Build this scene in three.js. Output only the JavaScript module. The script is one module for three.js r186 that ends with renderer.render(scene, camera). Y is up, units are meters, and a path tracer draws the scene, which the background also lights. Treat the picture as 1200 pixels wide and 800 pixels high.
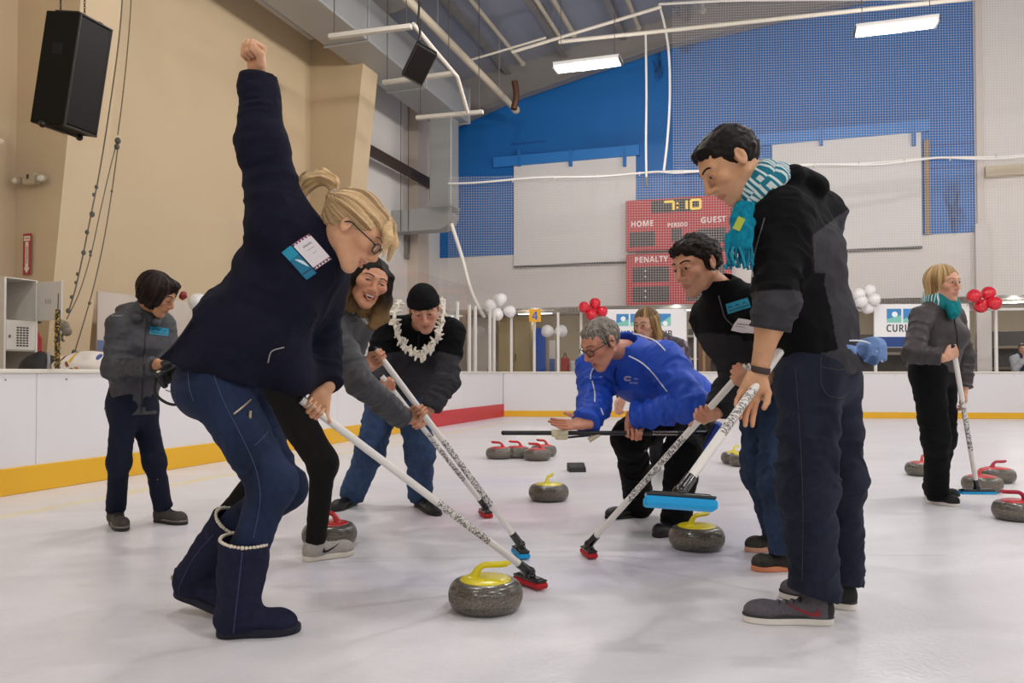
import * as THREE from 'three';
import { mergeGeometries } from 'three/addons/utils/BufferGeometryUtils.js';
import { RoundedBoxGeometry } from 'three/addons/geometries/RoundedBoxGeometry.js';
import { RectAreaLightUniformsLib } from 'three/addons/lights/RectAreaLightUniformsLib.js';
RectAreaLightUniformsLib.init();

// ---------------------------------------------------------------- camera, exposure, lights
const scene = new THREE.Scene();
scene.background = new THREE.Color(0x000000);
const F = 937, EYE = 0.92, PITCH = 1.2 * Math.PI / 180, SHIFT = 17.4;      // focal length in pixels of a 1200 x 800 picture
const camera = new THREE.PerspectiveCamera(2 * Math.atan(400 / F) * 180 / Math.PI, 1.5, 0.05, 80);
camera.position.set(0, EYE, 0);
camera.rotation.x = PITCH;
camera.setViewOffset(1200, 800, 0, -SHIFT, 1200, 800);
camera.updateProjectionMatrix();
const renderer = new THREE.WebGLRenderer({ antialias: true });
renderer.toneMapping = THREE.LinearToneMapping;
renderer.toneMappingExposure = 0.8;
renderer.shadowMap.enabled = true;

// the rink stands turned against the camera: s runs along the far wall, t along the left wall
const YAW = -18.18 * Math.PI / 180, SN = Math.sin(-YAW), CS = Math.cos(YAW);
const W3 = (s, y, t) => [s * CS + t * SN, y, s * SN - t * CS];
const LAMP_COLOUR = new THREE.Color(1.0, 0.965, 0.93);
const LAMP_POWER = 13, LAMP_GLOW = 17;             // broad light downwards, and the glow of the bare tubes to the sides
// tube lamps hanging in rows over the ice; the last two are the ones in view
const LAMPS = [];
for (const t of [14.15, 9.7, 5.2, 0.7, -6]) for (const s of [-3.2, 1.9, 7.0, 12.1]) LAMPS.push([s, 6.5, t]);

// ---------------------------------------------------------------- small helpers
let seedState = 7;
const rnd = () => { seedState = (seedState + 0x6d2b79f5) | 0; let t = Math.imul(seedState ^ (seedState >>> 15), 1 | seedState); t = (t + Math.imul(t ^ (t >>> 7), 61 | t)) ^ t; return ((t ^ (t >>> 14)) >>> 0) / 4294967296; };
const taken = {};
const numbered = (n) => { const k = taken[n] = (taken[n] ?? -1) + 1; return k ? n + '_' + String(k).padStart(3, '0') : n; };
const add = (a, b) => [a[0] + b[0], a[1] + b[1], a[2] + b[2]], sub = (a, b) => [a[0] - b[0], a[1] - b[1], a[2] - b[2]];
const mul = (a, k) => [a[0] * k, a[1] * k, a[2] * k], dot = (a, b) => a[0] * b[0] + a[1] * b[1] + a[2] * b[2];
const cross = (a, b) => [a[1] * b[2] - a[2] * b[1], a[2] * b[0] - a[0] * b[2], a[0] * b[1] - a[1] * b[0]];
const len = (a) => Math.hypot(a[0], a[1], a[2]), norm = (a) => mul(a, 1 / (len(a) || 1)), mix = (a, b, t) => [a[0] + (b[0] - a[0]) * t, a[1] + (b[1] - a[1]) * t, a[2] + (b[2] - a[2]) * t];
const along = (a, d, k) => add(a, mul(d, k));
const perp = (v, axis) => norm(sub(v, mul(axis, dot(v, axis))));
const v3 = (a) => new THREE.Vector3(a[0], a[1], a[2]);
const hex = (h) => { const c = new THREE.Color(h); return [c.r, c.g, c.b]; };

const ray = (px, py) => {                                   // measured pixel of the photograph -> direction
  const x = (px - 600) / F, y = -(py - 400 - SHIFT) / F, c = Math.cos(PITCH), s = Math.sin(PITCH);
  return [x, y * c + s, -c + y * s];
};
const at = (px, py, depth) => { const d = ray(px, py), k = depth / -d[2]; return [d[0] * k, EYE + d[1] * k, -depth]; };   // ... at a distance in front of the camera
const onIce = (px, py) => { const d = ray(px, py), k = -EYE / d[1]; return [d[0] * k, 0, d[2] * k]; };
const toST = (p) => [p[0] * CS + p[2] * SN, p[1], p[0] * SN - p[2] * CS];
const onFar = (px, py, T) => { const d = ray(px, py), k = T / (d[0] * SN - d[2] * CS); return [(d[0] * CS + d[2] * SN) * k, EYE + d[1] * k, T]; };
const onLeft = (px, py, S) => { const d = ray(px, py), k = S / (d[0] * CS + d[2] * SN); return [S, EYE + d[1] * k, (d[0] * SN - d[2] * CS) * k]; };
const onHeight = (px, py, h) => { const d = ray(px, py), k = (h - EYE) / d[1]; return toST([d[0] * k, h, d[2] * k]); };

const M = (color, roughness = 0.6, more = {}) => new THREE.MeshStandardMaterial({ color, roughness, ...more });
const shade = (o) => { o.castShadow = true; o.receiveShadow = true; return o; };
function mesh(name, geometry, material, parent = scene, top = parent === scene) {
  const o = shade(new THREE.Mesh(Array.isArray(geometry) ? merged(geometry) : geometry, material));
  o.name = top ? numbered(name) : name; parent.add(o); return o;
}
function merged(list) {
  const flat = list.map((g) => { const h = g.index ? g.toNonIndexed() : g; for (const k of Object.keys(h.attributes)) if (!['position', 'normal', 'uv'].includes(k)) h.deleteAttribute(k); return h; });
  return mergeGeometries(flat);
}
const tag = (o, label, category, group, kind) => { o.userData.label = label; if (category) o.userData.category = category; if (group) o.userData.group = group; if (kind) o.userData.kind = kind; return o; };
function thing(name, label, category, p = [0, 0, 0], group, kind) { const o = new THREE.Group(); o.name = numbered(name); o.position.set(...p); scene.add(o); return tag(o, label, category, group, kind); }
function rinkThing(name, label, category, s = 0, y = 0, t = 0, group, kind) { const o = thing(name, label, category, W3(s, y, t), group, kind); o.rotation.y = YAW; return o; }   // its own x runs along the far wall, -z along the left wall
const box = (x0, x1, y0, y1, z0, z1) => { const g = new THREE.BoxGeometry(Math.abs(x1 - x0), Math.abs(y1 - y0), Math.abs(z1 - z0)); g.translate((x0 + x1) / 2, (y0 + y1) / 2, (z0 + z1) / 2); return g; };
const rbox = (w, h, d, r = 0.01, x = 0, y = 0, z = 0, seg = 2) => { const g = new RoundedBoxGeometry(w, h, d, seg, Math.min(r, w / 2.01, h / 2.01, d / 2.01)); g.translate(x, y, z); return g; };
function bar(a, b, r, r2 = r, seg = 10) {
  const d = sub(b, a), g = new THREE.CylinderGeometry(r2, r, len(d), seg); g.translate(0, len(d) / 2, 0);
  g.applyQuaternion(new THREE.Quaternion().setFromUnitVectors(new THREE.Vector3(0, 1, 0), v3(norm(d)))); g.translate(...a); return g;
}
function beam(a, b, w, h, up = [0, 1, 0]) {                 // rectangular bar from a to b
  const d = norm(sub(b, a)), x = norm(cross(d, up)), y = cross(x, d), g = new THREE.BoxGeometry(w, h, len(sub(b, a)));
  g.applyMatrix4(new THREE.Matrix4().makeBasis(v3(x), v3(y), v3(mul(d, -1)))); const m = mix(a, b, 0.5); g.translate(...m); return g;
}
const tube = (pts, r, n = 40, seg = 8, closed = false) => new THREE.TubeGeometry(new THREE.CatmullRomCurve3(pts.map(v3), closed), n, r, seg, closed);
const ball = (p, r, sx = 1, sy = 1, sz = 1, seg = 16) => { const g = new THREE.SphereGeometry(r, seg, Math.ceil(seg * 0.7)); g.scale(sx, sy, sz); g.translate(...p); return g; };

// ---------------------------------------------------------------- noise and textures
const PERM = new Uint8Array(512); { const q = Array.from({ length: 256 }, (_, i) => i); for (let i = 255; i > 0; i--) { const j = Math.floor(rnd() * (i + 1)); [q[i], q[j]] = [q[j], q[i]]; } for (let i = 0; i < 512; i++) PERM[i] = q[i & 255]; }
const VAL = Float32Array.from({ length: 256 }, () => rnd() * 2 - 1);
function noise(x, y, z) {
  const xi = Math.floor(x), yi = Math.floor(y), zi = Math.floor(z); x -= xi; y -= yi; z -= zi;
  const u = x * x * (3 - 2 * x), v = y * y * (3 - 2 * y), w = z * z * (3 - 2 * z), X = xi & 255, Y = yi & 255, Z = zi & 255;
  const a = PERM[X], b = PERM[(X + 1) & 255], aa = PERM[a + Y], ab = PERM[a + ((Y + 1) & 255)], ba = PERM[b + Y], bb = PERM[b + ((Y + 1) & 255)], Z1 = (Z + 1) & 255;
  const l = (p, q, t) => p + (q - p) * t;
  return l(l(l(VAL[PERM[aa + Z]], VAL[PERM[ba + Z]], u), l(VAL[PERM[ab + Z]], VAL[PERM[bb + Z]], u), v), l(l(VAL[PERM[aa + Z1]], VAL[PERM[ba + Z1]], u), l(VAL[PERM[ab + Z1]], VAL[PERM[bb + Z1]], u), v), w);
}
function canvasTexture(w, h, draw, colour = true) {
  const c = document.createElement('canvas'); c.width = w; c.height = h; draw(c.getContext('2d'), w, h);
  const t = new THREE.CanvasTexture(c); if (colour) t.colorSpace = THREE.SRGBColorSpace; t.magFilter = THREE.LinearFilter; return t;
}
function dataTexture(n, f, colour) {
  const d = new Uint8Array(n * n * 4);
  for (let j = 0; j < n; j++) for (let i = 0; i < n; i++) { const c = f(i, j), k = (j * n + i) * 4; d[k] = c[0]; d[k + 1] = c[1]; d[k + 2] = c[2]; d[k + 3] = 255; }
  const t = new THREE.DataTexture(d, n, n); t.wrapS = t.wrapT = THREE.RepeatWrapping; t.magFilter = THREE.LinearFilter; t.minFilter = THREE.LinearMipmapLinearFilter; t.generateMipmaps = true;
  if (colour) t.colorSpace = THREE.SRGBColorSpace; t.needsUpdate = true; return t;
}
const grainTexture = dataTexture(256, () => { const v = 128 + (rnd() - 0.5) * 150; return [v, v, v]; });
const grain = (rep) => { const t = grainTexture.clone(); t.repeat.set(rep, rep); t.needsUpdate = true; return t; };
const uvMetres = (g, fx = [1, 0, 0.6], fy = [0, 1, 0.35]) => { const p = g.attributes.position, uv = new Float32Array(p.count * 2); for (let i = 0; i < p.count; i++) { const x = p.getX(i), y = p.getY(i), z = p.getZ(i); uv[2 * i] = x * fx[0] + y * fx[1] + z * fx[2]; uv[2 * i + 1] = x * fy[0] + y * fy[1] + z * fy[2]; } g.setAttribute('uv', new THREE.BufferAttribute(uv, 2)); return g; };
// a flat print: a plane w x h centred on its own origin, facing +z
const print = (w, h, pxw, pxh, draw, rough = 0.6, more = {}) => [new THREE.PlaneGeometry(w, h), new THREE.MeshStandardMaterial({ map: canvasTexture(pxw, pxh, draw), roughness: rough, ...more })];

// ---------------------------------------------------------------- the setting
const S0 = -8.5, T0 = 19.7, ROOF = (s) => 8.5 + 0.168 * (Math.min(s, 22 - s) + 8.5);
const struct = (name, geometry, material, label, parent = scene) => { const o = mesh(name, geometry, material, parent); if (parent === scene) { o.rotation.y = YAW; o.userData.kind = 'structure'; o.userData.label = label; } return o; };
const paintBump = { bumpMap: grain(1.3), bumpScale: 0.0012 };
const wallPaint = (c, r = 0.62) => M(c, r, paintBump);
const CREAM = wallPaint(0xc7b18f), OLIVE = wallPaint(0xb9a27c), WHITE = wallPaint(0xe3ddd7), BLUE = wallPaint(0x1169b4, 0.45), STEEL = M(0x8d8884, 0.55, paintBump), BROWN = M(0x3a2a20, 0.6), PIPE = M(0xc9bda6, 0.5), GALV = M(0xa8a9a8, 0.45, { metalness: 0.35, bumpMap: grain(6), bumpScale: 0.002 });
const B = (x0, x1, y0, y1, t0, t1) => uvMetres(box(x0, x1, y0, y1, -t0, -t1));

// ice: frozen-in rings of the house, very faint through the frosted surface, scuffs and a fine pebble
{
  const n = 2048, span = 16, hx = -0.1, hz = 5.2;
  const step = (a, b, v) => { const t = Math.max(0, Math.min(1, (v - a) / (b - a))); return t * t * (3 - 2 * t); };
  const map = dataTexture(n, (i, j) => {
    const x = (i + 0.5) / n * span - 8, d = (j + 0.5) / n * span, r = Math.hypot(x - hx, d - hz);
    const cloud = noise(x * 0.9, d * 0.9, 3) * 0.6 + noise(x * 2.7, d * 3.1, 9) * 0.3, fine = noise(x * 21, d * 21, 1) * 0.5 + (rnd() - 0.5);
    const streak = noise(x * 1.2 + d * 0.4, d * 9 - x * 3, 5);
    const red = step(0.8, 0.4, r) * (0.5 + 0.5 * cloud), blue = step(1.0, 1.5, r) * step(2.1, 1.65, r) * (0.35 + 0.6 * cloud);
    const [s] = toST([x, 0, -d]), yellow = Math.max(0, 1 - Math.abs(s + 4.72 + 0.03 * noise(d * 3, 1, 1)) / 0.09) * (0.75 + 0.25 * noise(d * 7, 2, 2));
    const seam = Math.max(0, 1 - Math.abs(d - 4.02 - x * 0.02) / 0.012) * (x > -1 && x < 2.2 ? 1 : 0) * 0.8;
    let v = 224 + cloud * 6 + streak * 3.5 + fine * 3 - seam * 30;
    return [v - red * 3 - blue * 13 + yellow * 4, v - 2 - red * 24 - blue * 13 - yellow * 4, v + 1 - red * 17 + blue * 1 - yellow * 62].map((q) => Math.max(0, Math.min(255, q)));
  }, true);
  const g = new THREE.BoxGeometry(44, 0.2, 46); g.translate(4, -0.1, -7);
  const p = g.attributes.position, uv = g.attributes.uv; for (let i = 0; i < p.count; i++) uv.setXY(i, (p.getX(i) + 8) / span, -p.getZ(i) / span);
  const bump = grainTexture.clone(); bump.repeat.set(9, 9); bump.needsUpdate = true;
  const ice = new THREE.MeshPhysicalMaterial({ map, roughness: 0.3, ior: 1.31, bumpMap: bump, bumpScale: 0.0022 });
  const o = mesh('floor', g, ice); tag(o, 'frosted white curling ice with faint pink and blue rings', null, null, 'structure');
}

// far wall: white below, blue above, open recess behind the glass
{
  const blueEdge = (onFar(527, 302, T0)[1] + onFar(1141, 272, T0)[1]) / 2, sEnd = onFar(1142, 200, T0)[0], low = 2.6;
  const gable = (s0, s1, y0, t0, t1, m, name, label, mat, parent) => {
    const sh = new THREE.Shape(); sh.moveTo(s0, y0); sh.lineTo(s1, y0); sh.lineTo(s1, ROOF(s1) + 0.1); if (s0 < 11 && s1 > 11) sh.lineTo(11, ROOF(11) + 0.1); sh.lineTo(s0, ROOF(s0) + 0.1); sh.closePath();
    const g = uvMetres(new THREE.ExtrudeGeometry(sh, { depth: t1 - t0, bevelEnabled: false })); g.translate(0, 0, -t1); return struct(name, g, mat, label, parent);
  };
  const white = struct('wall_far', B(-8.8, sEnd, low, blueEdge, T0, T0 + 0.3), WHITE, 'white lower band of the far wall');
  const blueWall = gable(-8.8, sEnd, blueEdge, T0 - 0.02, T0 + 0.3, 0, 'wall_far', 'bright blue upper gable of the far wall', BLUE);
  for (const [l, t, r, b, n, tone] of [[758, 58, 786, 98, 60, '#15233a'], [780, 44, 828, 62, 50, '#3a3128'], [1096, 210, 1140, 278, 70, '#3c3f52'], [850, 26, 880, 40, 26, '#3a3128']]) { // soot and damp stains on the sheet
    const A = onFar(l, t, T0 - 0.03), C = onFar(r, b, T0 - 0.03), g = new THREE.PlaneGeometry(C[0] - A[0], A[1] - C[1]); g.translate((A[0] + C[0]) / 2, (A[1] + C[1]) / 2, -(T0 - 0.03));
    mesh('soot_stain', g, new THREE.MeshStandardMaterial({ roughness: 0.8, transparent: true, map: canvasTexture(256, 256, (c, W, H) => { c.clearRect(0, 0, W, H); c.fillStyle = tone; for (let i = 0; i < n * 9; i++) { const a = rnd() * 6.3, q = Math.sqrt(rnd()), x = W / 2 + Math.cos(a) * q * W * 0.42 * (0.6 + 0.4 * noise(a, n, 1)), y = H / 2 + Math.sin(a) * q * H * 0.42; c.globalAlpha = 0.02 + 0.07 * rnd() * (1 - q * 0.6); c.beginPath(); c.arc(x, y, 3 + rnd() * 12, 0, 7); c.fill(); } }) }), blueWall);
  }
  gable(sEnd, 17, low, T0 - 0.02, T0 + 0.3, 0, 'wall_far', 'plain white far wall beside the blue gable', WHITE);
  struct('wall_far', B(-8.8, 17, 0, low + 0.3, 22.6, 22.9), wallPaint(0xb5a78f), 'beige back wall of the recess behind the rink glass');
  struct('ceiling', B(-8.8, 17, low, low + 0.12, T0 + 0.3, 22.6), wallPaint(0xb8b0a4), 'low soffit over the recess behind the rink glass');
  // columns and girts on the far wall
  const colS = onFar(1149, 200, T0)[0];
  struct('trim', B(colS - 0.14, colS + 0.14, 0, 4.15, T0 - 0.16, T0), M(0xdcd5cf, 0.55), 'white column cover on the far wall beside the blue gable').name = 'trim_1';
  struct('trim', B(colS - 0.09, colS + 0.05, 4.15, ROOF(colS), T0 - 0.1, T0), M(0xd8cec4, 0.55), 'slim white post above the column cover').name = 'trim_2';
  struct('trim', B(colS + 0.06, 17, onFar(1170, 208, T0)[1], onFar(1170, 196, T0)[1], T0 - 0.2, T0), M(0xcfc0a0, 0.6), 'cream ledge on the white far wall').name = 'trim_3';
  const girt = (pxa, pya, pxb, h, n, label) => { const a = onFar(pxa, pya, T0), b = onFar(pxb, pya, T0); struct('trim', B(a[0], b[0], a[1] - h, a[1], T0 - 0.14, T0), M(0x2a7ecb, 0.45), label).name = n; };
  girt(580, 186, 750, 0.26, 'trim_4', 'blue box girt above the white screen left of the scoreboard');
  girt(868, 161, 1088, 0.26, 'trim_5', 'blue box girt above the white screen right of the scoreboard');
  for (const [i, [px, py, px2]] of [[600, 170, 640], [790, 192, 870], [1090, 172, 1141]].entries()) { const a = onFar(px, py, T0), b = onFar(px2, py, T0); struct('trim', mergeGeometries([0, 0.3, 0.5].map((k) => B(a[0], b[0], a[1] - k, a[1] - k + 0.03, T0 - 0.05, T0))), M(0x1a57a6, 0.5), 'thin blue sheet ribs on the blue gable').name = 'trim_' + (6 + i); }
  for (const [i, px] of [[0, 610], [1, 670], [2, 733], [3, 962], [4, 1070]]) { const a = onFar(px, px > 800 ? 161 : 186, T0); struct('trim', B(a[0] - 0.04, a[0] + 0.04, a[1] - 0.22, a[1] + 0.22, T0 - 0.155, T0), M(0x2273c0, 0.5), 'narrow blue bracket plate on the blue girt').name = 'trim_' + (9 + i); }
  // soot marks are matter on the blue sheet: small thin flaked patches
  const screen = (l, r, t, b, label) => {
    const a = onFar(l, t, T0), c = onFar(r, b, T0), o = rinkThing('projection_screen', label, 'screen', (a[0] + c[0]) / 2, c[1], T0 - 0.05, 'white screens on the far wall'), w = c[0] - a[0], h = a[1] - c[1];
    mesh('screen_sheet', rbox(w, h, 0.05, 0.01, 0, h / 2, 0), M(0xe6e2de, 0.7, paintBump), o); mesh('bottom_rail', rbox(w, 0.05, 0.09, 0.015, 0, -0.02, 0.01), M(0x5a5550, 0.5), o); mesh('top_rail', rbox(w, 0.06, 0.08, 0.015, 0, h + 0.02, 0), M(0xcfc9c2, 0.5), o);
  };
  screen(603, 746, 194, 306, 'white projection screen between the grey duct and the red scoreboard');
  screen(905, 1080, 168, 289, 'white projection screen between the red scoreboard and the white column');
  const e = onFar(1085, 165, T0), e2 = onFar(1085, 275, T0); struct('trim', B(e[0] - 0.05, e[0] + 0.05, e2[1], e[1], T0 - 0.1, T0), M(0x9a8263, 0.7), 'tan upright at the edge of the white screen').name = 'trim_14';
  // haunched end rafter: grey web under the roof
  const lowEdge = [[520, 153], [602, 116], [720, 75], [780, 55], [880, 31], [1007, 1], [1142, -40]].map(([x, y]) => onFar(x, y, T0 - 0.25));
  const sh = new THREE.Shape(); lowEdge.forEach((q, i) => (i ? sh.lineTo(q[0], q[1]) : sh.moveTo(q[0], q[1]))); const lastS = lowEdge.at(-1)[0]; sh.lineTo(lastS, ROOF(lastS) + 0.05); sh.lineTo(lowEdge[0][0], ROOF(lowEdge[0][0]) + 0.05); sh.closePath();
  const g = uvMetres(new THREE.ExtrudeGeometry(sh, { depth: 0.12, bevelEnabled: false })); g.translate(0, 0, -(T0 - 0.13));
  struct('trim', g, STEEL, 'grey haunched steel rafter along the top of the blue gable').name = 'trim_15';
  struct('trim', mergeGeometries(lowEdge.slice(1).map((q, i) => { const a = lowEdge[i]; return uvMetres(beam([a[0], a[1], -(T0 - 0.25)], [q[0], q[1], -(T0 - 0.25)], 0.3, 0.03)); })), STEEL, 'grey bottom flange of the end rafter').name = 'trim_16';
}
// left wall with its tapered columns
{
  struct('wall_left', B(S0 - 0.3, S0, 0, 7.5, -12.5, 13.7), CREAM, 'tall cream side wall behind the rink glass');
  { const w = onLeft(506, 220, S0), y0 = w[1] - 0.35, y1 = w[1] + 0.3, t0 = 18.45, t1 = 19.3; struct('wall_left', mergeGeometries([B(S0 - 0.3, S0, 0, y0, 13.7, T0 + 3), B(S0 - 0.3, S0, y1, 8.6, 13.7, T0 + 3), B(S0 - 0.3, S0, y0, y1, 13.7, t0), B(S0 - 0.3, S0, y0, y1, t1, T0 + 3), B(S0 - 1.5, S0 - 0.3, y0 - 0.1, y0, t0, t1), B(S0 - 1.5, S0 - 0.3, y1, y1 + 0.1, t0, t1), B(S0 - 1.5, S0 - 0.3, y0, y1, t0 - 0.1, t0), B(S0 - 1.5, S0 - 0.3, y0, y1, t1, t1 + 0.1), B(S0 - 1.6, S0 - 1.5, y0, y1, t0, t1)]), WHITE, 'white side wall past the second tapered column, with a small opening'); }
  struct('wall_left', B(S0 - 0.5, S0 - 0.3, 7.5, 8.6, -12.5, 13.7), CREAM, 'set-back strip of cream wall above the side wall ledge');
  struct('trim', B(S0, S0 + 0.1, 7.36, 7.55, -12.5, 13.35), M(0xdcd6cf, 0.5), 'white ledge along the top of the cream side wall').name = 'trim_17';
  struct('trim', B(S0 - 0.1, S0 + 0.35, 7.85, 8.2, -12.5, 13.35), M(0xb9b4ae, 0.6), 'pale grey eave strip above the cream side wall').name = 'trim_18';
  for (const [i, t] of [[0, 7.1], [1, 13.4]]) {
    const sh = new THREE.Shape(), f = (y) => S0 + 0.38 + 0.11 * y; sh.moveTo(S0, 0); sh.lineTo(f(0), 0); sh.lineTo(f(7.1), 7.1); sh.lineTo(f(7.1) - 0.25, 7.5); sh.lineTo(S0, 7.5); sh.closePath();
    const g = uvMetres(new THREE.ExtrudeGeometry(sh, { depth: 0.6, bevelEnabled: false })); g.translate(0, 0, -t - 0.6);
    struct('trim', g, CREAM, i ? 'cream tapered wall column beside the grey duct' : 'cream tapered wall column behind the black loudspeaker').name = 'trim_' + (19 + i);
  }
  struct('trim', B(S0, S0 + 0.28, 0, ROOF(S0) - 0.4, 17.7, 18.35), M(0xd0c2b4, 0.6), 'pale pilaster on the white side wall behind the duct').name = 'trim_21';
  const b0 = onLeft(432, 172, S0 + 0.5), b1 = onLeft(504, 222, S0 + 0.5); struct('trim', uvMetres(beam([S0 + 0.4, b0[1], -b0[2] + 0.6], [S0 + 0.4, b0[1] + 0.0, -T0 + 0.4], 0.12, 0.2)), BROWN, 'dark brown steel beam along the white side wall').name = 'trim_22';
  const v = onLeft(479, 283, S0); const vo = rinkThing('wall_vent', 'small grey vent below the duct on the white wall', 'vent', S0 + 0.03, v[1], v[2]); mesh('vent_frame', rbox(0.06, 0.9, 0.55, 0.01), M(0x8a857e, 0.6), vo); mesh('vent_slot', rbox(0.03, 0.6, 0.3, 0.005, 0.025, 0, 0), M(0x6d6861, 0.6), vo);
}
// closing walls and roof
struct('wall_right', B(17, 17.3, 0, 10.5, -12.8, T0 + 3), WHITE, 'white side wall far to the right');
struct('wall_back', B(-8.8, 17.3, 0, 12.2, -12.8, -12.5), WHITE, 'white wall behind the photographer');
{
  const roof = (s0, s1) => { const sh = new THREE.Shape(); sh.moveTo(s0, ROOF(s0)); sh.lineTo(s1, ROOF(s1)); sh.lineTo(s1, ROOF(s1) + 0.25); sh.lineTo(s0, ROOF(s0) + 0.25); sh.closePath(); const g = uvMetres(new THREE.ExtrudeGeometry(sh, { depth: T0 + 3 + 13, bevelEnabled: false }), [0, 0, 1], [1, 0, 0]); g.translate(0, 0, -(T0 + 3)); return g; };
  const deck = struct('ceiling', mergeGeometries([roof(-9.2, 11), roof(11, 17.4)]), M(0xa2a5b0, 0.45, { metalness: 0.2, bumpMap: grain(0.5), bumpScale: 0.01 }), 'sloping grey sheet metal roof with purlins');
  for (let k = 0; k < 10; k++) { const s = -8 + k * 1.5; const m = mesh('purlin', [B(s - 0.04, s + 0.04, ROOF(s) - 0.2, ROOF(s), -12, T0), B(s - 0.04, s + 0.1, ROOF(s) - 0.21, ROOF(s) - 0.19, -12, T0)], STEEL, deck); }
  for (const t of [7.1, 13.4]) { const sh = new THREE.Shape(); sh.moveTo(-8.5, ROOF(-8.5) - 1.1); sh.lineTo(-4, ROOF(-4) - 0.75); sh.lineTo(11, ROOF(11) - 0.7); sh.lineTo(11, ROOF(11) - 0.2); sh.lineTo(-8.5, ROOF(-8.5) - 0.2); sh.closePath(); const g = uvMetres(new THREE.ExtrudeGeometry(sh, { depth: 0.05, bevelEnabled: false })); g.translate(0, 0, -t - 0.3); mesh('rafter', g, STEEL, deck); }
}
// ---------------------------------------------------------------- lamps
const LAMP_WHITE = M(0xf2f0ec, 0.5), TUBE = new THREE.MeshStandardMaterial({ color: 0xffffff, emissive: LAMP_COLOUR, emissiveIntensity: 3.2, roughness: 0.6 });
LAMPS.forEach(([s, y, t], i) => {
  const label = i === 0 ? 'lit tube lamp hanging in front of the grey rafter' : i === 1 ? 'lit tube lamp hanging in front of the blue gable behind netting' : 'lit tube lamp hanging from the roof over the near ice';
  const o = rinkThing('tube_lamp', label, 'lamp', s, y, t, i > 1 ? 'tube lamps over the near ice' : undefined);
  mesh('lamp_housing', rbox(1.24, 0.07, 0.36, 0.02, 0, 0.06, 0), LAMP_WHITE, o);
  for (const z of [-0.085, 0.085]) mesh('lamp_tube', rbox(1.18, 0.05, 0.13, 0.02, 0, 0.01, z), TUBE, o);
  for (const x of [-0.61, 0.61]) mesh('end_cap', rbox(0.02, 0.1, 0.36, 0.008, x, 0.03, 0), M(0x4a4845, 0.5), o);
  for (const x of [-0.5, 0.5]) mesh('hanger_wire', bar([x, 0.09, 0], [x, ROOF(s) - y, 0], 0.006), M(0x555250, 0.6), o);
  const l = new THREE.RectAreaLight(LAMP_COLOUR, LAMP_POWER, 1.2, 0.36); l.position.set(0, -0.03, 0); l.rotation.x = -Math.PI / 2; o.add(l);
  const q = new THREE.PointLight(LAMP_COLOUR, LAMP_GLOW, 0, 2); q.position.set(0, -0.12, 0); q.castShadow = true; q.shadow.radius = 6; o.add(q);
});
for (const s of [-6.2, -2.4, 1.4, 5.2, 9]) { // fill lamps added under the soffit to brighten the recess
  const o = rinkThing('added_soffit_lamp', 'added fill lamp under the low soffit behind the far glass', 'lamp', s, 2.55, 20.9, 'fill lamps added under the soffit'); mesh('lamp_housing', rbox(1.0, 0.05, 0.14, 0.015, 0, 0.02, 0), LAMP_WHITE, o); mesh('lamp_tube', rbox(0.96, 0.03, 0.08, 0.012, 0, -0.012, 0), TUBE, o);
  const l = new THREE.RectAreaLight(LAMP_COLOUR, 9, 0.96, 0.1); l.position.set(0, -0.035, 0); l.rotation.x = -Math.PI / 2; o.add(l); const q = new THREE.PointLight(LAMP_COLOUR, 1.6, 0, 2); q.position.set(0, -0.1, 0); q.castShadow = true; q.shadow.radius = 3; o.add(q);
}
// unlit battens over the duct
for (const [x0, y0, x1, y1, h, label] of [[386, 43, 482, 31, 6.2, 'white unlit batten near the tapered column top'], [449, 97, 531, 86, 6.2, 'white unlit batten behind the small black loudspeaker'], [488, 138, 566, 131, 5.9, 'white unlit batten beside the duct and blue gable']]) {
  const a = onHeight(x0, y0, h), b = onHeight(x1, y1, h), o = rinkThing('batten_lamp', label, 'lamp', a[0], h, a[2]);
  const e = [b[0] - a[0], 0, -(b[2] - a[2])]; mesh('batten_body', uvMetres(beam([0, 0, 0], e, 0.085, 0.065)), M(0xd8d2c8, 0.5), o); for (const k of [0.06, 0.94]) mesh('hanger_wire', bar(mul(e, k), add(mul(e, k), [0, ROOF(a[0]) - h, 0]), 0.008), M(0x4a4642, 0.6), o);
}
// pipes under the roof, running along the rink (px, py of the far end, height, radius)
for (const [px, py, h, r, label] of [[604, 128, 7.3, 0.075, 'thick cream sprinkler pipe running under the roof beside the small loudspeaker'], [612, 74, 8.6, 0.05, 'cream pipe under the roof next to the thick cream pipe'], [659, 48, 8.7, 0.045, 'slim cream pipe under the roof left of the lit tube lamp'], [672, 40, 9.0, 0.06, 'cream pipe under the roof above the lit tube lamp'], [748, 32, 9.2, 0.05, 'short cream pipe under the roof above the blue gable'], [824, 12, 9.2, 0.05, 'cream pipe under the roof beside the hanging white hose']]) {
  const e = onHeight(px, py, h), o = rinkThing('ceiling_pipe', label, 'pipe', e[0], h, e[2]); mesh('pipe_run', bar([0, 0, 0], [0, 0, 14], r), PIPE, o); mesh('pipe_cap', bar([0, 0, -0.06], [0, 0, 0.03], r * 1.3), PIPE, o);
  for (let k = 0; k < 3; k++) mesh('pipe_hanger', bar([0, 0, 1.2 + k * 3.5], [0, ROOF(e[0]) - h, 1.2 + k * 3.5], 0.01), STEEL, o);
}
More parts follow.
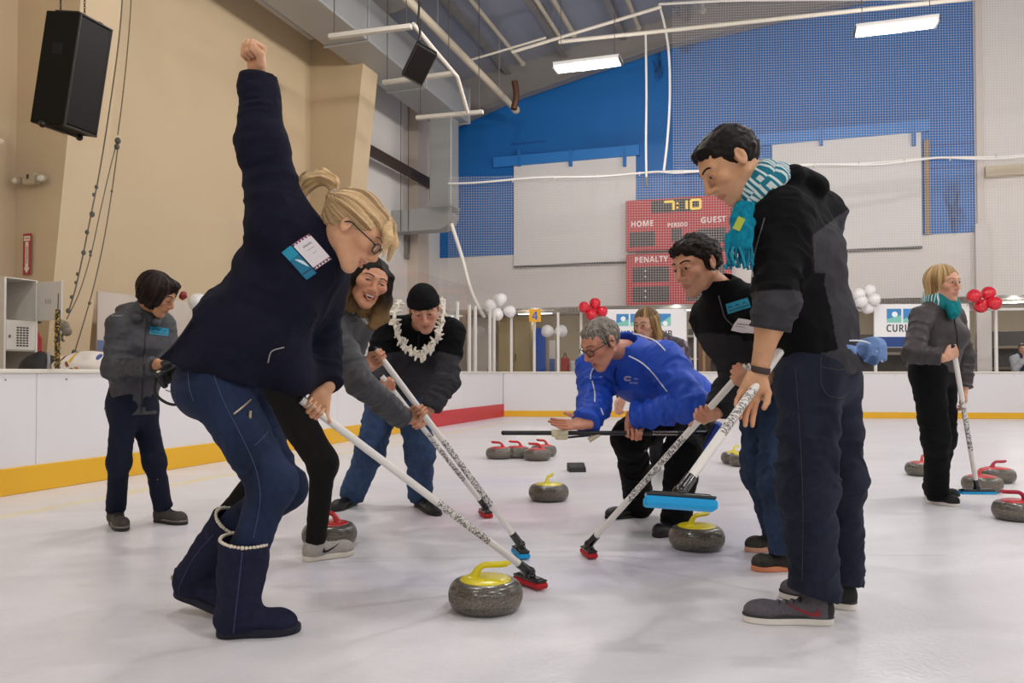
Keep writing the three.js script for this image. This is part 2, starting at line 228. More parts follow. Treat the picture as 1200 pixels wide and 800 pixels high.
for (const [pts, h, r, label] of [[[[600, 61], [775, 8]], 8.6, 0.035, 'thin cream branch pipe crossing under the roof'], [[[655, 49], [1140, -2]], 7.3, 0.04, 'long white conduit crossing in front of the blue gable top'], [[[552, 70], [640, 44]], 8.2, 0.025, 'thin pale pipe crossing behind the thick cream pipe']]) {
  const a = onFar(pts[0][0], pts[0][1], 15.6), b = onFar(pts[1][0], pts[1][1], 15.6), o = rinkThing('cross_pipe', label, 'pipe', a[0], a[1], 15.6); mesh('pipe_run', bar([0, 0, 0], [b[0] - a[0], b[1] - a[1], 0], r), M(0xd4ccbe, 0.5), o);
}
{ // conduit linking the battens
  const pts = [[484, 28, 12.2], [512, 62, 13], [536, 90, 14], [548, 131, 15]].map(([x, y, d]) => at(x, y, d)), o = thing('conduit', 'white conduit stepping down past the small black loudspeaker', 'pipe', pts[0]);
  for (let i = 0; i < 3; i++) mesh('conduit_run', bar(sub(pts[i], pts[0]), sub(pts[i + 1], pts[0]), 0.035), M(0xd8d0c4, 0.5), o);
  const q = [[603, 95, 17.5], [605, 112, 17.5], [602, 128, 17.5]].map(([x, y, d]) => at(x, y, d)), p = thing('copper_elbow', 'short rusty brown pipe elbow at the end of the thick cream pipe', 'pipe', q[0]);
  mesh('pipe_bend', tube(q.map((v) => sub(v, q[0])), 0.07, 12), M(0x5a3a28, 0.5, { metalness: 0.4 }), p);
}
// galvanised duct: along the wall, down and back to the wall
{
  const o = rinkThing('air_duct', 'large galvanised air duct along the wall, dropping beside the blue gable', 'duct', 0, 0, 0);
  const TD = 16.8, s0 = onFar(503, 200, TD)[0], s1 = onFar(529, 200, TD)[0], y1 = onFar(510, 138, TD)[1], m0 = s0 - 0.12, m1 = s1 + 0.2;
  const seg = (x0, x1, y0, y1_, t0, t1) => { const g = rbox(Math.abs(x1 - x0), Math.abs(y1_ - y0), Math.abs(t1 - t0), 0.03, (x0 + x1) / 2, (y0 + y1_) / 2, -(t0 + t1) / 2); return uvMetres(g); };
  for (let k = 0; k < 6; k++) mesh('duct_section', seg(m0, m1, y1, y1 + 0.8, 2.7 + k * 2.45, 2.7 + k * 2.45 + 2.42), GALV, o);
  for (let k = 0; k < 7; k++) mesh('duct_flange', seg(m0 - 0.03, m1 + 0.03, y1 - 0.03, y1 + 0.83, 2.7 + k * 2.45 - 0.03, 2.7 + k * 2.45 + 0.02), GALV, o);
  const yb = onFar(522, 268, TD)[1]; mesh('duct_drop', seg(s0, s1, yb + 0.35, y1 + 0.6, TD, TD + 0.45), GALV, o);
  const el = new THREE.Shape(); el.moveTo(s0, yb + 0.5); el.lineTo(s1, yb + 0.5); el.lineTo(s1, yb + 0.35); el.absarc(s1 - 0.35, yb + 0.35, 0.35, 0, -Math.PI / 2, true); el.lineTo(S0 - 0.05, yb); el.lineTo(S0 - 0.05, yb + 0.5); el.closePath();
  const g = uvMetres(new THREE.ExtrudeGeometry(el, { depth: 0.45, bevelEnabled: false, curveSegments: 10 })); g.translate(0, 0, -TD - 0.45); mesh('duct_elbow', g, GALV, o);
  mesh('duct_flange', seg(s0 - 0.03, s1 + 0.03, yb + 0.5, yb + 0.55, TD - 0.03, TD + 0.48), GALV, o);
  for (const [px, py] of [[470, 250], [479, 250]]) { const q = onFar(px, py, TD); mesh('duct_hanger', bar([q[0], yb, -TD + 0.02], [q[0], ROOF(q[0]), -TD + 0.02], 0.007), M(0x3c3a38, 0.6), o); }
}

// ---------------------------------------------------------------- rink boards and glass
const BOARD = M(0xdddbdd, 0.38, { bumpMap: grain(2), bumpScale: 0.0006 }), KICK = M(0xe2ad1c, 0.42, { bumpMap: grain(2), bumpScale: 0.001 }), KICKRED = M(0xc02532, 0.42), CAP = M(0xd9d4c8, 0.4);
const GLASS = new THREE.MeshPhysicalMaterial({ color: 0xffffff, transmission: 1, roughness: 0.03, thickness: 0, ior: 1.25 });
function boardRun(label, a, b, kick, segs, cut = []) {       // a, b on the ice: [x, depth]; children share the frame of the run
  const A = [a[0], 0, -a[1]], Bv = [b[0], 0, -b[1]], L = len(sub(Bv, A)), o = thing('rink_board', label, 'rink board', A, 'rink boards'); o.rotation.y = Math.atan2(-(Bv[2] - A[2]), Bv[0] - A[0]);
  const n = Math.max(1, Math.round(L / 2.4));
  for (let i = 0; i < n; i++) { const w = L / n; mesh('board_panel', uvMetres(rbox(w - 0.003, 0.93, 0.09, 0.006, (i + 0.5) * w, 0.465, -0.05)), BOARD, o); mesh('panel_bolt', [0.12, 0.5, 0.88].map((k) => ball([(i + k) * w, 0.87, 0], 0.008, 1, 1, 0.5, 8)), M(0x77716a, 0.5), o); }
  let x = 0; for (const [x0, x1] of [...cut, [L, L]]) { if (x0 > x) mesh('kick_plate', rbox(x0 - x, kick, 0.03, 0.008, (x + x0) / 2, kick / 2, 0), KICK, o); if (x1 > x0) mesh('kick_plate', rbox(x1 - x0, kick * 1.3, 0.035, 0.008, (x0 + x1) / 2, kick * 0.65, 0), KICKRED, o); x = x1; }
  mesh('cap_rail', rbox(L, 0.035, 0.13, 0.01, L / 2, 0.935, -0.05), CAP, o); return [o, L];
}
const ST = (s, t) => { const w = W3(s, 0, t); return [w[0], -w[2]]; };
const [boardLeft, leftLen] = boardRun('white rink board with yellow kick plate along the cream wall', ST(-5.48, -2), ST(-5.48, 16.1), 0.205, 8, [[14.25, 18.1]]);
const farA = ST(-5.48, 16.1), farB = [13.5, 15.75], [boardFar, farLen] = boardRun('white rink board with yellow kick plate across the far end', farA, farB, 0.125, 6, [[3.95, 4.95]]);
{ // glass on the left boards
  const o = rinkThing('rink_glass', 'tall clear rink glass standing on the side board', 'glass', -5.53, 0.957, 0), t1 = onLeft(133, 300, -5.53)[2];
  for (const [t0, tE, h] of [[t1 - 2.4, t1 - 0.02, 1.9], [t1, t1 + 1.8, 1.62], [t1 + 1.82, t1 + 3.62, 1.62], [t1 + 3.64, t1 + 5.44, 1.62], [t1 + 5.46, t1 + 7.26, 1.62], [t1 + 7.28, 16, 1.62]]) mesh('glass_pane', box(-0.006, 0.006, 0, h, -t0, -tE), GLASS, o);
}
{ // glass and posts on the far boards
  const o = thing('rink_glass', 'row of clear rink glass panes between white posts on the far board', 'glass', [farA[0], 0.957, -farA[1]]); o.rotation.y = boardFar.rotation.y;
  const along_ = (px) => { const d = ray(px, 430), dx = farB[0] - farA[0], dz = -(farB[1] - farA[1]); const det = d[0] * -dz + d[2] * dx; const k = (farA[0] * -dz + -farA[1] * dx) / det; return Math.hypot(d[0] * k - farA[0], d[2] * k + farA[1]); };
  const posts = [599, 626, 654, 681, 712, 742, 775, 815, 852, 890, 930, 975, 1027, 1076, 1124, 1169, 1215].map(along_), post = M(0xd9d6d2, 0.4);
  const h = 1.22; let prev = 0.05; for (const p of posts) { mesh('glass_pane', box(prev + 0.02, p - 0.02, 0, h, -0.056, -0.044), GLASS, o); mesh('post', rbox(0.055, h + 0.06, 0.06, 0.01, p, h / 2, -0.05), post, o); prev = p; }
  mesh('top_rail', rbox(posts.at(-1) - posts[7], 0.05, 0.06, 0.012, (posts.at(-1) + posts[7]) / 2, h + 0.03, -0.05), post, o);
  const left = scene.getObjectByName('rink_glass'), th = [520, 536, 550, 557, 574, 579].map((px) => onLeft(px, 400, -5.53)[2]);
  for (const t of th) mesh('post', rbox(0.055, 1.3, 0.055, 0.01, 0, 0.62, -t), post, left);
}
// netting above the far glass: knotted cord, cells of five centimetres
{
  const o = thing('safety_net', 'fine pale safety netting hung in front of the far wall', 'net', [farA[0], 0, -farA[1] - 0.25]); o.rotation.y = boardFar.rotation.y; o.userData.kind = 'stuff';
  const cord = M(0xcac6c6, 0.8), g = [], L = farLen, cell = 0.055, w = 0.0041, x0 = -1.2, split = 3.62, low = 2.2, mid = 5.2, top = 9.6;
  for (let x = x0; x < L; x += cell) g.push(box(x, x + w, low, x > split ? top : mid + (x - x0) * 0.0, 0, w)); for (let y = low; y < top; y += cell) g.push(box(y > mid ? split : x0, L, y, y + w, 0, w));
  mesh('net_cord', g, cord, o);
  const r = thing('net_rope', 'white rope sagging along the net across the far wall', 'rope', [farA[0], 0, -farA[1] - 0.15]); r.rotation.y = boardFar.rotation.y;
  for (const k of [0, 1]) { const p = []; for (let x = x0; x <= L; x += 0.3) p.push([x, 5.18 + 0.028 * (x - 4) - (k ? (x > 3.4 ? 0.045 * Math.abs(Math.sin(x * 1.4)) : 0.0) : 0) + 0.02 * Math.sin(x * 2.3), k * 0.02]); mesh('rope_strand', tube(p, 0.022, 160, 6), M(0xe6e2de, 0.7), r); }
  for (let x = 0.2; x < L; x += 0.9) mesh('rope_tie', rbox(0.02, 0.09, 0.06, 0.006, x, 5.17 + 0.028 * (x - 4), 0.01), M(0xcfcac4, 0.7), r);
}
{ // hanging white hoses in front of the blue gable
  const h1 = [[1142, -1], [900, 0], [850, 1], [772, 5], [776, 18], [783, 55], [785, 110], [782, 165], [778, 200]].map(([x, y]) => at(x, y, 16.6)), o = thing('hanging_hose', 'white hose hanging along the edge of the netting', 'hose', h1.at(-1)); mesh('hose_run', tube(h1.slice(3).map((p) => sub(p, h1.at(-1))), 0.026, 60), M(0xe4dfd8, 0.5), o); mesh('hose_run', tube(h1.slice(0, 4).map((p) => sub(p, h1.at(-1))), 0.03, 30), M(0xe4dfd8, 0.5), o);
  const h2 = [[756.5, 40], [757, 65], [757.5, 115], [757, 165], [757.5, 212]].map(([x, y]) => at(x, y, 16.8)), p = thing('hanging_hose', 'thin white hose with a dark tip hanging beside the scoreboard', 'hose', h2.at(-1)); mesh('hose_run', tube(h2.map((q) => sub(q, h2.at(-1))), 0.024, 40), M(0xe4dfd8, 0.5), p); mesh('hose_tip', bar([0, -0.12, 0], [0, 0.08, 0], 0.025), M(0x6a6764, 0.5), p);
  const h3 = [[529, 262], [541, 300], [552, 340], [562, 362], [568, 372]].map(([x, y]) => at(x, y, 17.2)), q = thing('hanging_hose', 'white hose sloping from the duct down to the white balloons', 'hose', h3.at(-1)); mesh('hose_run', tube(h3.map((z) => sub(z, h3.at(-1))), 0.04, 40), M(0xe8e3dc, 0.5), q);
}

// ---------------------------------------------------------------- curling stones
const graniteTexture = dataTexture(512, (i, j) => { const a = noise(i * 0.25, j * 0.25, 1), b = noise(i * 0.6, j * 0.6, 4), c = rnd(), v = 104 + a * 34 + b * 30 + (c > 0.93 ? 60 : 0) - (c < 0.12 ? 50 : 0); return [v * 1.04, v, v * 0.93].map((q) => Math.max(8, Math.min(255, q))); }, true);
const granite = (rep) => { const t = graniteTexture.clone(); t.repeat.set(rep, rep * 0.3); t.needsUpdate = true; return t; };
const POLISHED = new THREE.MeshPhysicalMaterial({ map: granite(1), roughness: 0.28, clearcoat: 0.35, clearcoatRoughness: 0.15 }), BAND = M(0xffffff, 0.8, { map: granite(1) });
BAND.color.setRGB(1.0, 0.97, 0.93); POLISHED.color.setRGB(0.62, 0.6, 0.56);
const YELLOW = new THREE.MeshPhysicalMaterial({ color: 0xe0cf10, roughness: 0.3, clearcoat: 0.4 }), RED = new THREE.MeshPhysicalMaterial({ color: 0xc41f22, roughness: 0.3, clearcoat: 0.4 }), CRIMSON = new THREE.MeshPhysicalMaterial({ color: 0xa8163a, roughness: 0.35 });
const lathe = (pts, seg = 48) => new THREE.LatheGeometry(pts.map(([r, y]) => new THREE.Vector2(r, y)), seg);
const arcs = (f, a, b, n) => Array.from({ length: n + 1 }, (_, i) => f(a + (b - a) * i / n));
const prof = (a) => { const r = 0.082 + 0.063 * Math.pow(Math.max(0, Math.cos(a)), 0.62), y = 0.058 + 0.058 * Math.sign(Math.sin(a)) * Math.pow(Math.abs(Math.sin(a)), 0.9); return [r, y]; };
const stoneBody = mergeGeometries([lathe([[0.001, 0.004], [0.06, 0.004], [0.066, 0.0], ...arcs(prof, -1.57, -0.26, 12)]), lathe([...arcs(prof, 0.26, 1.57, 12), [0.0, 0.1165]])]), stoneBand = lathe(arcs(prof, -0.26, 0.26, 6).map(([r, y]) => [r + 0.0004, y]));
const stoneDisc = lathe([[0.1, 0.113], [0.1, 0.1165], [0.094, 0.121], [0.07, 0.1265], [0.03, 0.129], [0.0, 0.1295]], 40);
const stoneHandle = (() => {
  const c = new THREE.CatmullRomCurve3([[-0.052, 0.118, 0], [-0.04, 0.136, 0], [-0.026, 0.158, 0], [-0.006, 0.17, 0], [0.03, 0.1715, 0], [0.07, 0.172, 0], [0.096, 0.176, 0]].map(v3)), g = new THREE.TubeGeometry(c, 36, 0.0125, 12), p = g.attributes.position;
  for (let i = 0; i < p.count; i++) { const u = Math.floor(i / 13) / 36, ct = c.getPoint(u), k = u < 0.3 ? 1.7 - u * 2.3 : u > 0.93 ? 1 - (u - 0.93) * 9 : 1; p.setXYZ(i, ct.x + (p.getX(i) - ct.x) * k, ct.y + (p.getY(i) - ct.y) * k, ct.z + (p.getZ(i) - ct.z) * k * (u < 0.35 ? 0.85 : 1)); }
  g.computeVertexNormals(); return mergeGeometries([g.toNonIndexed(), ball([0.0935, 0.1756, 0], 0.0075, 1, 1, 1, 10).toNonIndexed(), ball([-0.05, 0.121, 0], 0.026, 1.4, 0.45, 0.9).toNonIndexed()]);
})();
function stone(px, py, m, turn, label, group, handle = m) {      // px: middle, py: nearest point of its foot on the ice
  const f = onIce(px, py), d = norm([f[0], 0, f[2]]), o = thing('curling_stone', label, 'curling stone', along(f, d, 0.085), group); o.rotation.y = turn;
  mesh('granite_body', stoneBody, POLISHED, o); mesh('striking_band', stoneBand, BAND, o); const c = mesh('handle_disc', stoneDisc, m, o); mesh('handle', stoneHandle, handle, c); return o;
}
stone(569, 721, YELLOW, 0.15, 'yellow handled curling stone in front of the broom of the woman in navy');
stone(816.5, 646, YELLOW, 0.6, 'yellow handled curling stone below the raised blue broom pad');
stone(643, 588, YELLOW, 1.2, 'yellow handled curling stone before the black rubber foothold');
stone(862, 544, YELLOW, 0.9, 'yellow handled curling stone behind another yellow one beside blue jeans');
stone(872, 547, YELLOW, 0.4, 'yellow handled curling stone in front of another yellow one beside blue jeans');
stone(386, 642, RED, 2.95, 'red handled curling stone behind the pale grey sneaker');
stone(585, 538, RED, 2.7, 'red handled curling stone at the end of the red handled row by the yellow stone');
stone(606, 537, RED, 2.8, 'red handled curling stone in the middle of the red handled row');
stone(629.5, 540, RED, 2.9, 'red handled curling stone in front of another at the row end');
stone(637, 535, RED, 2.5, 'red handled curling stone half hidden at the back of the red handled row');
stone(1081, 558, RED, 1.0, 'red handled curling stone behind the legs of the woman in teal scarf');
stone(1151, 577, RED, 0.5, 'red handled curling stone directly behind the upright blue broom pad');
stone(1168, 566, RED, 0.2, 'red handled curling stone with crimson grip behind the one at the broom', undefined, CRIMSON);
stone(1193, 611, RED, 2.9, 'red handled curling stone with crimson grip alone in front of the other two', undefined, CRIMSON);

// ---------------------------------------------------------------- brooms
const SHAFT = M(0xe6e3de, 0.35), HOUSING = new THREE.MeshPhysicalMaterial({ color: 0x0b0b0e, roughness: 0.25, clearcoat: 0.5 }), RUBBER = M(0x101012, 0.6), PADBLUE = M(0x0f9ad8, 0.75), PADRED = M(0xb5121d, 0.7);
const shaftPrint = M(0xffffff, 0.4, { map: canvasTexture(128, 512, (c, w, h) => { c.fillStyle = '#e2dfda'; c.fillRect(0, 0, w, h); c.strokeStyle = '#4b4a4c'; c.lineWidth = 2.4; for (let i = 0; i < 420; i++) { const x = rnd() * w, y = rnd() * h; c.beginPath(); c.moveTo(x, y); for (let k = 0; k < 3; k++) c.lineTo(x + (rnd() - 0.5) * 26, y + (rnd() - 0.5) * 18); c.stroke(); } }) });
const shaftWord = (text, dark, light) => M(0xffffff, 0.4, { map: canvasTexture(128, 256, (c, w, h) => { c.fillStyle = light; c.fillRect(0, 0, w, h); c.fillStyle = dark; c.translate(w / 2, h / 2); c.rotate(-Math.PI / 2); c.textAlign = 'center'; c.textBaseline = 'middle'; c.font = 'bold 30px sans-serif'; for (const k of [-48, -16, 16, 48]) c.fillText(text, 0, k, h * 0.94); }) });
function tubeBetween(a, b, r, m, name, parent, base) { return mesh(name, bar(sub(a, base), sub(b, base), r, r, 20), m, parent); }
function broom(label, top, joint, { axis, up = [0, 1, 0], pad = PADBLUE, size = [0.19, 0.062], printed = [0.45, 0.78], shaft = SHAFT, r = 0.0155, padH = 0.026, gap = 0.055 }) {
  const u = norm(up), X = perp(axis, u), Z = cross(X, u), centre = along(joint, u, -gap), base = centre, o = thing('curling_broom', label, 'broom', base);
  const at_ = (k) => mix(top, joint, k); const segs = printed ? [[0, printed[0], shaft], [printed[0], printed[1], printed[2] ?? shaftPrint], [printed[1], 1, shaft]] : [[0, 1, shaft]];
  for (const [k0, k1, m] of segs) tubeBetween(at_(k0), at_(k1), r, m, m === shaft ? 'shaft' : 'printed_shaft', o, base);
  mesh('end_cap', ball(sub(top, base), r * 1.02, 1, 1, 1, 12), RUBBER, o);
  const place = (g) => g.applyMatrix4(new THREE.Matrix4().makeBasis(v3(X), v3(u), v3(Z)));
  const hs = new THREE.Shape(), L = size[0] / 2, Wd = size[1] / 2; // housing: low domed shell, narrower on top
  const hg = rbox(size[0] * 0.97, 0.03, size[1] * 0.97, 0.012, 0, padH + 0.012, 0, 4), p = hg.attributes.position; for (let i = 0; i < p.count; i++) { const y = p.getY(i); if (y > padH + 0.012) { const k = Math.abs(p.getX(i)) / L; p.setXYZ(i, p.getX(i) * 0.9, y - 0.014 * k * k, p.getZ(i) * 0.7); } } hg.computeVertexNormals();
  mesh('housing', place(hg), HOUSING, o); mesh('pad', place(rbox(size[0], padH, size[1], 0.011, 0, padH / 2, 0, 4)), pad, o);
  mesh('socket', [bar(sub(along(joint, norm(sub(top, joint)), 0.07), base), sub(joint, base), r * 1.22, r * 1.35, 16), ball(sub(joint, base), r * 1.6, 1, 1, 1, 14), bar(sub(joint, base), mul(u, padH + 0.01), r * 1.3, r * 1.9, 14)], HOUSING, o);
  return { top, joint, o, dir: norm(sub(joint, top)) };
}
const BR = {};
{
  const ic = (px, py, h) => { const p = onIce(px, py); return [p[0], h, p[2]]; };
  BR.A = broom('white curling broom held low by the woman in navy, red pad', at(353, 468, 3.02), ic(621, 687, 0.062), { axis: [0.55, 0, 0.8], pad: PADRED, printed: [0.56, 0.8] });
  BR.B = broom('white curling broom held by the woman in grey, blue pad', at(440, 410, 3.92), ic(610, 652, 0.06), { axis: [0.25, 0, 1], printed: [0.46, 0.8], size: [0.17, 0.06] });
  BR.C = broom('white curling broom of the man with the flower garland, red pad', at(447, 440, 4.75), ic(569, 605, 0.06), { axis: [0.3, 0, 1], pad: PADRED, printed: [0.42, 0.78], size: [0.17, 0.06] });
  BR.D = broom('white curling broom held by the man in black fleece, red pad', at(876, 428, 3.45), ic(690, 652, 0.06), { axis: [0.2, 0, 1], pad: PADRED, printed: [0.36, 0.72], size: [0.15, 0.055] });
  BR.E = broom('white curling broom with large raised blue pad above the ice', at(914, 412, 2.84), at(797, 577, 2.5), { axis: [1, -0.06, 0.1], up: [0.08, 0.95, -0.26], pad: PADBLUE, size: [0.222, 0.085], printed: [0.3, 0.62], padH: 0.032, gap: 0.05 });
  BR.G = broom('white curling broom standing upright beside the woman in teal scarf', at(1117, 406, 5.1), at(1145, 571, 5.5), { axis: [1, 0, 0.05], pad: PADBLUE, size: [0.235, 0.07], printed: [0.36, 0.72], gap: 0.045, padH: 0.02 });
  BR.F = broom('black carbon curling broom carried level by the man in blue', at(590, 507, 4.3), at(829, 507.5, 4.42), { axis: [0.5, 0.75, 0.35], up: [-0.85, 0.5, -0.3], pad: M(0x1c3f9c, 0.6), size: [0.17, 0.07], shaft: M(0x151517, 0.35), r: 0.0125, printed: [0.7, 0.87, shaftWord('Performance', '#ead9cc', '#1b1a1b')], padH: 0.03, gap: 0.045 });
  // cream tape around the level shaft
  const c = mix(BR.F.top, BR.F.joint, 0.27), o = thing('tape_wrap', 'cream tape wrap round the black shaft below an open hand', 'tape', c); mesh('tape_roll', [bar([-0.045, 0, 0], [0.045, 0, 0.002], 0.019, 0.019, 14), rbox(0.07, 0.03, 0.03, 0.01, 0.01, -0.022, 0), rbox(0.025, 0.02, 0.04, 0.006, -0.03, -0.01, 0.01)], M(0xd8cfae, 0.7), o);
  const a = at(664, 512.5, 4.36), b = at(708, 505, 4.36), st = thing('measuring_stick', 'thin stick with a pale end behind the black level broom', 'stick', a); mesh('stick_shaft', bar([0, 0, 0], sub(at(692, 510, 4.35), a), 0.006), RUBBER, st); mesh('stick_end', bar(sub(at(690, 516, 4.36), a), sub(at(702, 508, 4.36), a), 0.015), M(0xd9cdb0, 0.6), st);
}
// ---------------------------------------------------------------- balloons
const balloonGeo = lathe([[0.0005, -1.16], [0.09, -1.2], [0.06, -1.1], [0.16, -1.04], [0.45, -0.86], [0.76, -0.55], [0.95, -0.15], [1, 0.15], [0.93, 0.5], [0.72, 0.8], [0.4, 0.97], [0.0, 1.02]].map(([r, y]) => [r, y]), 24);
const balloonMat = { white: new THREE.MeshPhysicalMaterial({ color: 0xe9e6e6, roughness: 0.3, clearcoat: 0.3 }), red: new THREE.MeshPhysicalMaterial({ color: 0xd2142c, roughness: 0.22, clearcoat: 0.5 }), blue: new THREE.MeshPhysicalMaterial({ color: 0x1f7ee0, roughness: 0.15, metalness: 0.45, clearcoat: 0.6 }) };
function balloons(kind, depth, r, list, where, group) {
  const cx = list.reduce((a, q) => a + q[0], 0) / list.length, cy = list.reduce((a, q) => a + q[1], 0) / list.length;
  list.forEach(([px, py], i) => {
    const q = at(px, py, depth + (i % 2) * r * 0.9 - r * 0.4), o = thing('balloon', where, 'balloon', q, list.length > 1 ? group : undefined);
    const b = mesh('balloon_skin', balloonGeo, balloonMat[kind], o); b.scale.set(r, r, r); const out = sub(q, at(cx, cy, depth)); if (list.length > 1) b.quaternion.setFromUnitVectors(new THREE.Vector3(0, 1, 0), v3(norm(add(out, [0, 0.03, 0]))));
    const knot = sub(at(cx, cy, depth), q), s = mesh('string', tube([mul(knot, 0.9), add(mul(knot, 1), [0.01, -0.12, 0]), add(knot, [-0.01, -0.35, 0])], 0.003, 8, 5), M(0xd8c9a0, 0.6), o);
  });
}
balloons('white', 16.85, 0.13, [[574, 358], [587, 351], [583, 368], [597, 365]], 'white balloon in the bunch tied beside the white hose end', 'white balloons by the hose');
balloons('white', 17.6, 0.14, [[642, 388], [657, 388]], 'white balloon behind the glass near the sign with a 4', 'white balloons behind the glass');
balloons('red', 16.7, 0.12, [[685, 360], [697, 356], [693, 368], [705, 365]], 'red balloon in the bunch above the grey haired man', 'red balloons over the grey haired man');
balloons('white', 16.12, 0.125, [[1007, 345], [1019, 341], [1024, 351], [1017, 360], [1010, 353]], 'white balloon in the bunch at the corner of the club banner', 'white balloons by the banner');
balloons('red', 15.93, 0.137, [[1142, 347], [1158, 344], [1165, 355], [1150, 358]], 'red balloon in the bunch beside the woman in teal scarf', 'red balloons beside the woman');
balloons('blue', 16.45, 0.12, [[822, 358], [817, 370], [828, 371]], 'shiny blue balloon between the club banner and the man in black', 'blue balloons by the man in black');
balloons('white', 9.6, 0.115, [[232, 355]], 'single white balloon against the cream wall');

// ---------------------------------------------------------------- scoreboard
{
  const l = onFar(734, 236, T0 - 0.2), r = onFar(857, 231, T0 - 0.2), bt = onFar(734, 358, T0 - 0.2), w = r[0] - l[0], H = l[1] - bt[1], o = rinkThing('scoreboard', 'red scoreboard showing 7:10 with home, guest and penalty panels', 'scoreboard', (l[0] + r[0]) / 2, bt[1], T0 - 0.2);
  const red = '#c03a3c', hp = H * 0.485, face = (y0, draw, name) => { mesh(name, rbox(w, hp, 0.14, 0.012, 0, y0 + hp / 2, 0), M(0xb53234, 0.5), o); const [g, m] = print(w * 0.985, hp * 0.985, 1024, Math.round(1024 * hp / w), draw, 0.5); g.translate(0, y0 + hp / 2, 0.0725); mesh('panel_print', g, m, o.children.at(-1)); };
  const text = (c, s, x, y, px, W = '#f1e8e4') => { c.fillStyle = W; c.font = 'bold ' + px + 'px sans-serif'; c.textAlign = 'center'; c.textBaseline = 'middle'; c.fillText(s, x, y); };
  face(H - hp, (c, W, Hh) => { c.fillStyle = red; c.fillRect(0, 0, W, Hh); text(c, 'HOME', 0.155 * W, 0.47 * Hh, 80); text(c, 'GUEST', 0.84 * W, 0.47 * Hh, 80); text(c, 'PERIOD', 0.5 * W, 0.53 * Hh, 56); }, 'upper_panel');
  face(0, (c, W, Hh) => { c.fillStyle = red; c.fillRect(0, 0, W, Hh); text(c, 'PENALTY', 0.24 * W, 0.11 * Hh, 80); text(c, 'PENALTY', 0.76 * W, 0.11 * Hh, 80); }, 'lower_panel');
  const perf = dataTexture(64, (i, j) => { const d = Math.hypot((i % 16) - 8, (j % 16) - 8); return d < 4.5 ? [40, 36, 34] : [84, 74, 70]; }, true); perf.repeat.set(5, 5);
  const win = M(0xffffff, 0.6, { map: perf }), window_ = (x0, x1, y0, y1) => { const g = uvMetres(rbox((x1 - x0) * w, (y1 - y0) * hp, 0.02, 0.004, ((x0 + x1) / 2 - 0.5) * w, 0, 0.076)); return g; };
  for (const [x0, x1, y0, y1, up] of [[0.25, 0.72, 0.72, 0.965, 1], [0.035, 0.285, 0.08, 0.37, 1], [0.44, 0.54, 0.15, 0.4, 1], [0.69, 0.95, 0.08, 0.37, 1], [0.065, 0.42, 0.44, 0.74, 0], [0.065, 0.42, 0.05, 0.36, 0], [0.58, 0.94, 0.44, 0.74, 0], [0.58, 0.94, 0.05, 0.36, 0]]) { const g = window_(x0, x1, y0, y1); g.translate(0, (up ? H - hp : 0) + (y0 + y1) / 2 * hp, 0); mesh('digit_window', g, win, o); }
  const LIT = new THREE.MeshStandardMaterial({ color: 0x332a10, emissive: 0xffd860, emissiveIntensity: 1.15 }), LITW = new THREE.MeshStandardMaterial({ color: 0x555555, emissive: 0xf5efe6, emissiveIntensity: 0.7 });
  const segs = { a: [0, 1, 1, 1], b: [1, 0.5, 1, 1], c: [1, 0, 1, 0.5], d: [0, 0, 1, 0], e: [0, 0, 0, 0.5], f: [0, 0.5, 0, 1] };
  const digit = (cx, str) => { const dw = 0.088 * w, dh = 0.165 * hp, y = H - hp + 0.76 * hp, x = (cx - 0.5) * w - dw / 2, g = [...str].map((k) => { const [x0, y0, x1, y1] = segs[k]; return beam([x + x0 * dw, y + y0 * dh, 0.09], [x + x1 * dw + (x0 === x1 && y0 === y1 ? 0.001 : 0), y + y1 * dh, 0.09], 0.055, 0.02, [0, 0, 1]); }); mesh('lit_digit', g, LIT, o); };
  digit(0.42, 'abc'); digit(0.545, 'bc'); digit(0.672, 'abcdef');
  mesh('lit_colon', [ball([(0.5 - 0.5) * w, H - hp + 0.8 * hp, 0.09], 0.026), ball([0, H - hp + 0.88 * hp, 0.09], 0.026)], LIT, o);
  for (const y of [0.55, 0.66, 0.15, 0.27]) mesh('colon_lamp', [ball([(0.19 - 0.5) * w, y * hp, 0.09], 0.022, 1, 1, 0.6)], LITW, o);
}
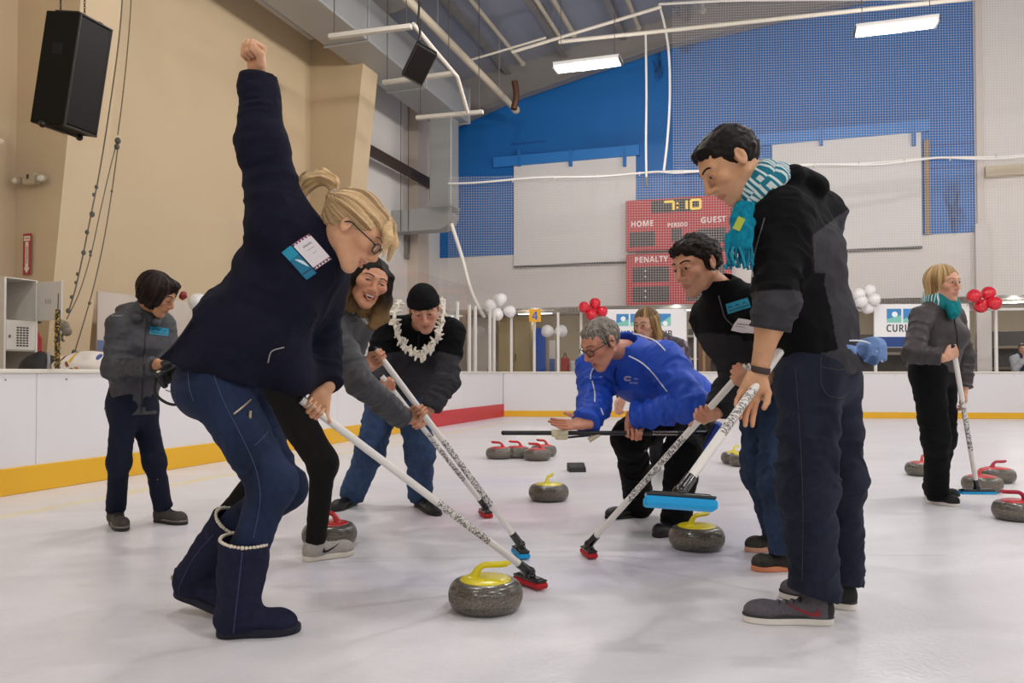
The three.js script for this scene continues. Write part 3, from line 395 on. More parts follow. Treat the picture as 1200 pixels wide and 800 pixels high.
// ---------------------------------------------------------------- banners, number sign
function banner(l, r, t, b, depth, label) {
  const a = at(l, t, depth), c = at(r, b, depth), w = c[0] - a[0], h = a[1] - c[1], o = thing('club_banner', label, 'banner', [(a[0] + c[0]) / 2, c[1], -depth]); o.rotation.y = boardFar.rotation.y;
  mesh('banner_cloth', rbox(w, h, 0.012, 0.004, 0, h / 2, 0), M(0xe4e2e2, 0.7), o);
  const [g, m] = print(w * 0.99, h * 0.98, 1024, Math.round(1024 * h / w), (c2, W, H) => {
    c2.fillStyle = '#e6e5e6'; c2.fillRect(0, 0, W, H); const sq = 0.155 * W;
    [0.13, 0.305, 0.48, 0.655].forEach((x, i) => { const X = x * W, Y = 0.1 * H; c2.fillStyle = '#3f84bf'; c2.fillRect(X, Y, sq, sq); c2.fillStyle = '#7fc3b6'; c2.beginPath(); c2.moveTo(X, Y + sq); c2.lineTo(X, Y + sq * 0.75); c2.quadraticCurveTo(X + sq * 0.5, Y + sq * 0.6, X + sq, Y + sq * (i % 2 ? 0.15 : 0.45)); c2.lineTo(X + sq, Y + sq); c2.fill(); c2.fillStyle = '#eef3f5'; c2.beginPath(); c2.arc(X + sq * 0.55, Y + sq * (i === 0 ? 0.4 : 0.8), sq * 0.2, 0, 7); c2.fill(); });
    c2.fillStyle = '#3a3a3c'; c2.font = 'bold ' + 0.115 * W + 'px sans-serif'; c2.textBaseline = 'middle'; c2.fillText('CURLING', 0.12 * W, 0.56 * H, 0.43 * W); c2.fillText('CLUB', 0.58 * W, 0.56 * H, 0.25 * W);
    c2.fillStyle = '#22407e'; c2.fillRect(0, 0.76 * H, W, 0.24 * H);
  }, 0.7); g.translate(0, h / 2, 0.0075); mesh('banner_print', g, m, o); for (const k of [-1, 1]) mesh('banner_eyelet', ball([k * w * 0.48, h * 0.96, 0.008], 0.015, 1, 1, 0.4, 8), M(0x99958f, 0.4), o);
}
banner(710, 804, 362, 414, 16.66, 'white club banner with blue pictures behind the man in blue');
banner(1026, 1134, 356, 407, 16.12, 'white club banner with blue pictures behind the woman in teal scarf');
{
  const a = at(620, 362, 16.75), c = at(634, 377, 16.75), w = c[0] - a[0], h = a[1] - c[1], o = thing('number_sign', 'yellow square sign with a blue 4 on a glass post', 'sign', [(a[0] + c[0]) / 2, c[1], -16.75]); mesh('sign_board', rbox(w, h, 0.02, 0.004, 0, h / 2, 0), M(0xe0a21c, 0.6), o);
  const [g, m] = print(w * 0.98, h * 0.98, 128, 128, (k, W, H) => { k.fillStyle = '#e3a51f'; k.fillRect(0, 0, W, H); k.fillStyle = '#2a5cb0'; k.font = 'bold 120px sans-serif'; k.textAlign = 'center'; k.textBaseline = 'middle'; k.fillText('4', W / 2, H / 2 + 4); }); g.translate(0, h / 2, 0.011); mesh('sign_print', g, m, o);
}
// ---------------------------------------------------------------- loudspeakers
function speaker(centre, size, yaw, tilt, roll, label) {
  const o = thing('loudspeaker', label, 'loudspeaker', centre); o.rotation.set(tilt, yaw, roll, 'YXZ'); const [w, h, d] = size;
  mesh('cabinet', rbox(w, h, d, 0.012), new THREE.MeshPhysicalMaterial({ color: 0x0b0a0a, roughness: 0.6, specularIntensity: 0.35 }), o); mesh('grille', rbox(w * 0.93, h * 0.95, 0.02, 0.008, 0, 0, d / 2), new THREE.MeshPhysicalMaterial({ color: 0x16100e, roughness: 0.45, specularIntensity: 0.4 }), o);
  mesh('grille_rim', [rbox(w, 0.02, 0.03, 0.006, 0, h / 2 - 0.01, d / 2), rbox(w, 0.02, 0.03, 0.006, 0, -h / 2 + 0.01, d / 2), rbox(0.015, h, 0.03, 0.006, -w / 2 + 0.01, 0, d / 2), rbox(0.015, h, 0.03, 0.006, w / 2 - 0.01, 0, d / 2)], M(0x231d1c, 0.4), o);
  mesh('side_handle', rbox(0.01, h * 0.11, d * 0.3, 0.004, -w / 2, h * 0.17, 0), M(0x030303, 0.9), o); return o;
}
{
  const c = at(84, 88, 8.05), o = speaker(c, [0.42, 1.12, 0.42], 1.3, 0.17, 0, 'large black loudspeaker hung on chains in front of the tapered column');
  mesh('rig_plate', [rbox(0.06, 0.03, 0.3, 0.008, -0.12, 0.58, -0.02), rbox(0.06, 0.03, 0.3, 0.008, 0.12, 0.58, 0)], M(0x15120f, 0.5), o); mesh('rig_bar', [bar([-0.3, -0.585, 0.05], [0.16, -0.585, 0.05], 0.016), ball([-0.3, -0.585, 0.05], 0.035), ball([0.16, -0.585, 0.05], 0.035)], M(0x2a2522, 0.4, { metalness: 0.5 }), o);
  for (const [px, py] of [[71, 14], [99, 24]]) { const p = at(px, py, 8.05), q = thing('hanging_chain', px < 80 ? 'thin chain holding the rear of the large loudspeaker' : 'thin chain holding the front of the large loudspeaker', 'chain', p); const n = 40; for (let k = 0; k < n; k++) { const g = new THREE.TorusGeometry(0.014, 0.004, 5, 10); g.scale(0.7, 1.3, 1); g.rotateY(k % 2 ? Math.PI / 2 : 0); g.translate(0, 0.02 + k * 0.028, 0); (q.userData.g ??= []).push(g); } mesh('chain_links', q.userData.g, M(0x3b3630, 0.45, { metalness: 0.6 }), q); delete q.userData.g; mesh('chain_top', bar([0, 1.1, 0], [0, 3.4, 0], 0.008), M(0x3b3630, 0.5), q); }
  const c2 = at(491.5, 74.5, 12), p = speaker(c2, [0.34, 0.52, 0.26], 0.12, 0.55, -0.46, 'small black loudspeaker hung from a bracket under the roof'); const b = sub(at(491, 18, 12), c2);
  const q = thing('speaker_bracket', 'black drop rod above the small black loudspeaker', 'bracket', at(491, 48, 12)); mesh('drop_rod', tube([[0, 0, 0], [0.02, 0.12, 0], [-0.01, 0.3, 0], [0, 0.5, 0], [0, 1.8, 0]], 0.018, 20), M(0x1a1715, 0.5), q);
}
// ---------------------------------------------------------------- things along the left wall
{
  const pl = 7.08, e = onFar(41, 211, pl), o = rinkThing('emergency_light', 'twin-headed emergency light on the olive column side', 'emergency light', e[0], e[1], pl - 0.05); mesh('light_box', rbox(0.19, 0.13, 0.09, 0.012), M(0xb8a98a, 0.5), o); mesh('test_button', rbox(0.03, 0.05, 0.02, 0.004, 0, 0.02, 0.045), M(0x1f1a14, 0.5), o);
  for (const s of [-1, 1]) { const x = s * 0.18; mesh('lamp_head', [ball([x, -0.01, 0.02], 0.062, 1, 0.85, 0.8, 18), bar([x * 0.5, 0, 0], [x * 0.75, 0, 0], 0.02)], M(0xa99b7e, 0.5), o); mesh('lamp_lens', ball([x + s * 0.01, -0.012, 0.045], 0.05, 1, 0.8, 0.6, 16), new THREE.MeshPhysicalMaterial({ color: 0xd8d2c2, roughness: 0.15, clearcoat: 1 }), o); }
  const a = onFar(28.5, 274, pl), b = onFar(37, 322, pl), w = b[0] - a[0], h = a[1] - b[1], sg = rinkThing('extinguisher_sign', 'red vertical sign with white arrow on the olive column side', 'sign', (a[0] + b[0]) / 2, b[1], pl - 0.01); mesh('sign_board', rbox(w, h, 0.008, 0.003, 0, h / 2, 0), M(0xa8231f, 0.5), sg);
  const [g, m] = print(w * 0.98, h * 0.99, 96, 512, (c, W, H) => { c.fillStyle = '#a3231f'; c.fillRect(0, 0, W, H); c.fillStyle = '#e8ded0'; c.fillRect(8, 30, W - 16, 60); c.fillStyle = '#a3231f'; c.font = 'bold 34px sans-serif'; c.textAlign = 'center'; c.fillText('FIRE', W / 2, 72); c.fillStyle = '#e8ded0'; c.fillRect(W / 2 - 20, 100, 40, 330); c.beginPath(); c.moveTo(12, 425); c.lineTo(W - 12, 425); c.lineTo(W / 2, 495); c.fill(); c.fillStyle = '#a3231f'; c.save(); c.translate(W / 2, 265); c.rotate(-Math.PI / 2); c.font = 'bold 30px sans-serif'; c.textBaseline = 'middle'; c.fillText('EXTINGUISHER', 0, 0, 300); c.restore(); }); g.translate(0, h / 2, 0.0055); mesh('sign_print', g, m, sg);
  const fe = onFar(43, 400, 6.8), ex = rinkThing('fire_extinguisher', 'red fire extinguisher half hidden behind the open locker door', 'extinguisher', fe[0], 0.75, 6.75); mesh('cylinder', lathe([[0.001, 0], [0.085, 0], [0.09, 0.02], [0.09, 0.55], [0.06, 0.62], [0.03, 0.65], [0.001, 0.65]], 24), M(0xa31d22, 0.35), ex); mesh('valve', [rbox(0.05, 0.06, 0.05, 0.01, 0, 0.68, 0), rbox(0.14, 0.02, 0.03, 0.006, 0.04, 0.73, 0)], M(0x222222, 0.5), ex); mesh('cabinet', rbox(0.3, 0.1, 0.3, 0.01, 0, -0.05, 0), M(0x8f8676, 0.6), ex); mesh('cabinet', rbox(0.3, 0.65, 0.3, 0.01, 0, -0.42, 0), M(0x8f8676, 0.6), ex);
}
{ // lockers
  const c = onLeft(24, 380, -7.3), o = rinkThing('locker', 'pale metal locker column with its top door standing open', 'locker', -7.3, 0, c[2]), m = M(0xcfc9c0, 0.45), dk = M(0x6d6a64, 0.6), w = 0.36, H = 1.88, d = 0.5, t = 0.012;
  mesh('locker_body', [rbox(d, H, t, 0.003, -d / 2, H / 2, w / 2), rbox(d, H, t, 0.003, -d / 2, H / 2, -w / 2), rbox(t, H, w, 0.003, -d, H / 2, 0), rbox(d, t, w, 0.003, -d / 2, H, 0), rbox(d, t, w, 0.003, -d / 2, 1.45, 0), rbox(d, t, w, 0.003, -d / 2, 1.15, 0), rbox(0.02, H, 0.025, 0.003, 0, H / 2, w / 2), rbox(0.02, H, 0.025, 0.003, 0, H / 2, -w / 2)], m, o);
  const dr = mesh('door', [rbox(0.34, 0.4, 0.012, 0.003, 0.17, 1.665, -w / 2), rbox(0.012, 0.42, 0.02, 0.003, 0.34, 1.665, -w / 2)], m, o); mesh('vent_slots', [0, 1, 2].map((k) => rbox(0.004, 0.05, 0.012, 0.002, 0.14 + k * 0.03, 1.66, -w / 2 + 0.006)), dk, dr);
  const d2 = mesh('door', rbox(0.014, 0.29, w - 0.03, 0.003, 0.003, 1.3, 0), m, o), slots = []; for (let i = 0; i < 4; i++) for (let j = 0; j < 8; j++) slots.push(rbox(0.006, 0.016, 0.026, 0.002, 0.01, 1.2 + j * 0.026, -0.07 + i * 0.036)); mesh('vent_grid', slots, M(0x2b2826, 0.7), d2); mesh('latch', rbox(0.015, 0.03, 0.02, 0.004, 0.014, 1.29, 0.13), dk, d2);
  const bag = rinkThing('jacket_bundle', 'dark padded jacket with grey strap slumped behind the side board', 'jacket', -6.75, 0.0, onLeft(48, 420, -6.75)[2]); const g = new THREE.SphereGeometry(0.2, 32, 24), p = g.attributes.position; for (let i = 0; i < p.count; i++) { const k = 1 + 0.12 * noise(p.getX(i) * 14, p.getY(i) * 14, p.getZ(i) * 14); p.setXYZ(i, p.getX(i) * k, p.getY(i) * k * 1.15 + 0.9, p.getZ(i) * k); } g.computeVertexNormals(); mesh('padded_body', [g, rbox(0.34, 0.7, 0.3, 0.08, 0, 0.4, 0)], M(0x16161b, 0.7), bag); mesh('strap', tube([[0.16, 1.12, 0.06], [0.21, 1.0, 0.1], [0.2, 0.88, 0.12]], 0.014, 16), M(0x8f8f94, 0.6), bag);
}
{ // ropes with pulleys, tinsel post, dotted cushion, poster
  const run = (label, pts, r, knots, d = 7.9) => { const q = pts.map(([x, y]) => at(x, y, d)), b = q.at(-1), o = thing('pulley_rope', label, 'rope', b); mesh('rope_run', tube(q.map((p) => sub(p, b)), r * 0.62, 80, 6), M(0x5d5344, 0.8), o); for (const [x, y, k] of knots) mesh('rope_knot', ball(sub(at(x, y, d), b), k * 0.85, 1, 1.2, 1, 10), M(0x4a463f, 0.7), o); };
  run('knotted rope from the roof ending at the pulley block', [[147, -60], [140, 40], [128, 130], [116, 205], [107, 250], [97, 300], [88, 340], [80, 366]], 0.011, [[113, 219, 0.022], [110, 228, 0.02], [108, 251, 0.03], [102, 272, 0.024], [98, 296, 0.026], [91, 321, 0.02], [89, 331, 0.018], [84, 348, 0.02], [80, 364, 0.026]]);
  run('smooth rope from the roof through a small pulley', [[157, -60], [151, 40], [143, 120], [138, 158]], 0.009, [[138, 165, 0.034], [137, 172, 0.03]]);
  run('rope falling from the small pulley to the pulley block', [[136, 170], [126, 210], [117, 250], [106, 300], [92, 345], [78, 374]], 0.008, [[106, 295, 0.018], [106, 299, 0.016]]);
  run('slack rope falling from the small pulley to the dotted cushion', [[138.5, 170], [131, 225], [122, 280], [110, 335], [98, 378], [87, 414]], 0.009, [[131, 224, 0.014], [105, 355, 0.018], [87, 413, 0.03]]);
  const pb = at(75, 382, 7.9), o = thing('pulley_block', 'grey pulley block where two ropes meet', 'pulley', pb); mesh('sheave', [ball([0, 0, 0], 0.055, 1, 1, 0.6), ball([0.03, -0.05, 0], 0.05, 1, 1, 0.6), ball([-0.03, 0.03, 0.02], 0.04)], M(0x7d7466, 0.6), o); mesh('hook', tube([[0, -0.05, 0], [-0.02, -0.12, 0], [0.0, -0.15, 0]], 0.012, 12), M(0x57504a, 0.5), o);
  const b = at(67, 436, 6.35), p = thing('tinsel_post', 'slim post wrapped in gold and black tinsel on the side board', 'post', [b[0], 0.955, b[2]]); mesh('post_core', bar([0, 0, 0], [0, 0.47, 0], 0.018), M(0x231d12, 0.5), p); mesh('antenna', bar([0, 0.47, 0], [0.003, 0.6, 0], 0.004), M(0x3a352c, 0.5), p); const tg = []; for (let k = 0; k < 150; k++) { const a = rnd() * 6.28, y = rnd() * 0.46, g = new THREE.BoxGeometry(0.018, 0.008, 0.004); g.rotateZ(rnd() * 3); g.rotateY(a); g.translate(Math.cos(a) * 0.02, y, Math.sin(a) * 0.02); tg.push(g); } mesh('tinsel', tg, M(0xb59a52, 0.3, { metalness: 0.8 }), p);
  const c = at(100, 436, 7.45), cu = thing('dotted_cushion', 'white cushion with coloured dots lying behind the side board', 'cushion', [c[0], 0.62, c[2] - 0.05]), g = new THREE.SphereGeometry(1, 48, 32), q = g.attributes.position, uv = g.attributes.uv; for (let i = 0; i < q.count; i++) { const x = q.getX(i), y = q.getY(i), z = q.getZ(i), k = 1 + 0.1 * noise(x * 3, y * 3, z * 3 + 4); q.setXYZ(i, x * 0.34 * k, y * 0.2 * k + 0.31, z * 0.25 * k); uv.setXY(i, x * 0.5 + 0.5, y * 0.4 + z * 0.3 + 0.5); } g.computeVertexNormals();
  mesh('cushion_cover', g, M(0xffffff, 0.8, { map: canvasTexture(512, 512, (x, W, H) => { x.fillStyle = '#e9e2da'; x.fillRect(0, 0, W, H); const cols = ['#d9b23c', '#7a3f34', '#4c4a86', '#3f6b46', '#c98f3a', '#8c4a3d', '#3e4f8a']; for (let i = 0; i < 90; i++) { x.fillStyle = cols[i % 7]; x.save(); x.translate(rnd() * W, rnd() * H); x.rotate(0.6 + rnd() * 0.5); x.beginPath(); x.ellipse(0, 0, 20, 12, 0, 0, 7); x.fill(); x.restore(); } }) }), cu); mesh('cushion_base', rbox(0.6, 0.3, 0.42, 0.08, 0, 0, 0), M(0xcfc8bd, 0.8), cu);
  mesh('bench', rbox(0.7, 0.48, 0.5, 0.02, 0, -0.38, 0), M(0x8a7a62, 0.7), cu);
  const a0 = onLeft(112, 366, S0 + 0.4), a1 = onLeft(228, 412, S0 + 0.4), po = rinkThing('wall_poster', 'long pale poster with a blue foot strip low on the cream wall', 'poster', S0 + 0.42, 0, 0), t0 = a0[2], t1 = Math.min(a1[2], t0 + 3.2), y0 = 1.2, y1 = 1.95; const [pg, pm] = print(t1 - t0, y1 - y0, 1024, 256, (x, W, H) => { x.fillStyle = '#c6b9ae'; x.fillRect(0, 0, W, H); x.strokeStyle = '#b9b6c6'; for (let i = 0; i < 260; i++) { x.beginPath(); const u = rnd() * W, v = rnd() * H * 0.8; x.moveTo(u, v); x.lineTo(u + (rnd() - 0.5) * 60, v + (rnd() - 0.5) * 40); x.stroke(); } x.fillStyle = '#5d6c94'; x.fillRect(0, H * 0.82, W, H * 0.18); }); pg.rotateY(Math.PI / 2); pg.translate(0.012, (y0 + y1) / 2, -(t0 + t1) / 2); mesh('poster_sheet', box(-0.005, 0.01, y0, y1, -t0, -t1), M(0xc6b9ae, 0.7), po); mesh('poster_print', pg, pm, po);
}
// ---------------------------------------------------------------- small things on the ice and behind the far glass
{
  const f = onIce(676, 552), o = thing('rubber_foothold', 'black rubber foothold block on the ice behind a yellow stone', 'foothold', f); const sh = new THREE.Shape(); sh.moveTo(-0.07, 0); sh.lineTo(0.07, 0); sh.lineTo(0.055, 0.035); sh.lineTo(-0.03, 0.07); sh.lineTo(-0.065, 0.068); sh.closePath(); const g = new THREE.ExtrudeGeometry(sh, { depth: 0.15, bevelEnabled: true, bevelSize: 0.004, bevelThickness: 0.004, bevelSegments: 2 }); g.rotateY(-Math.PI / 2 + 0.1); g.translate(0.07, 0.004, 0); mesh('rubber_block', g, RUBBER, o); mesh('tread_ribs', [0, 1, 2, 3].map((k) => rbox(0.15, 0.006, 0.012, 0.002, 0, 0.065 - k * 0.009, -0.03 + k * 0.025)), M(0x1d1d1f, 0.8), o);
  const m = onIce(994, 491), c = thing('marker_cone', 'small orange marker against the far kick plate', 'marker', add(m, [0, 0, 0.1])); mesh('cone_body', lathe([[0.001, 0], [0.05, 0], [0.05, 0.02], [0.04, 0.03], [0.03, 0.17], [0.001, 0.175]], 16), M(0xd94a1c, 0.5), c); mesh('cone_base', rbox(0.12, 0.015, 0.12, 0.004, 0, 0.008, 0), M(0xc23f18, 0.5), c);
  // recess behind the glass
  const beige = M(0xa8966c, 0.6), wht = M(0xcac5bd, 0.5);
  const blk = (name, label, cat, l, r, t, b, T, dep, mat, extra) => { const a = onFar(l, t, T), e = onFar(r, b, T), w = e[0] - a[0], o2 = rinkThing(name, label, cat, (a[0] + e[0]) / 2, 0, T); mesh(name === 'door' ? 'door_leaf' : 'body', uvMetres(rbox(w, a[1], dep, 0.02, 0, a[1] / 2, -dep / 2)), mat, o2); extra?.(o2, w, a[1]); return o2; };
  blk('metal_cabinet', 'beige metal cabinet behind the far glass below the white balloons', 'cabinet', 584, 622, 372, 437, 20.6, 0.5, beige, (o2, w, h) => { mesh('cabinet_door', rbox(w * 0.47, h * 0.9, 0.02, 0.006, -w * 0.245, h * 0.5, 0.01), M(0xb09e74, 0.55), o2); mesh('cabinet_door', rbox(w * 0.47, h * 0.9, 0.02, 0.006, w * 0.245, h * 0.5, 0.01), M(0xb09e74, 0.55), o2); mesh('handle', rbox(0.02, 0.2, 0.03, 0.008, w * 0.04, h * 0.55, 0.03), M(0x4b463f, 0.4), o2); });
  blk('side_door', 'pale grey door behind the far glass beside the beige cabinet', 'door', 549, 576, 372, 437, 20.8, 0.08, M(0xc2bab4, 0.5), (o2, w, h) => { mesh('door_frame', [rbox(0.08, h + 0.1, 0.1, 0.01, -w / 2, h / 2, 0.02), rbox(0.08, h + 0.1, 0.1, 0.01, w / 2, h / 2, 0.02), rbox(w, 0.08, 0.1, 0.01, 0, h + 0.04, 0.02)], M(0xa49b92, 0.5), o2); mesh('handle', ball([w * 0.38, 1.0, 0.04], 0.03), M(0x55504a, 0.3), o2); });
  blk('notice_board', 'white upright notice board behind the far glass', 'board', 643, 651, 399, 437, 19.0, 0.06, wht, (o2, w, h) => mesh('notice', rbox(w * 0.8, h * 0.28, 0.01, 0.003, 0, h * 0.6, 0.01), M(0x51659c, 0.6), o2));
  blk('storage_box', 'white storage box behind the far glass beside the red bag', 'box', 669, 682, 424, 440, 18.6, 0.4, wht, (o2, w, h) => mesh('lid', rbox(w * 1.05, 0.05, 0.42, 0.01, 0, h, -0.2), M(0xdad6cf, 0.5), o2));
  blk('red_bag', 'red bag standing behind the far glass', 'bag', 657, 665, 419, 440, 18.9, 0.25, M(0xb04c48, 0.7), (o2, w, h) => mesh('handle', tube([[-w * 0.25, h, -0.1], [0, h + 0.12, -0.1], [w * 0.25, h, -0.1]], 0.012, 12), M(0x6e2320, 0.7), o2));
  blk('blue_jacket', 'blue jacket hung behind the far glass next to white balloons', 'jacket', 628, 638, 384, 400, 20.2, 0.15, M(0x2d58b4, 0.7), (o2, w, h) => mesh('sleeve', tube([[-w * 0.4, h - 0.05, 0.05], [-w * 0.55, h - 0.35, 0.08], [-w * 0.5, h - 0.6, 0.08]], 0.06, 12), M(0x2a52aa, 0.7), o2));
  blk('shelf_unit', 'grey shelving behind the far glass left of the man in black', 'shelf', 806, 850, 385, 437, 20.8, 0.5, M(0x57514b, 0.7), (o2, w, h) => { for (const k of [0.35, 0.62, 0.9]) mesh('shelf_board', rbox(w * 1.04, 0.05, 0.55, 0.01, 0, h * k, 0.02), wht, o2); });
  blk('carton', 'brown carton on the grey shelving', 'carton', 818, 832, 402, 430, 20.15, 0.3, M(0x7d5a40, 0.7), (o2, w, h) => mesh('tape', rbox(0.06, h, 0.01, 0.002, 0, h / 2, 0.003), M(0xb79a72, 0.5), o2));
  blk('bleacher', 'dark stepped bleachers behind the glass beside the white column', 'bleacher', 1160, 1230, 388, 437, 20.5, 0.8, M(0x4c4946, 0.7), (o2, w, h) => { for (const k of [0.55, 0.8]) mesh('seat_plank', rbox(w, 0.06, 0.35, 0.012, 0, h * k, 0.15), M(0x8d7b66, 0.6), o2); });
  blk('bleacher', 'dark stepped bleachers behind the club banner', 'bleacher', 985, 1135, 392, 437, 19.5, 0.8, M(0x57524d, 0.7), (o2, w, h) => { for (const k of [0.5, 0.75]) mesh('seat_plank', rbox(w, 0.06, 0.35, 0.012, 0, h * k, 0.15), M(0xa3978a, 0.6), o2); });
}

// ---------------------------------------------------------------- figures: distance fields joined smoothly and meshed
const bbOf = (pts, r) => { const lo = [1e9, 1e9, 1e9], hi = [-1e9, -1e9, -1e9]; pts.forEach((p, i) => { const q = Array.isArray(r) ? r[i] : r; for (let k = 0; k < 3; k++) { lo[k] = Math.min(lo[k], p[k] - q); hi[k] = Math.max(hi[k], p[k] + q); } }); return [lo, hi]; };
const bbJoin = (fs) => fs.reduce((b, f) => [b[0].map((v, k) => Math.min(v, f.bb[0][k])), b[1].map((v, k) => Math.max(v, f.bb[1][k]))], [[1e9, 1e9, 1e9], [-1e9, -1e9, -1e9]]);
// limb of round section from a to b; w = folds {a: depth, f: per metre along, g: across, s: seed}
function cap(a, b, ra, rb = ra, w) {
  const ux = b[0] - a[0], uy = b[1] - a[1], uz = b[2] - a[2], L2 = ux * ux + uy * uy + uz * uz || 1e-9, L = Math.sqrt(L2), ax = a[0], ay = a[1], az = a[2];
  const f = (x, y, z) => {
    const px = x - ax, py = y - ay, pz = z - az, h = (px * ux + py * uy + pz * uz) / L2, t = h < 0 ? 0 : h > 1 ? 1 : h, qx = px - ux * t, qy = py - uy * t, qz = pz - uz * t;
    let d = Math.sqrt(qx * qx + qy * qy + qz * qz) - ra - (rb - ra) * t;
    if (w && d < 0.04 && d > -0.04) { const g = w.g, n = noise(h * L * w.f + w.s + 1.6 * noise(qx * g * 0.5, qy * g * 0.5, qz * g * 0.5 + w.s), qx * g + w.s, (qy + qz) * g); const m = noise(h * L * w.f * 2.3 + 7 + n * 2, qx * g * 1.6, (qz - qy) * g * 1.6 + w.s); d -= w.a * (1.5 * (1 - Math.abs(n)) ** 2 - 0.75 + 0.55 * (1 - 2 * Math.abs(m))) * (w.k ? w.k(t) : 1); }
    return d;
  };
  f.bb = bbOf([a, b], Math.max(ra, rb) + (w ? w.a : 0)); return f;
}
// elliptical section: side vector s, [half width, half depth] at a and b
function ec(a, b, s, A, Bq, w) {
  const ax = norm(sub(b, a)), S = perp(s, ax), D = cross(ax, S), L = len(sub(b, a));
  const f = (x, y, z) => {
    const px = x - a[0], py = y - a[1], pz = z - a[2], h = (px * ax[0] + py * ax[1] + pz * ax[2]), t = Math.max(0, Math.min(1, h / L)), rs = A[0] + (Bq[0] - A[0]) * t, rd = A[1] + (Bq[1] - A[1]) * t;
    const u = px * S[0] + py * S[1] + pz * S[2], v = px * D[0] + py * D[1] + pz * D[2], e = h - t * L, rm = Math.min(rs, rd);
    const k0 = Math.sqrt((u / rs) ** 2 + (v / rd) ** 2 + (e / rm) ** 2), k1 = Math.sqrt((u / rs / rs) ** 2 + (v / rd / rd) ** 2 + (e / rm / rm) ** 2);
    let d = k1 > 1e-6 ? k0 * (k0 - 1) / k1 : -rm;
    if (w && d < 0.05 && d > -0.05) { const n = noise(h * w.f + w.s + 1.4 * noise(u * 5, v * 5, w.s), u * w.g + w.s, v * w.g); const m = noise(h * w.f * 2.1 + u * 6 + 5, u * w.g * 1.5 + n, v * w.g * 1.5); d -= w.a * (1.5 * (1 - Math.abs(n)) ** 2 - 0.75 + 0.5 * (1 - 2 * Math.abs(m))); }
    return d;
  };
  f.bb = bbOf([a, b], [Math.max(...A) + 0.01, Math.max(...Bq) + 0.01]); return f;
}
function ell(c, r, X = [1, 0, 0], Y = [0, 1, 0]) {
  X = norm(X); Y = perp(Y, X); const Z = cross(X, Y);
  const f = (x, y, z) => { const px = x - c[0], py = y - c[1], pz = z - c[2], a = (px * X[0] + py * X[1] + pz * X[2]) / r[0], b = (px * Y[0] + py * Y[1] + pz * Y[2]) / r[1], e = (px * Z[0] + py * Z[1] + pz * Z[2]) / r[2], k0 = Math.sqrt(a * a + b * b + e * e), k1 = Math.sqrt((a / r[0]) ** 2 + (b / r[1]) ** 2 + (e / r[2]) ** 2); return k1 > 1e-6 ? k0 * (k0 - 1) / k1 : -Math.min(...r); };
  f.bb = bbOf([c], Math.max(...r)); return f;
}
const su = (k, ...fs) => { fs = fs.flat().filter(Boolean); const f = (x, y, z) => { let d = fs[0](x, y, z); for (let i = 1; i < fs.length; i++) { const e = fs[i](x, y, z), h = Math.max(k - Math.abs(d - e), 0) / k; d = Math.min(d, e) - h * h * k * 0.25; } return d; }; f.bb = bbJoin(fs); return f; };
const carve = (k, f, ...gs) => { gs = gs.flat(); const h_ = (x, y, z) => { let d = f(x, y, z); for (const g of gs) { const e = -g(x, y, z), h = Math.max(k - Math.abs(d - e), 0) / k; d = Math.max(d, e) + h * h * k * 0.25; } return d; }; h_.bb = f.bb; return h_; };
const cut = (f, p, n) => { n = norm(n); const c = dot(p, n), g = (x, y, z) => Math.max(f(x, y, z), x * n[0] + y * n[1] + z * n[2] - c); g.bb = f.bb; return g; };   // takes away what lies on the side n points to
const swell = (f, k) => { const g = (x, y, z) => f(x, y, z) - k; g.bb = [f.bb[0].map((v) => v - k), f.bb[1].map((v) => v + k)]; return g; };
const wave = (f, fn, pad = 0.01) => { const g = (x, y, z) => { const d = f(x, y, z); return d < 0.05 && d > -0.05 ? d + fn(x, y, z) : d; }; g.bb = [f.bb[0].map((v) => v - pad), f.bb[1].map((v) => v + pad)]; return g; };

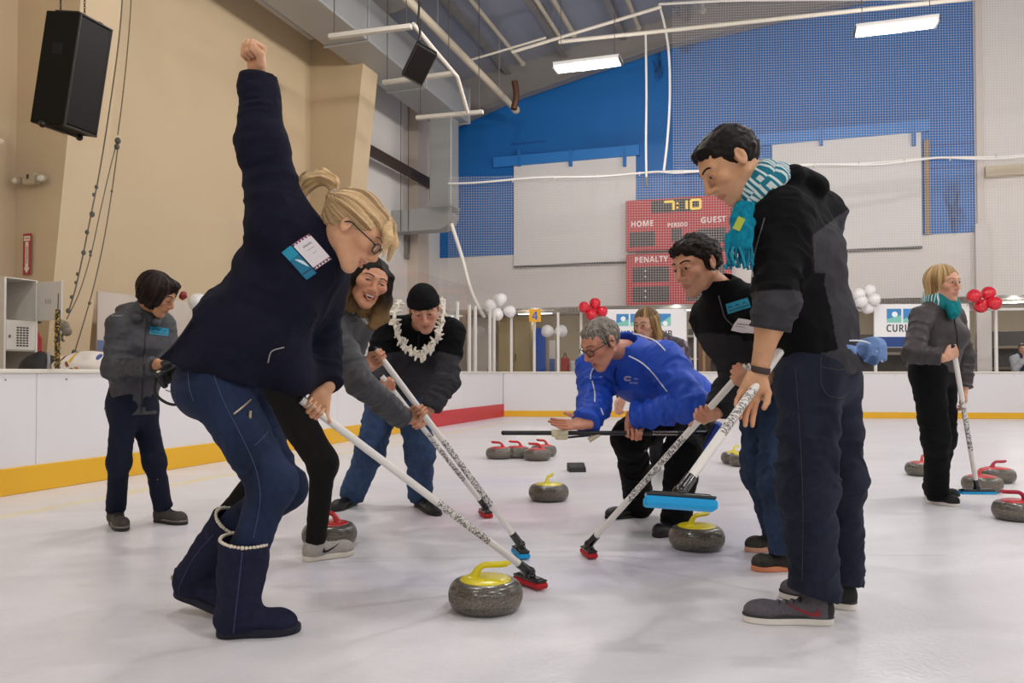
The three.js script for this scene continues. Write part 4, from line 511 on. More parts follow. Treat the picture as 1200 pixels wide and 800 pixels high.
function solid(f, cell, colour) {                            // surface nets on a sparse grid
  const lo = f.bb[0].map((v) => v - cell * 3), hi = f.bb[1].map((v) => v + cell * 3), n = lo.map((v, k) => Math.max(4, Math.ceil((hi[k] - v) / cell) + 1)), [nx, ny, nz] = n, nxy = nx * ny;
  const val = new Float32Array(nxy * nz), BS = 6, half = cell * BS * 0.87 * 1.25 + cell * 2, active = [];
  for (let bz = 0; bz < nz; bz += BS) for (let by = 0; by < ny; by += BS) for (let bx = 0; bx < nx; bx += BS) {
    const d = f(lo[0] + (bx + BS / 2) * cell, lo[1] + (by + BS / 2) * cell, lo[2] + (bz + BS / 2) * cell), on = Math.abs(d) < half, ex = Math.min(nx, bx + BS), ey = Math.min(ny, by + BS), ez = Math.min(nz, bz + BS);
    if (on) active.push([bx, by, bz, ex, ey, ez]);
    for (let k = bz; k < ez; k++) for (let j = by; j < ey; j++) for (let i = bx; i < ex; i++) val[i + j * nx + k * nxy] = on ? f(lo[0] + i * cell, lo[1] + j * cell, lo[2] + k * cell) : d;
  }
  const id = new Int32Array(nxy * nz).fill(-1), pos = [], idx = [], co = [0, 1, nx, nx + 1, nxy, nxy + 1, nxy + nx, nxy + nx + 1], E = [[0, 1], [2, 3], [4, 5], [6, 7], [0, 2], [1, 3], [4, 6], [5, 7], [0, 4], [1, 5], [2, 6], [3, 7]];
  for (const [bx, by, bz, ex, ey, ez] of active) for (let k = bz; k < Math.min(ez, nz - 1); k++) for (let j = by; j < Math.min(ey, ny - 1); j++) for (let i = bx; i < Math.min(ex, nx - 1); i++) {
    const o = i + j * nx + k * nxy; let m = 0; for (let q = 0; q < 8; q++) if (val[o + co[q]] < 0) m |= 1 << q; if (m === 0 || m === 255) continue;
    let x = 0, y = 0, z = 0, c = 0; for (const [a, b] of E) { const A = (m >> a) & 1, Bq = (m >> b) & 1; if (A === Bq) continue; const va = val[o + co[a]], vb = val[o + co[b]], t = va / (va - vb); x += (a & 1) + ((b & 1) - (a & 1)) * t; y += ((a >> 1) & 1) + (((b >> 1) & 1) - ((a >> 1) & 1)) * t; z += (a >> 2) + ((b >> 2) - (a >> 2)) * t; c++; }
    id[o] = pos.length / 3; pos.push(lo[0] + (i + x / c) * cell, lo[1] + (j + y / c) * cell, lo[2] + (k + z / c) * cell);
  }
  const quad = (a, b, c, d, flip) => { if (a < 0 || b < 0 || c < 0 || d < 0) return; if (flip) idx.push(a, c, b, a, d, c); else idx.push(a, b, c, a, c, d); };
  for (const [bx, by, bz, ex, ey, ez] of active) for (let k = Math.max(1, bz); k < Math.min(ez, nz - 1); k++) for (let j = Math.max(1, by); j < Math.min(ey, ny - 1); j++) for (let i = Math.max(1, bx); i < Math.min(ex, nx - 1); i++) {
    const o = i + j * nx + k * nxy, s = val[o] < 0;
    if (s !== val[o + 1] < 0) quad(id[o - nx - nxy], id[o - nxy], id[o], id[o - nx], !s);
    if (s !== val[o + nx] < 0) quad(id[o - 1 - nxy], id[o - nxy], id[o], id[o - 1], s);
    if (s !== val[o + nxy] < 0) quad(id[o - 1 - nx], id[o - nx], id[o], id[o - 1], !s);
  }
  const g = new THREE.BufferGeometry(); g.setAttribute('position', new THREE.BufferAttribute(new Float32Array(pos), 3)); g.setIndex(idx);
  if (colour) paint(g, colour); g.computeVertexNormals(); return uvMetres(g, [1, 0.1, 0.7], [0.1, 1, 0.4]);
}
function paint(g, colour) { const p = g.attributes.position, c = new Float32Array(p.count * 3); for (let i = 0; i < p.count; i++) { const q = colour(p.getX(i), p.getY(i), p.getZ(i)); c[3 * i] = q[0]; c[3 * i + 1] = q[1]; c[3 * i + 2] = q[2]; } g.setAttribute('color', new THREE.BufferAttribute(c, 3)); return g; }
const frame = (o, X, Y, Z) => new THREE.Matrix4().makeBasis(v3(X), v3(Y), v3(Z)).setPosition(...o);
const xf = (m, p) => { const v = v3(p).applyMatrix4(m); return [v.x, v.y, v.z]; };
const xfInv = (m, p) => xf(m.clone().invert(), p);
const mergeColoured = (list) => mergeGeometries(list.map((g) => g.toNonIndexed ? (g.index ? g.toNonIndexed() : g) : g));
function march(f, from, dir, off = 0, max = 0.6) { let t = 0; for (let i = 0; i < 80; i++) { const p = along(from, dir, t), d = f(...p) - off; if (d < 0.0004) return p; t += Math.max(0.0004, d * 0.8); if (t > max) return null; } return along(from, dir, t); }
// a thin patch laid on a surface: print w x h about c, looked at against dir
function drape(f, c, dir, up, w, h, off = 0.0025, n = 8) {
  dir = norm(dir); const Y = perp(up, dir), X = cross(dir, Y), pos = [], uv = [], idx = []; let last = c;
  for (let j = 0; j <= n; j++) for (let i = 0; i <= n; i++) { const s = add(add(add(c, mul(X, (i / n - 0.5) * w)), mul(Y, (j / n - 0.5) * h)), mul(dir, -0.3)), p = march(f, s, dir, off, 1.0) ?? along(s, dir, 0.3); last = p; pos.push(...p); uv.push(i / n, j / n); }
  for (let j = 0; j < n; j++) for (let i = 0; i < n; i++) { const a = j * (n + 1) + i; idx.push(a, a + 1, a + n + 2, a, a + n + 2, a + n + 1); }
  const g = new THREE.BufferGeometry(); g.setAttribute('position', new THREE.BufferAttribute(new Float32Array(pos), 3)); g.setAttribute('uv', new THREE.BufferAttribute(new Float32Array(uv), 2)); g.setIndex(idx); g.computeVertexNormals(); return g;
}
function seam(f, pts, dir, r, off = 0, n = 30) { dir = norm(dir); const c = new THREE.CatmullRomCurve3(pts.map(v3)), out = []; for (let i = 0; i <= n; i++) { const v = c.getPoint(i / n), p = march(f, along([v.x, v.y, v.z], dir, -0.15), dir, off, 1.4); if (p) out.push(p); } return out.length > 2 ? tube(out, r, n * 2, 6) : null; }

// the same along lines of sight from the measuring point, for seams read off the photograph in world space
const MEASURE = [0, EYE, 0];
function seamAt(f, pts, r, off = 0.0006, n = 30) { const c = new THREE.CatmullRomCurve3(pts.map(v3)), out = []; for (let i = 0; i <= n; i++) { const v = c.getPoint(i / n), q = sub([v.x, v.y, v.z], MEASURE), d = norm(q), p = march(f, along(MEASURE, d, Math.max(0.5, len(q) - 0.7)), d, off, 2); if (p) out.push(p); } return out.length > 2 ? tube(out, r, n * 2, 6) : null; }
const landOn = (f, c) => { const q = sub(c, MEASURE), d = norm(q); return march(f, along(MEASURE, d, Math.max(0.5, len(q) - 0.7)), d, 0, 2) ?? c; };

// materials of cloth, skin and hair: the colour sits on the vertices
const VC = (roughness, more = {}) => new THREE.MeshPhysicalMaterial({ vertexColors: true, roughness, ...more });
const SKIN = VC(0.48, { sheen: 0.15, sheenRoughness: 0.6 }), HAIR = VC(0.5, { specularIntensity: 0.3 }), FLEECE = VC(0.95, { specularIntensity: 0.35, bumpMap: grain(7), bumpScale: 0.0016 }), SHELL = VC(0.58, { bumpMap: grain(5), bumpScale: 0.0006 }), DENIM = VC(0.88, { specularIntensity: 0.5, bumpMap: grain(9), bumpScale: 0.0012 }), KNIT = VC(0.93, { specularIntensity: 0.4, bumpMap: grain(6), bumpScale: 0.002 });
const dapple = (c, amt, f = 60) => (x, y, z) => { const k = 1 + amt * noise(x * f, y * f, z * f) + amt * 0.6 * noise(x * f * 3, y * f * 3, z * f * 3); return [c[0] * k, c[1] * k, c[2] * k]; };

// ---- head in its own frame: x to the left of the face's owner, y up, z forward; the chin at -0.115, the crown at 0.115
function headField(o) {
  const m = o.mouth ?? {}, w = m.w ?? 0.022, sm = (m.smile ?? 0) * 0.009, op = m.open ?? 0, jaw = o.jaw ?? 1, P = [-1, 1];
  let f = su(0.026, ell([0, 0.03, -0.018], [0.075, 0.086, 0.097]), ec([0, 0.03, 0.034], [0, -0.07, 0.043], [1, 0, 0], [0.063, 0.05], [0.045 * jaw, 0.037]));
  f = su(0.02, f, P.map((s) => cap([s * 0.052 * jaw, -0.045, -0.004], [s * 0.013 * jaw, -0.097 - op * 0.006, 0.058], 0.019, 0.016)), ell([0, -0.098 - op * 0.008, 0.066], [0.02 * jaw, 0.017, 0.018]), P.map((s) => ell([s * 0.04, -0.016 + sm * 0.5, 0.062], [0.022 * (o.cheek ?? 1), 0.02 * (o.cheek ?? 1), 0.022 * (o.cheek ?? 1)])), ell([0, -0.052, 0.066], [0.032, 0.028, 0.028]));
  f = su(0.014, f, P.map((s) => cap([s * 0.044, 0.028, 0.069], [s * 0.01, 0.027, 0.087], 0.011, 0.0095)));
  f = carve(0.012, f, P.map((s) => ell([s * 0.031, 0.009, 0.1], [0.019, 0.0105, 0.014])));
  f = su(0.01, f, cap([0, 0.02, 0.088], [0, -0.026, 0.109 * (o.nose ?? 1)], 0.0078, 0.011), P.map((s) => ell([s * 0.0125, -0.032, 0.097], [0.0085, 0.008, 0.01])), cap([0, -0.034, 0.103], [0, -0.05, 0.095], 0.006, 0.005));
  f = su(0.004, f, P.map((s) => ell([s * 0.031, 0.0075, 0.0765], [0.0165, 0.012, 0.0125])));
  const my = -0.063, c = op * 0.014, lipU = [cap([-w, my + sm, 0.083], [0, my + 0.0035 + c * 0.6, 0.0945], 0.0034, 0.0052), cap([w, my + sm, 0.083], [0, my + 0.0035 + c * 0.6, 0.0945], 0.0034, 0.0052)], lipL = [cap([-w, my + sm, 0.083], [0, my - 0.0045 - c, 0.0925], 0.0034, 0.0058), cap([w, my + sm, 0.083], [0, my - 0.0045 - c, 0.0925], 0.0034, 0.0058)];
  if (op > 0) f = carve(0.004, f, ell([0, my - c * 0.25, 0.088], [w * 0.85, 0.004 + c * 0.75, 0.016]));
  f = su(0.004, f, lipU, lipL);
  if (op > 0) f = carve(0.003, f, ell([0, my - c * 0.2, 0.1], [w * 0.8, c * 0.8, 0.012])); else f = carve(0.003, f, cap([-w * 0.9, my + sm, 0.0905], [0, my - 0.0005, 0.1025], 0.0012), cap([w * 0.9, my + sm, 0.0905], [0, my - 0.0005, 0.1025], 0.0012));
  const es = o.ear ?? 1; f = su(0.006, f, P.map((s) => ell([s * 0.0775, 0.002, -0.014], [0.008, 0.031 * es, 0.019 * es], [1, 0, s * -0.22], [0, 1, -0.25])));
  f = carve(0.004, f, P.map((s) => ell([s * 0.086, 0.006, -0.009], [0.007, 0.019, 0.0095])));
  if (o.neckTo) f = su(0.03, f, cap([0, -0.045, -0.022], o.neckTo, o.neckR ?? 0.052, (o.neckR ?? 0.052) * 1.08));
  f.lips = su(0.003, lipU, lipL); f.my = my; f.w = w; f.c = c; return f;
}
function headColour(o, f) {
  const s = o.skin, lip = o.lip ?? [s[0] * 0.8, s[1] * 0.6, s[2] * 0.62], stub = o.stubble ?? 0, st = o.stubbleColour ?? [0.16, 0.12, 0.1];
  return (x, y, z) => {
    let k = 1 + 0.05 * noise(x * 80, y * 80, z * 80) + 0.04 * noise(x * 260, y * 260, z * 260), r = s[0] * k, g = s[1] * k, b = s[2] * k;
    const cheek = Math.exp(-(((Math.abs(x) - 0.042) / 0.02) ** 2 + ((y + 0.02) / 0.022) ** 2)) * (z > 0.03 ? 1 : 0), nose = Math.exp(-((x / 0.014) ** 2 + ((y + 0.028) / 0.016) ** 2)) * (z > 0.09 ? 1 : 0), ruddy = (o.ruddy ?? 0.5) * (cheek + nose * 0.8); g *= 1 - 0.16 * ruddy; b *= 1 - 0.18 * ruddy;
    if (stub) { const a = stub * Math.max(0, Math.min(1, (-0.034 - y - Math.abs(x) * 0.2) / 0.014)) * (z > -0.01 ? 1 : 0) * (0.75 + 0.5 * noise(x * 300, y * 300, z * 300)); if (y > -0.125) { r += (st[0] - r) * a; g += (st[1] - g) * a; b += (st[2] - b) * a; } }
    if (z > 0.07) { const d = f.lips(x, y, z); if (d < 0.0028) { r = lip[0]; g = lip[1]; b = lip[2]; } if (f.c > 0 && z < 0.09 && (x / (f.w * 0.82)) ** 2 + ((y - f.my + f.c * 0.2) / (f.c * 1.0)) ** 2 < 1 && d > 0.0004) { r = 0.09; g = 0.02; b = 0.02; } }
    return [r, g, b];
  };
}
function eyeParts(o, m, f, person) {
  const white = M(0xcfc4ba, 0.3), iris = M(o.eye ?? 0x1c110a, 0.3), lash = M(o.lash ?? 0x17100c, 0.7), down = o.lookDown ?? 0;
  for (const s of [-1, 1]) {
    const h = 0.0066 * (1 - 0.62 * down) * (o.eyeOpen ?? 1), y = 0.0075 - 0.0042 * down, add_ = (name, g, mt) => { g.applyMatrix4(m); return mesh(name, g, mt, person); };
    const e = add_('eye', ball([s * 0.031, y, 0.0795], 1, 0.0128, h, 0.0112, 16), white); const q = ball([s * (0.031 + (o.gaze ?? 0)), y - 0.0006, 0.0872], 1, 0.0064, Math.min(0.0062, h * 0.98), 0.0052, 14); q.applyMatrix4(m); mesh('iris', q, iris, e);
    add_('eyelashes', tube([[-1, -0.0002], [-0.5, 0.75], [0, 1], [0.5, 0.75], [1, -0.0005]].map(([a, b]) => march(f, [s * 0.031 + a * 0.0135, y + b * h * 1.05, 0.13], [0, 0, -1], 0.0006) ?? [s * 0.031 + a * 0.0135, y + b * h, 0.09]), o.lashR ?? 0.0011, 12, 5), lash);
    const br = o.browLift ?? 0, bw = o.browR ?? 0.0026; add_('eyebrow', (() => { const pts = [[0.012, 0.0295], [0.021, 0.0328], [0.032, 0.0348], [0.043, 0.033], [0.051, 0.0285]].map(([a, b]) => march(f, [s * a, b + br, 0.14], [0, 0, -1], 0.0005) ?? [s * a, b, 0.08]).map((q, i) => [q[0], q[1], q[2] - [0.0028, 0.0022, 0.0022, 0.0026, 0.0036][i] * bw / 0.0034]), g = tube(pts, bw * 1.25, 20, 8); return g; })(), M(o.brow ?? o.lash ?? 0x2a1d15, 0.9));
  }
  if (o.mouth?.open) { const g = ball([0, f.my + f.c * 0.34, 0.0862], 1, f.w * 0.62, f.c * 0.4 + 0.001, 0.0075, 14); g.applyMatrix4(m); mesh('teeth', g, M(0xe6ded2, 0.3), person); }
}
// ---- hair: a shell with strands that run away from the crown
const strands = (f, amp, freq, seed = 0, crown = [0, 0.06, -0.03]) => wave(f, (x, y, z) => { const a = Math.atan2(x - crown[0], z - crown[2]), r = Math.hypot(x - crown[0], z - crown[2]); return amp * (noise(a * freq + seed + 1.5 * noise(x * 25, y * 25, z * 25), r * 14, y * 11 + seed) + 0.5 * noise(a * freq * 2.6, r * 20, y * 18)); });
const tufts = (f, amp, freq, seed = 0) => wave(f, (x, y, z) => amp * (noise(x * freq + seed, y * freq * 0.8, z * freq * 0.5) + 0.6 * noise(x * freq * 2.3, y * freq * 2, z * freq * 1.2 + seed)));
const hairColour = (a, b, freq = 16, seed = 3, bias = 0) => (x, y, z) => { const n = noise(Math.atan2(x, z + 0.03) * freq + seed, Math.hypot(x, z + 0.03) * 12, y * 7), k = Math.max(0, Math.min(1, 0.5 + bias + n * 0.9)); return [a[0] + (b[0] - a[0]) * k, a[1] + (b[1] - a[1]) * k, a[2] + (b[2] - a[2]) * k]; };

// ---- hand in its own frame: wrist at the origin, y to the fingers, palm towards +z, thumb on +x (right) or -x (left)
const CURLS = { grip: [[1.0, 1.55, 0.95], [1.05, 1.55, 0.95], [1.05, 1.6, 0.95], [1.05, 1.6, 0.9]], fist: [[1.4, 1.6, 1.0], [1.45, 1.65, 1.0], [1.45, 1.65, 1.0], [1.4, 1.6, 1.0]], relaxed: [[0.35, 0.5, 0.3], [0.45, 0.55, 0.35], [0.5, 0.6, 0.4], [0.5, 0.65, 0.4]], flat: [[0.05, 0.12, 0.1], [0.08, 0.12, 0.1], [0.1, 0.15, 0.1], [0.12, 0.2, 0.1]], open: [[0.15, 0.3, 0.2], [0.2, 0.35, 0.2], [0.25, 0.4, 0.25], [0.3, 0.45, 0.25]] };
const THUMBS = { grip: [[0.026, 0.022, 0.008], [0.043, 0.052, 0.022], [0.03, 0.078, 0.046], [0.008, 0.09, 0.054]], along: [[0.026, 0.022, 0.008], [0.044, 0.05, 0.016], [0.058, 0.074, 0.028], [0.078, 0.084, 0.034]], fist: [[0.026, 0.022, 0.01], [0.042, 0.052, 0.022], [0.03, 0.074, 0.042], [0.006, 0.078, 0.047]], relaxed: [[0.026, 0.02, 0.006], [0.046, 0.048, 0.016], [0.05, 0.075, 0.026], [0.046, 0.098, 0.034]], flat: [[0.026, 0.02, 0.004], [0.052, 0.046, 0.008], [0.068, 0.07, 0.01], [0.078, 0.092, 0.012]] };
function handField(side, pose, thumb) {
  const X = (p) => [p[0] * side, p[1], p[2]], F_ = [[0.0285, 0.086, 0.95], [0.0098, 0.09, 1.06], [-0.0095, 0.087, 0.98], [-0.0275, 0.08, 0.78]], curls = CURLS[pose];
  const palm = su(0.012, ec([0, 0.016, 0], [0, 0.08, -0.001], [1, 0, 0], [0.028, 0.0155], [0.039, 0.0125]), ell(X([0.026, 0.035, 0.008]), [0.014, 0.026, 0.013]), ell(X([-0.024, 0.035, 0.006]), [0.012, 0.03, 0.012]));
  let f = su(0.02, palm, ec([0, -0.022, 0], [0, 0.014, 0], [1, 0, 0], [0.027, 0.022], [0.026, 0.0185]));
  const fingers = F_.map(([x, y, s], i) => { let p = X([x * 0.96, y - 0.006, -0.001]), a = 0; const q = [p]; const spread = (pose === 'flat' || pose === 'open' ? 2.0 : 0.6) * x; [0.044, 0.027, 0.022].forEach((L, k) => { a += curls[i][k]; p = add(p, X([spread * L * (k ? 0.5 : 1) * 2.2, Math.cos(a) * L * s, Math.sin(a) * L * s])); q.push(p); }); const r = 0.0088 * (i === 3 ? 0.86 : 1); return su(0.003, cap(q[0], q[1], r * 1.08, r), cap(q[1], q[2], r, r * 0.92), cap(q[2], q[3], r * 0.92, r * 0.78)); });
  const t = THUMBS[thumb ?? (THUMBS[pose] ? pose : 'flat')].map(X), th = su(0.004, cap(t[0], t[1], 0.013, 0.0112), cap(t[1], t[2], 0.0112, 0.0098), cap(t[2], t[3], 0.0098, 0.0082));
  const all = [...fingers, th], g = (x, y, z) => { let d = f(x, y, z); for (const e of all) { const v = e(x, y, z), h = Math.max(0.005 - Math.abs(d - v), 0) / 0.005; d = Math.min(d, v) - h * h * 0.00125; } return d; }; g.bb = bbJoin([f, ...all]); return g;
}
const handShapes = {};
function hand(m, side, pose, skin, thumb, size = 1) {        // m: frame of the wrist
  const key = side + pose + thumb, g0 = handShapes[key] ??= solid(handField(side, pose, thumb), 0.003), g = g0.clone(); if (size !== 1) g.scale(size, size, size);
  paint(g, (x, y, z) => { const k = 1 + 0.06 * noise(x * 90, y * 90, z * 90), tip = y > 0.1 ? 0.1 : 0; return [skin[0] * k, skin[1] * k * (1 - tip), skin[2] * k * (1 - tip)]; }); g.applyMatrix4(m); return g;
}
// a hand closed on a shaft through G along s: y = way the hand comes in, thumbDir = which way along the shaft the thumb side lies
function gripFrame(G, s, yDir, thumbDir, side, roll = 0) {
  const X = mul(norm(s), Math.sign(dot(s, thumbDir)) * side), Y0 = perp(yDir, X), Z0 = cross(X, Y0), c = Math.cos(roll), sn = Math.sin(roll), Y = add(mul(Y0, c), mul(Z0, sn)), Z = cross(X, Y), o = add(add(G, mul(Y, -0.083)), mul(Z, -0.024)); return { m: frame(o, X, Y, Z), wrist: along(o, Y, -0.01), Y, Z, X };
}
function freeFrame(wrist, yDir, palm) { const Y = norm(yDir), Z = perp(palm, Y), X = cross(Y, Z); return { m: frame(wrist, X, Y, Z), wrist, Y, Z, X }; }

// ---- shoes and boots: x to the toe, y up, the sole on y = 0, heel at x = 0
function footFrame(heel, toe, up = [0, 1, 0]) { const X = norm(sub(toe, heel)), Z = norm(cross(X, up)), Y = cross(Z, X); return { m: frame(heel, X, Y, Z), L: len(sub(toe, heel)), X, Y, Z, ankle: add(add(heel, mul(X, 0.065)), mul(Y, 0.1)) }; }
function soleShape(L, w, s) { const sh = new THREE.Shape(); sh.moveTo(0.0, 0); sh.bezierCurveTo(0.0, w * 0.75, L * 0.12, w * 0.78, L * 0.3, w * 0.72); sh.bezierCurveTo(L * 0.5, w * 0.7, L * 0.6, w * 1.06, L * 0.76, w); sh.bezierCurveTo(L * 0.93, w * 0.9, L, w * 0.5, L, w * 0.05); sh.bezierCurveTo(L, -w * 0.5, L * 0.9, -w * 0.92, L * 0.74, -w); sh.bezierCurveTo(L * 0.6, -w * 1.02, L * 0.45, -w * 0.8, L * 0.3, -w * 0.76); sh.bezierCurveTo(L * 0.12, -w * 0.8, 0, -w * 0.75, 0, 0); return sh; }
const soleGeo = (L, w, h, bev, grow = 0) => { const g = new THREE.ExtrudeGeometry(soleShape(L - 2 * bev + 2 * grow, w - bev + grow), { depth: Math.max(0.001, h - 2 * bev), bevelEnabled: true, bevelSize: bev, bevelThickness: bev, bevelSegments: 3, curveSegments: 12 }); g.rotateX(-Math.PI / 2); g.translate(bev - grow, bev, 0); return g; };
function shoe(person, heel, toe, o, up) {
  const fr = footFrame(heel, toe, up), L = fr.L, w = o.w ?? 0.047, sh = o.sole ?? 0.026, put = (g) => g.applyMatrix4(fr.m);
  let f = su(0.03, ell([0.055, sh + 0.02, 0], [0.056, 0.06, 0.036]), ec([0.05, sh + 0.025, 0], [L * 0.72, sh + 0.014, 0], [0, 0, 1], [0.034, 0.04], [w * 0.93, 0.027]), ell([L * 0.8, sh + 0.01, 0], [L * 0.19, 0.041, w * 0.9]), cap([0.06, sh + 0.03, 0], [0.058, sh + (o.top ?? 0.075), 0], 0.041, 0.038));
  f = cut(cut(f, [0, sh - 0.004, 0], [0, -1, 0]), [0.06, sh + (o.top ?? 0.075), 0], [-0.25, 1, 0]);
  const part = mesh('shoe', put(solid(f, 0.005, o.colour ?? dapple(hex(o.hex), 0.08, 120))), o.mat ?? VC(o.rough ?? 0.75, { bumpMap: grain(20), bumpScale: 0.0006 }), person);
  mesh('sole', put(soleGeo(L, w, sh, 0.007)), M(o.soleHex ?? 0xd9d4cb, 0.6), part);
  if (o.mid) mesh('sole_edge', put((() => { const g = soleGeo(L, w, 0.01, 0.003, 0.001); g.translate(0, sh - 0.006, 0); return g; })()), M(o.mid, 0.6), part);
  if (o.lace !== undefined) for (let k = 0; k < 4; k++) { const x = L * 0.36 + k * L * 0.075, pts = [-1, -0.5, 0, 0.5, 1].map((q) => march(f, [x + Math.abs(q) * 0.006, 0.25, q * 0.022], [0, -1, 0], 0.001, 0.3)).filter(Boolean); if (pts.length > 2) mesh('lace', put(tube(pts, 0.0028, 10, 5)), M(o.lace, 0.8), part); }
  if (o.mark) for (const s of o.mark.sides) { const c = [L * o.mark.x, sh + 0.03, s * 0.12], g = drape((x, y, z) => f(x, y, z), [L * o.mark.x, sh + 0.026, s * 0.04], [0, 0, -s], [0, 1, 0], o.mark.w, o.mark.w * 0.5, 0.0016, 10); mesh('side_mark', put(g), new THREE.MeshStandardMaterial({ map: canvasTexture(128, 64, (k, W, H) => { k.clearRect(0, 0, W, H); k.fillStyle = o.mark.hex; k.beginPath(); const fl = o.mark.flip * s > 0; const X = (v) => (fl ? W - v : v); k.moveTo(X(4), 40); k.quadraticCurveTo(X(14), 60, X(60), 42); k.lineTo(X(126), 8); k.lineTo(X(50), 34); k.quadraticCurveTo(X(14), 46, X(20), 18); k.quadraticCurveTo(X(6), 32, X(4), 40); k.fill(); }), transparent: true, roughness: 0.6, side: THREE.DoubleSide }), part); }
  return { ...fr, part, f };
}

// ---------------------------------------------------------------- people
const mid = (a, b) => mix(a, b, 0.5);
const folds = (a0, f = 16, g = 7, s = 1, k) => ({ a: a0 * 1.35, f, g, s, k });
function headFrame(o) { const Z = norm(o.fwd), Y = perp(o.up ?? [0, 1, 0], Z), X = cross(Y, Z), k = o.size ?? 1; return frame(o.c, mul(X, k * (o.wide ?? 1)), mul(Y, k), mul(Z, k)); }
function settle(person, base) { person.position.set(...base); const seen = new Set(); person.traverse((c) => { if (c.isMesh && !seen.has(c.geometry)) { seen.add(c.geometry); c.geometry.translate(-base[0], -base[1], -base[2]); } }); return person; }
// skin: one mesh of trunk, limbs, head and hands
function body(person, J, head, hands, skin, o = {}) {
  const k = o.k ?? 1, hm = headFrame(head), ho = { ...head, skin, neckTo: xfInv(hm, J.neck), neckR: head.neckR ?? 0.05 }, hf = headField(ho), arm = o.arm ?? 1;
  const trunk = su(0.05, ec(J.hip, mid(J.hip, J.chest), sub(J.hpR, J.hpL), [0.12 * k, 0.08 * k], [0.1 * k, 0.075 * k]), ec(mid(J.hip, J.chest), J.chest, sub(J.shR, J.shL), [0.1 * k, 0.075 * k], [0.12 * k, 0.085 * k]), cap(J.chest, J.neck, 0.075 * k, 0.045), cap(J.shR, J.shL, 0.045), cap(J.neck, xf(hm, [0, -0.04, -0.02]), 0.046, 0.044));
  const limbs = []; for (const s of ['R', 'L']) { limbs.push(cap(J['sh' + s], J['el' + s], 0.046 * arm, 0.038 * arm), cap(J['el' + s], mix(J['el' + s], J['wr' + s], 0.35), 0.038 * arm, 0.04 * arm), cap(mix(J['el' + s], J['wr' + s], 0.35), J['wr' + s], 0.04 * arm, 0.026 * arm), cap(J['hp' + s], J['kn' + s], 0.072 * k, 0.048), cap(J['kn' + s], mix(J['kn' + s], J['an' + s], 0.35), 0.048, 0.049), cap(mix(J['kn' + s], J['an' + s], 0.35), J['an' + s], 0.049, 0.034)); }
  const parts = [solid(su(0.03, trunk, limbs), o.cell ?? 0.013, dapple(skin, 0.05, 50))], hg = solid(hf, 0.0032, headColour(ho, hf)); hg.applyMatrix4(hm); parts.push(hg);
  for (const h of hands) parts.push(hand(h.m, h.side, h.pose, skin, h.thumb, h.size));
  const b = mesh('body', mergeColoured(parts), SKIN, person); eyeParts(ho, hm, hf, person); return { b, hm, hf, ho };
}
const hairPart = (person, hm, f, colour, name = 'hair', cell = 0.0038, m = HAIR, parent = person) => { const g = solid(f, cell, colour); g.applyMatrix4(hm); return mesh(name, g, m, parent); };
// jacket: trunk from hem to collar, sleeves to the cuffs
function coat(J, o) {
  const side = sub(J.shR, J.shL), hs = sub(J.hpR, J.hpL), axis = norm(sub(J.chest, J.hip)), hem = along(J.hip, axis, -(o.drop ?? 0.08)), waist = mix(J.hip, J.chest, 0.45), A = o.hem ?? [0.185, 0.14], Wd = o.waist ?? [0.165, 0.125], C = o.chest ?? [0.18, 0.13], fa = o.fold ?? 0.006;
  const low = along(hem, axis, -0.05), top = mid(J.chest, J.neck);
  let trunk = su(0.06, ec(low, waist, hs, A, Wd, folds(fa, 7, 9, 2)), ec(waist, J.chest, side, Wd, C, folds(fa, 9, 8, 5)), ec(J.chest, top, side, C, [C[0] * 0.82, C[1] * 0.78]), ...(o.extra ?? []));
  trunk = cut(trunk, hem, o.hemNormal ?? mul(axis, -1));
  const sr = o.sleeve ?? [0.075, 0.062, 0.05], arms = ['R', 'L'].map((s) => { const el = J['el' + s], wr = o['cuff' + s] ?? along(J['wr' + s], norm(sub(J['wr' + s], el)), -(o.cuffBack ?? 0.012)), ff = o.sleeveFold ?? fa * 1.2; const lower = cut(cap(el, along(wr, norm(sub(wr, el)), 0.03), sr[1], sr[2], folds(ff, 22, 9, s === 'R' ? 3 : 8)), wr, sub(wr, el)); return su(0.03, cap(J['sh' + s], el, sr[0], sr[1], folds(ff, 15, 8, s === 'R' ? 11 : 14)), lower); });
  let yoke = su(0.05, cap(J.shR, J.neck, sr[0] * 0.95, 0.075), cap(J.shL, J.neck, sr[0] * 0.95, 0.075));
  let f = su(o.join ?? 0.07, trunk, yoke, arms);
  const nd = norm(sub(o.headAt ?? along(J.neck, axis, 0.1), J.neck));
  if (o.collar !== 0) { const h = o.collar ?? 0.045, r = o.collarR ?? 0.068; let c = cap(along(J.neck, nd, -0.03), along(J.neck, nd, h + 0.03), r * 1.12, r); c = cut(c, along(J.neck, nd, h), o.collarCut ?? nd); f = su(0.02, f, c); f = carve(0.006, f, cap(along(J.neck, nd, h * 0.3), along(J.neck, nd, h + 0.1), r * 0.8, r * 0.84)); }
  if (o.hollow !== 0) { const inner = swell(ec(low, waist, hs, A.map((v) => v - 0.014), Wd.map((v) => v - 0.03)), 0); f = carve(0.004, f, cut(inner, along(hem, axis, 0.05), axis)); }
  f.axis = axis; f.hemAt = hem; f.trunk = trunk; return f;
}
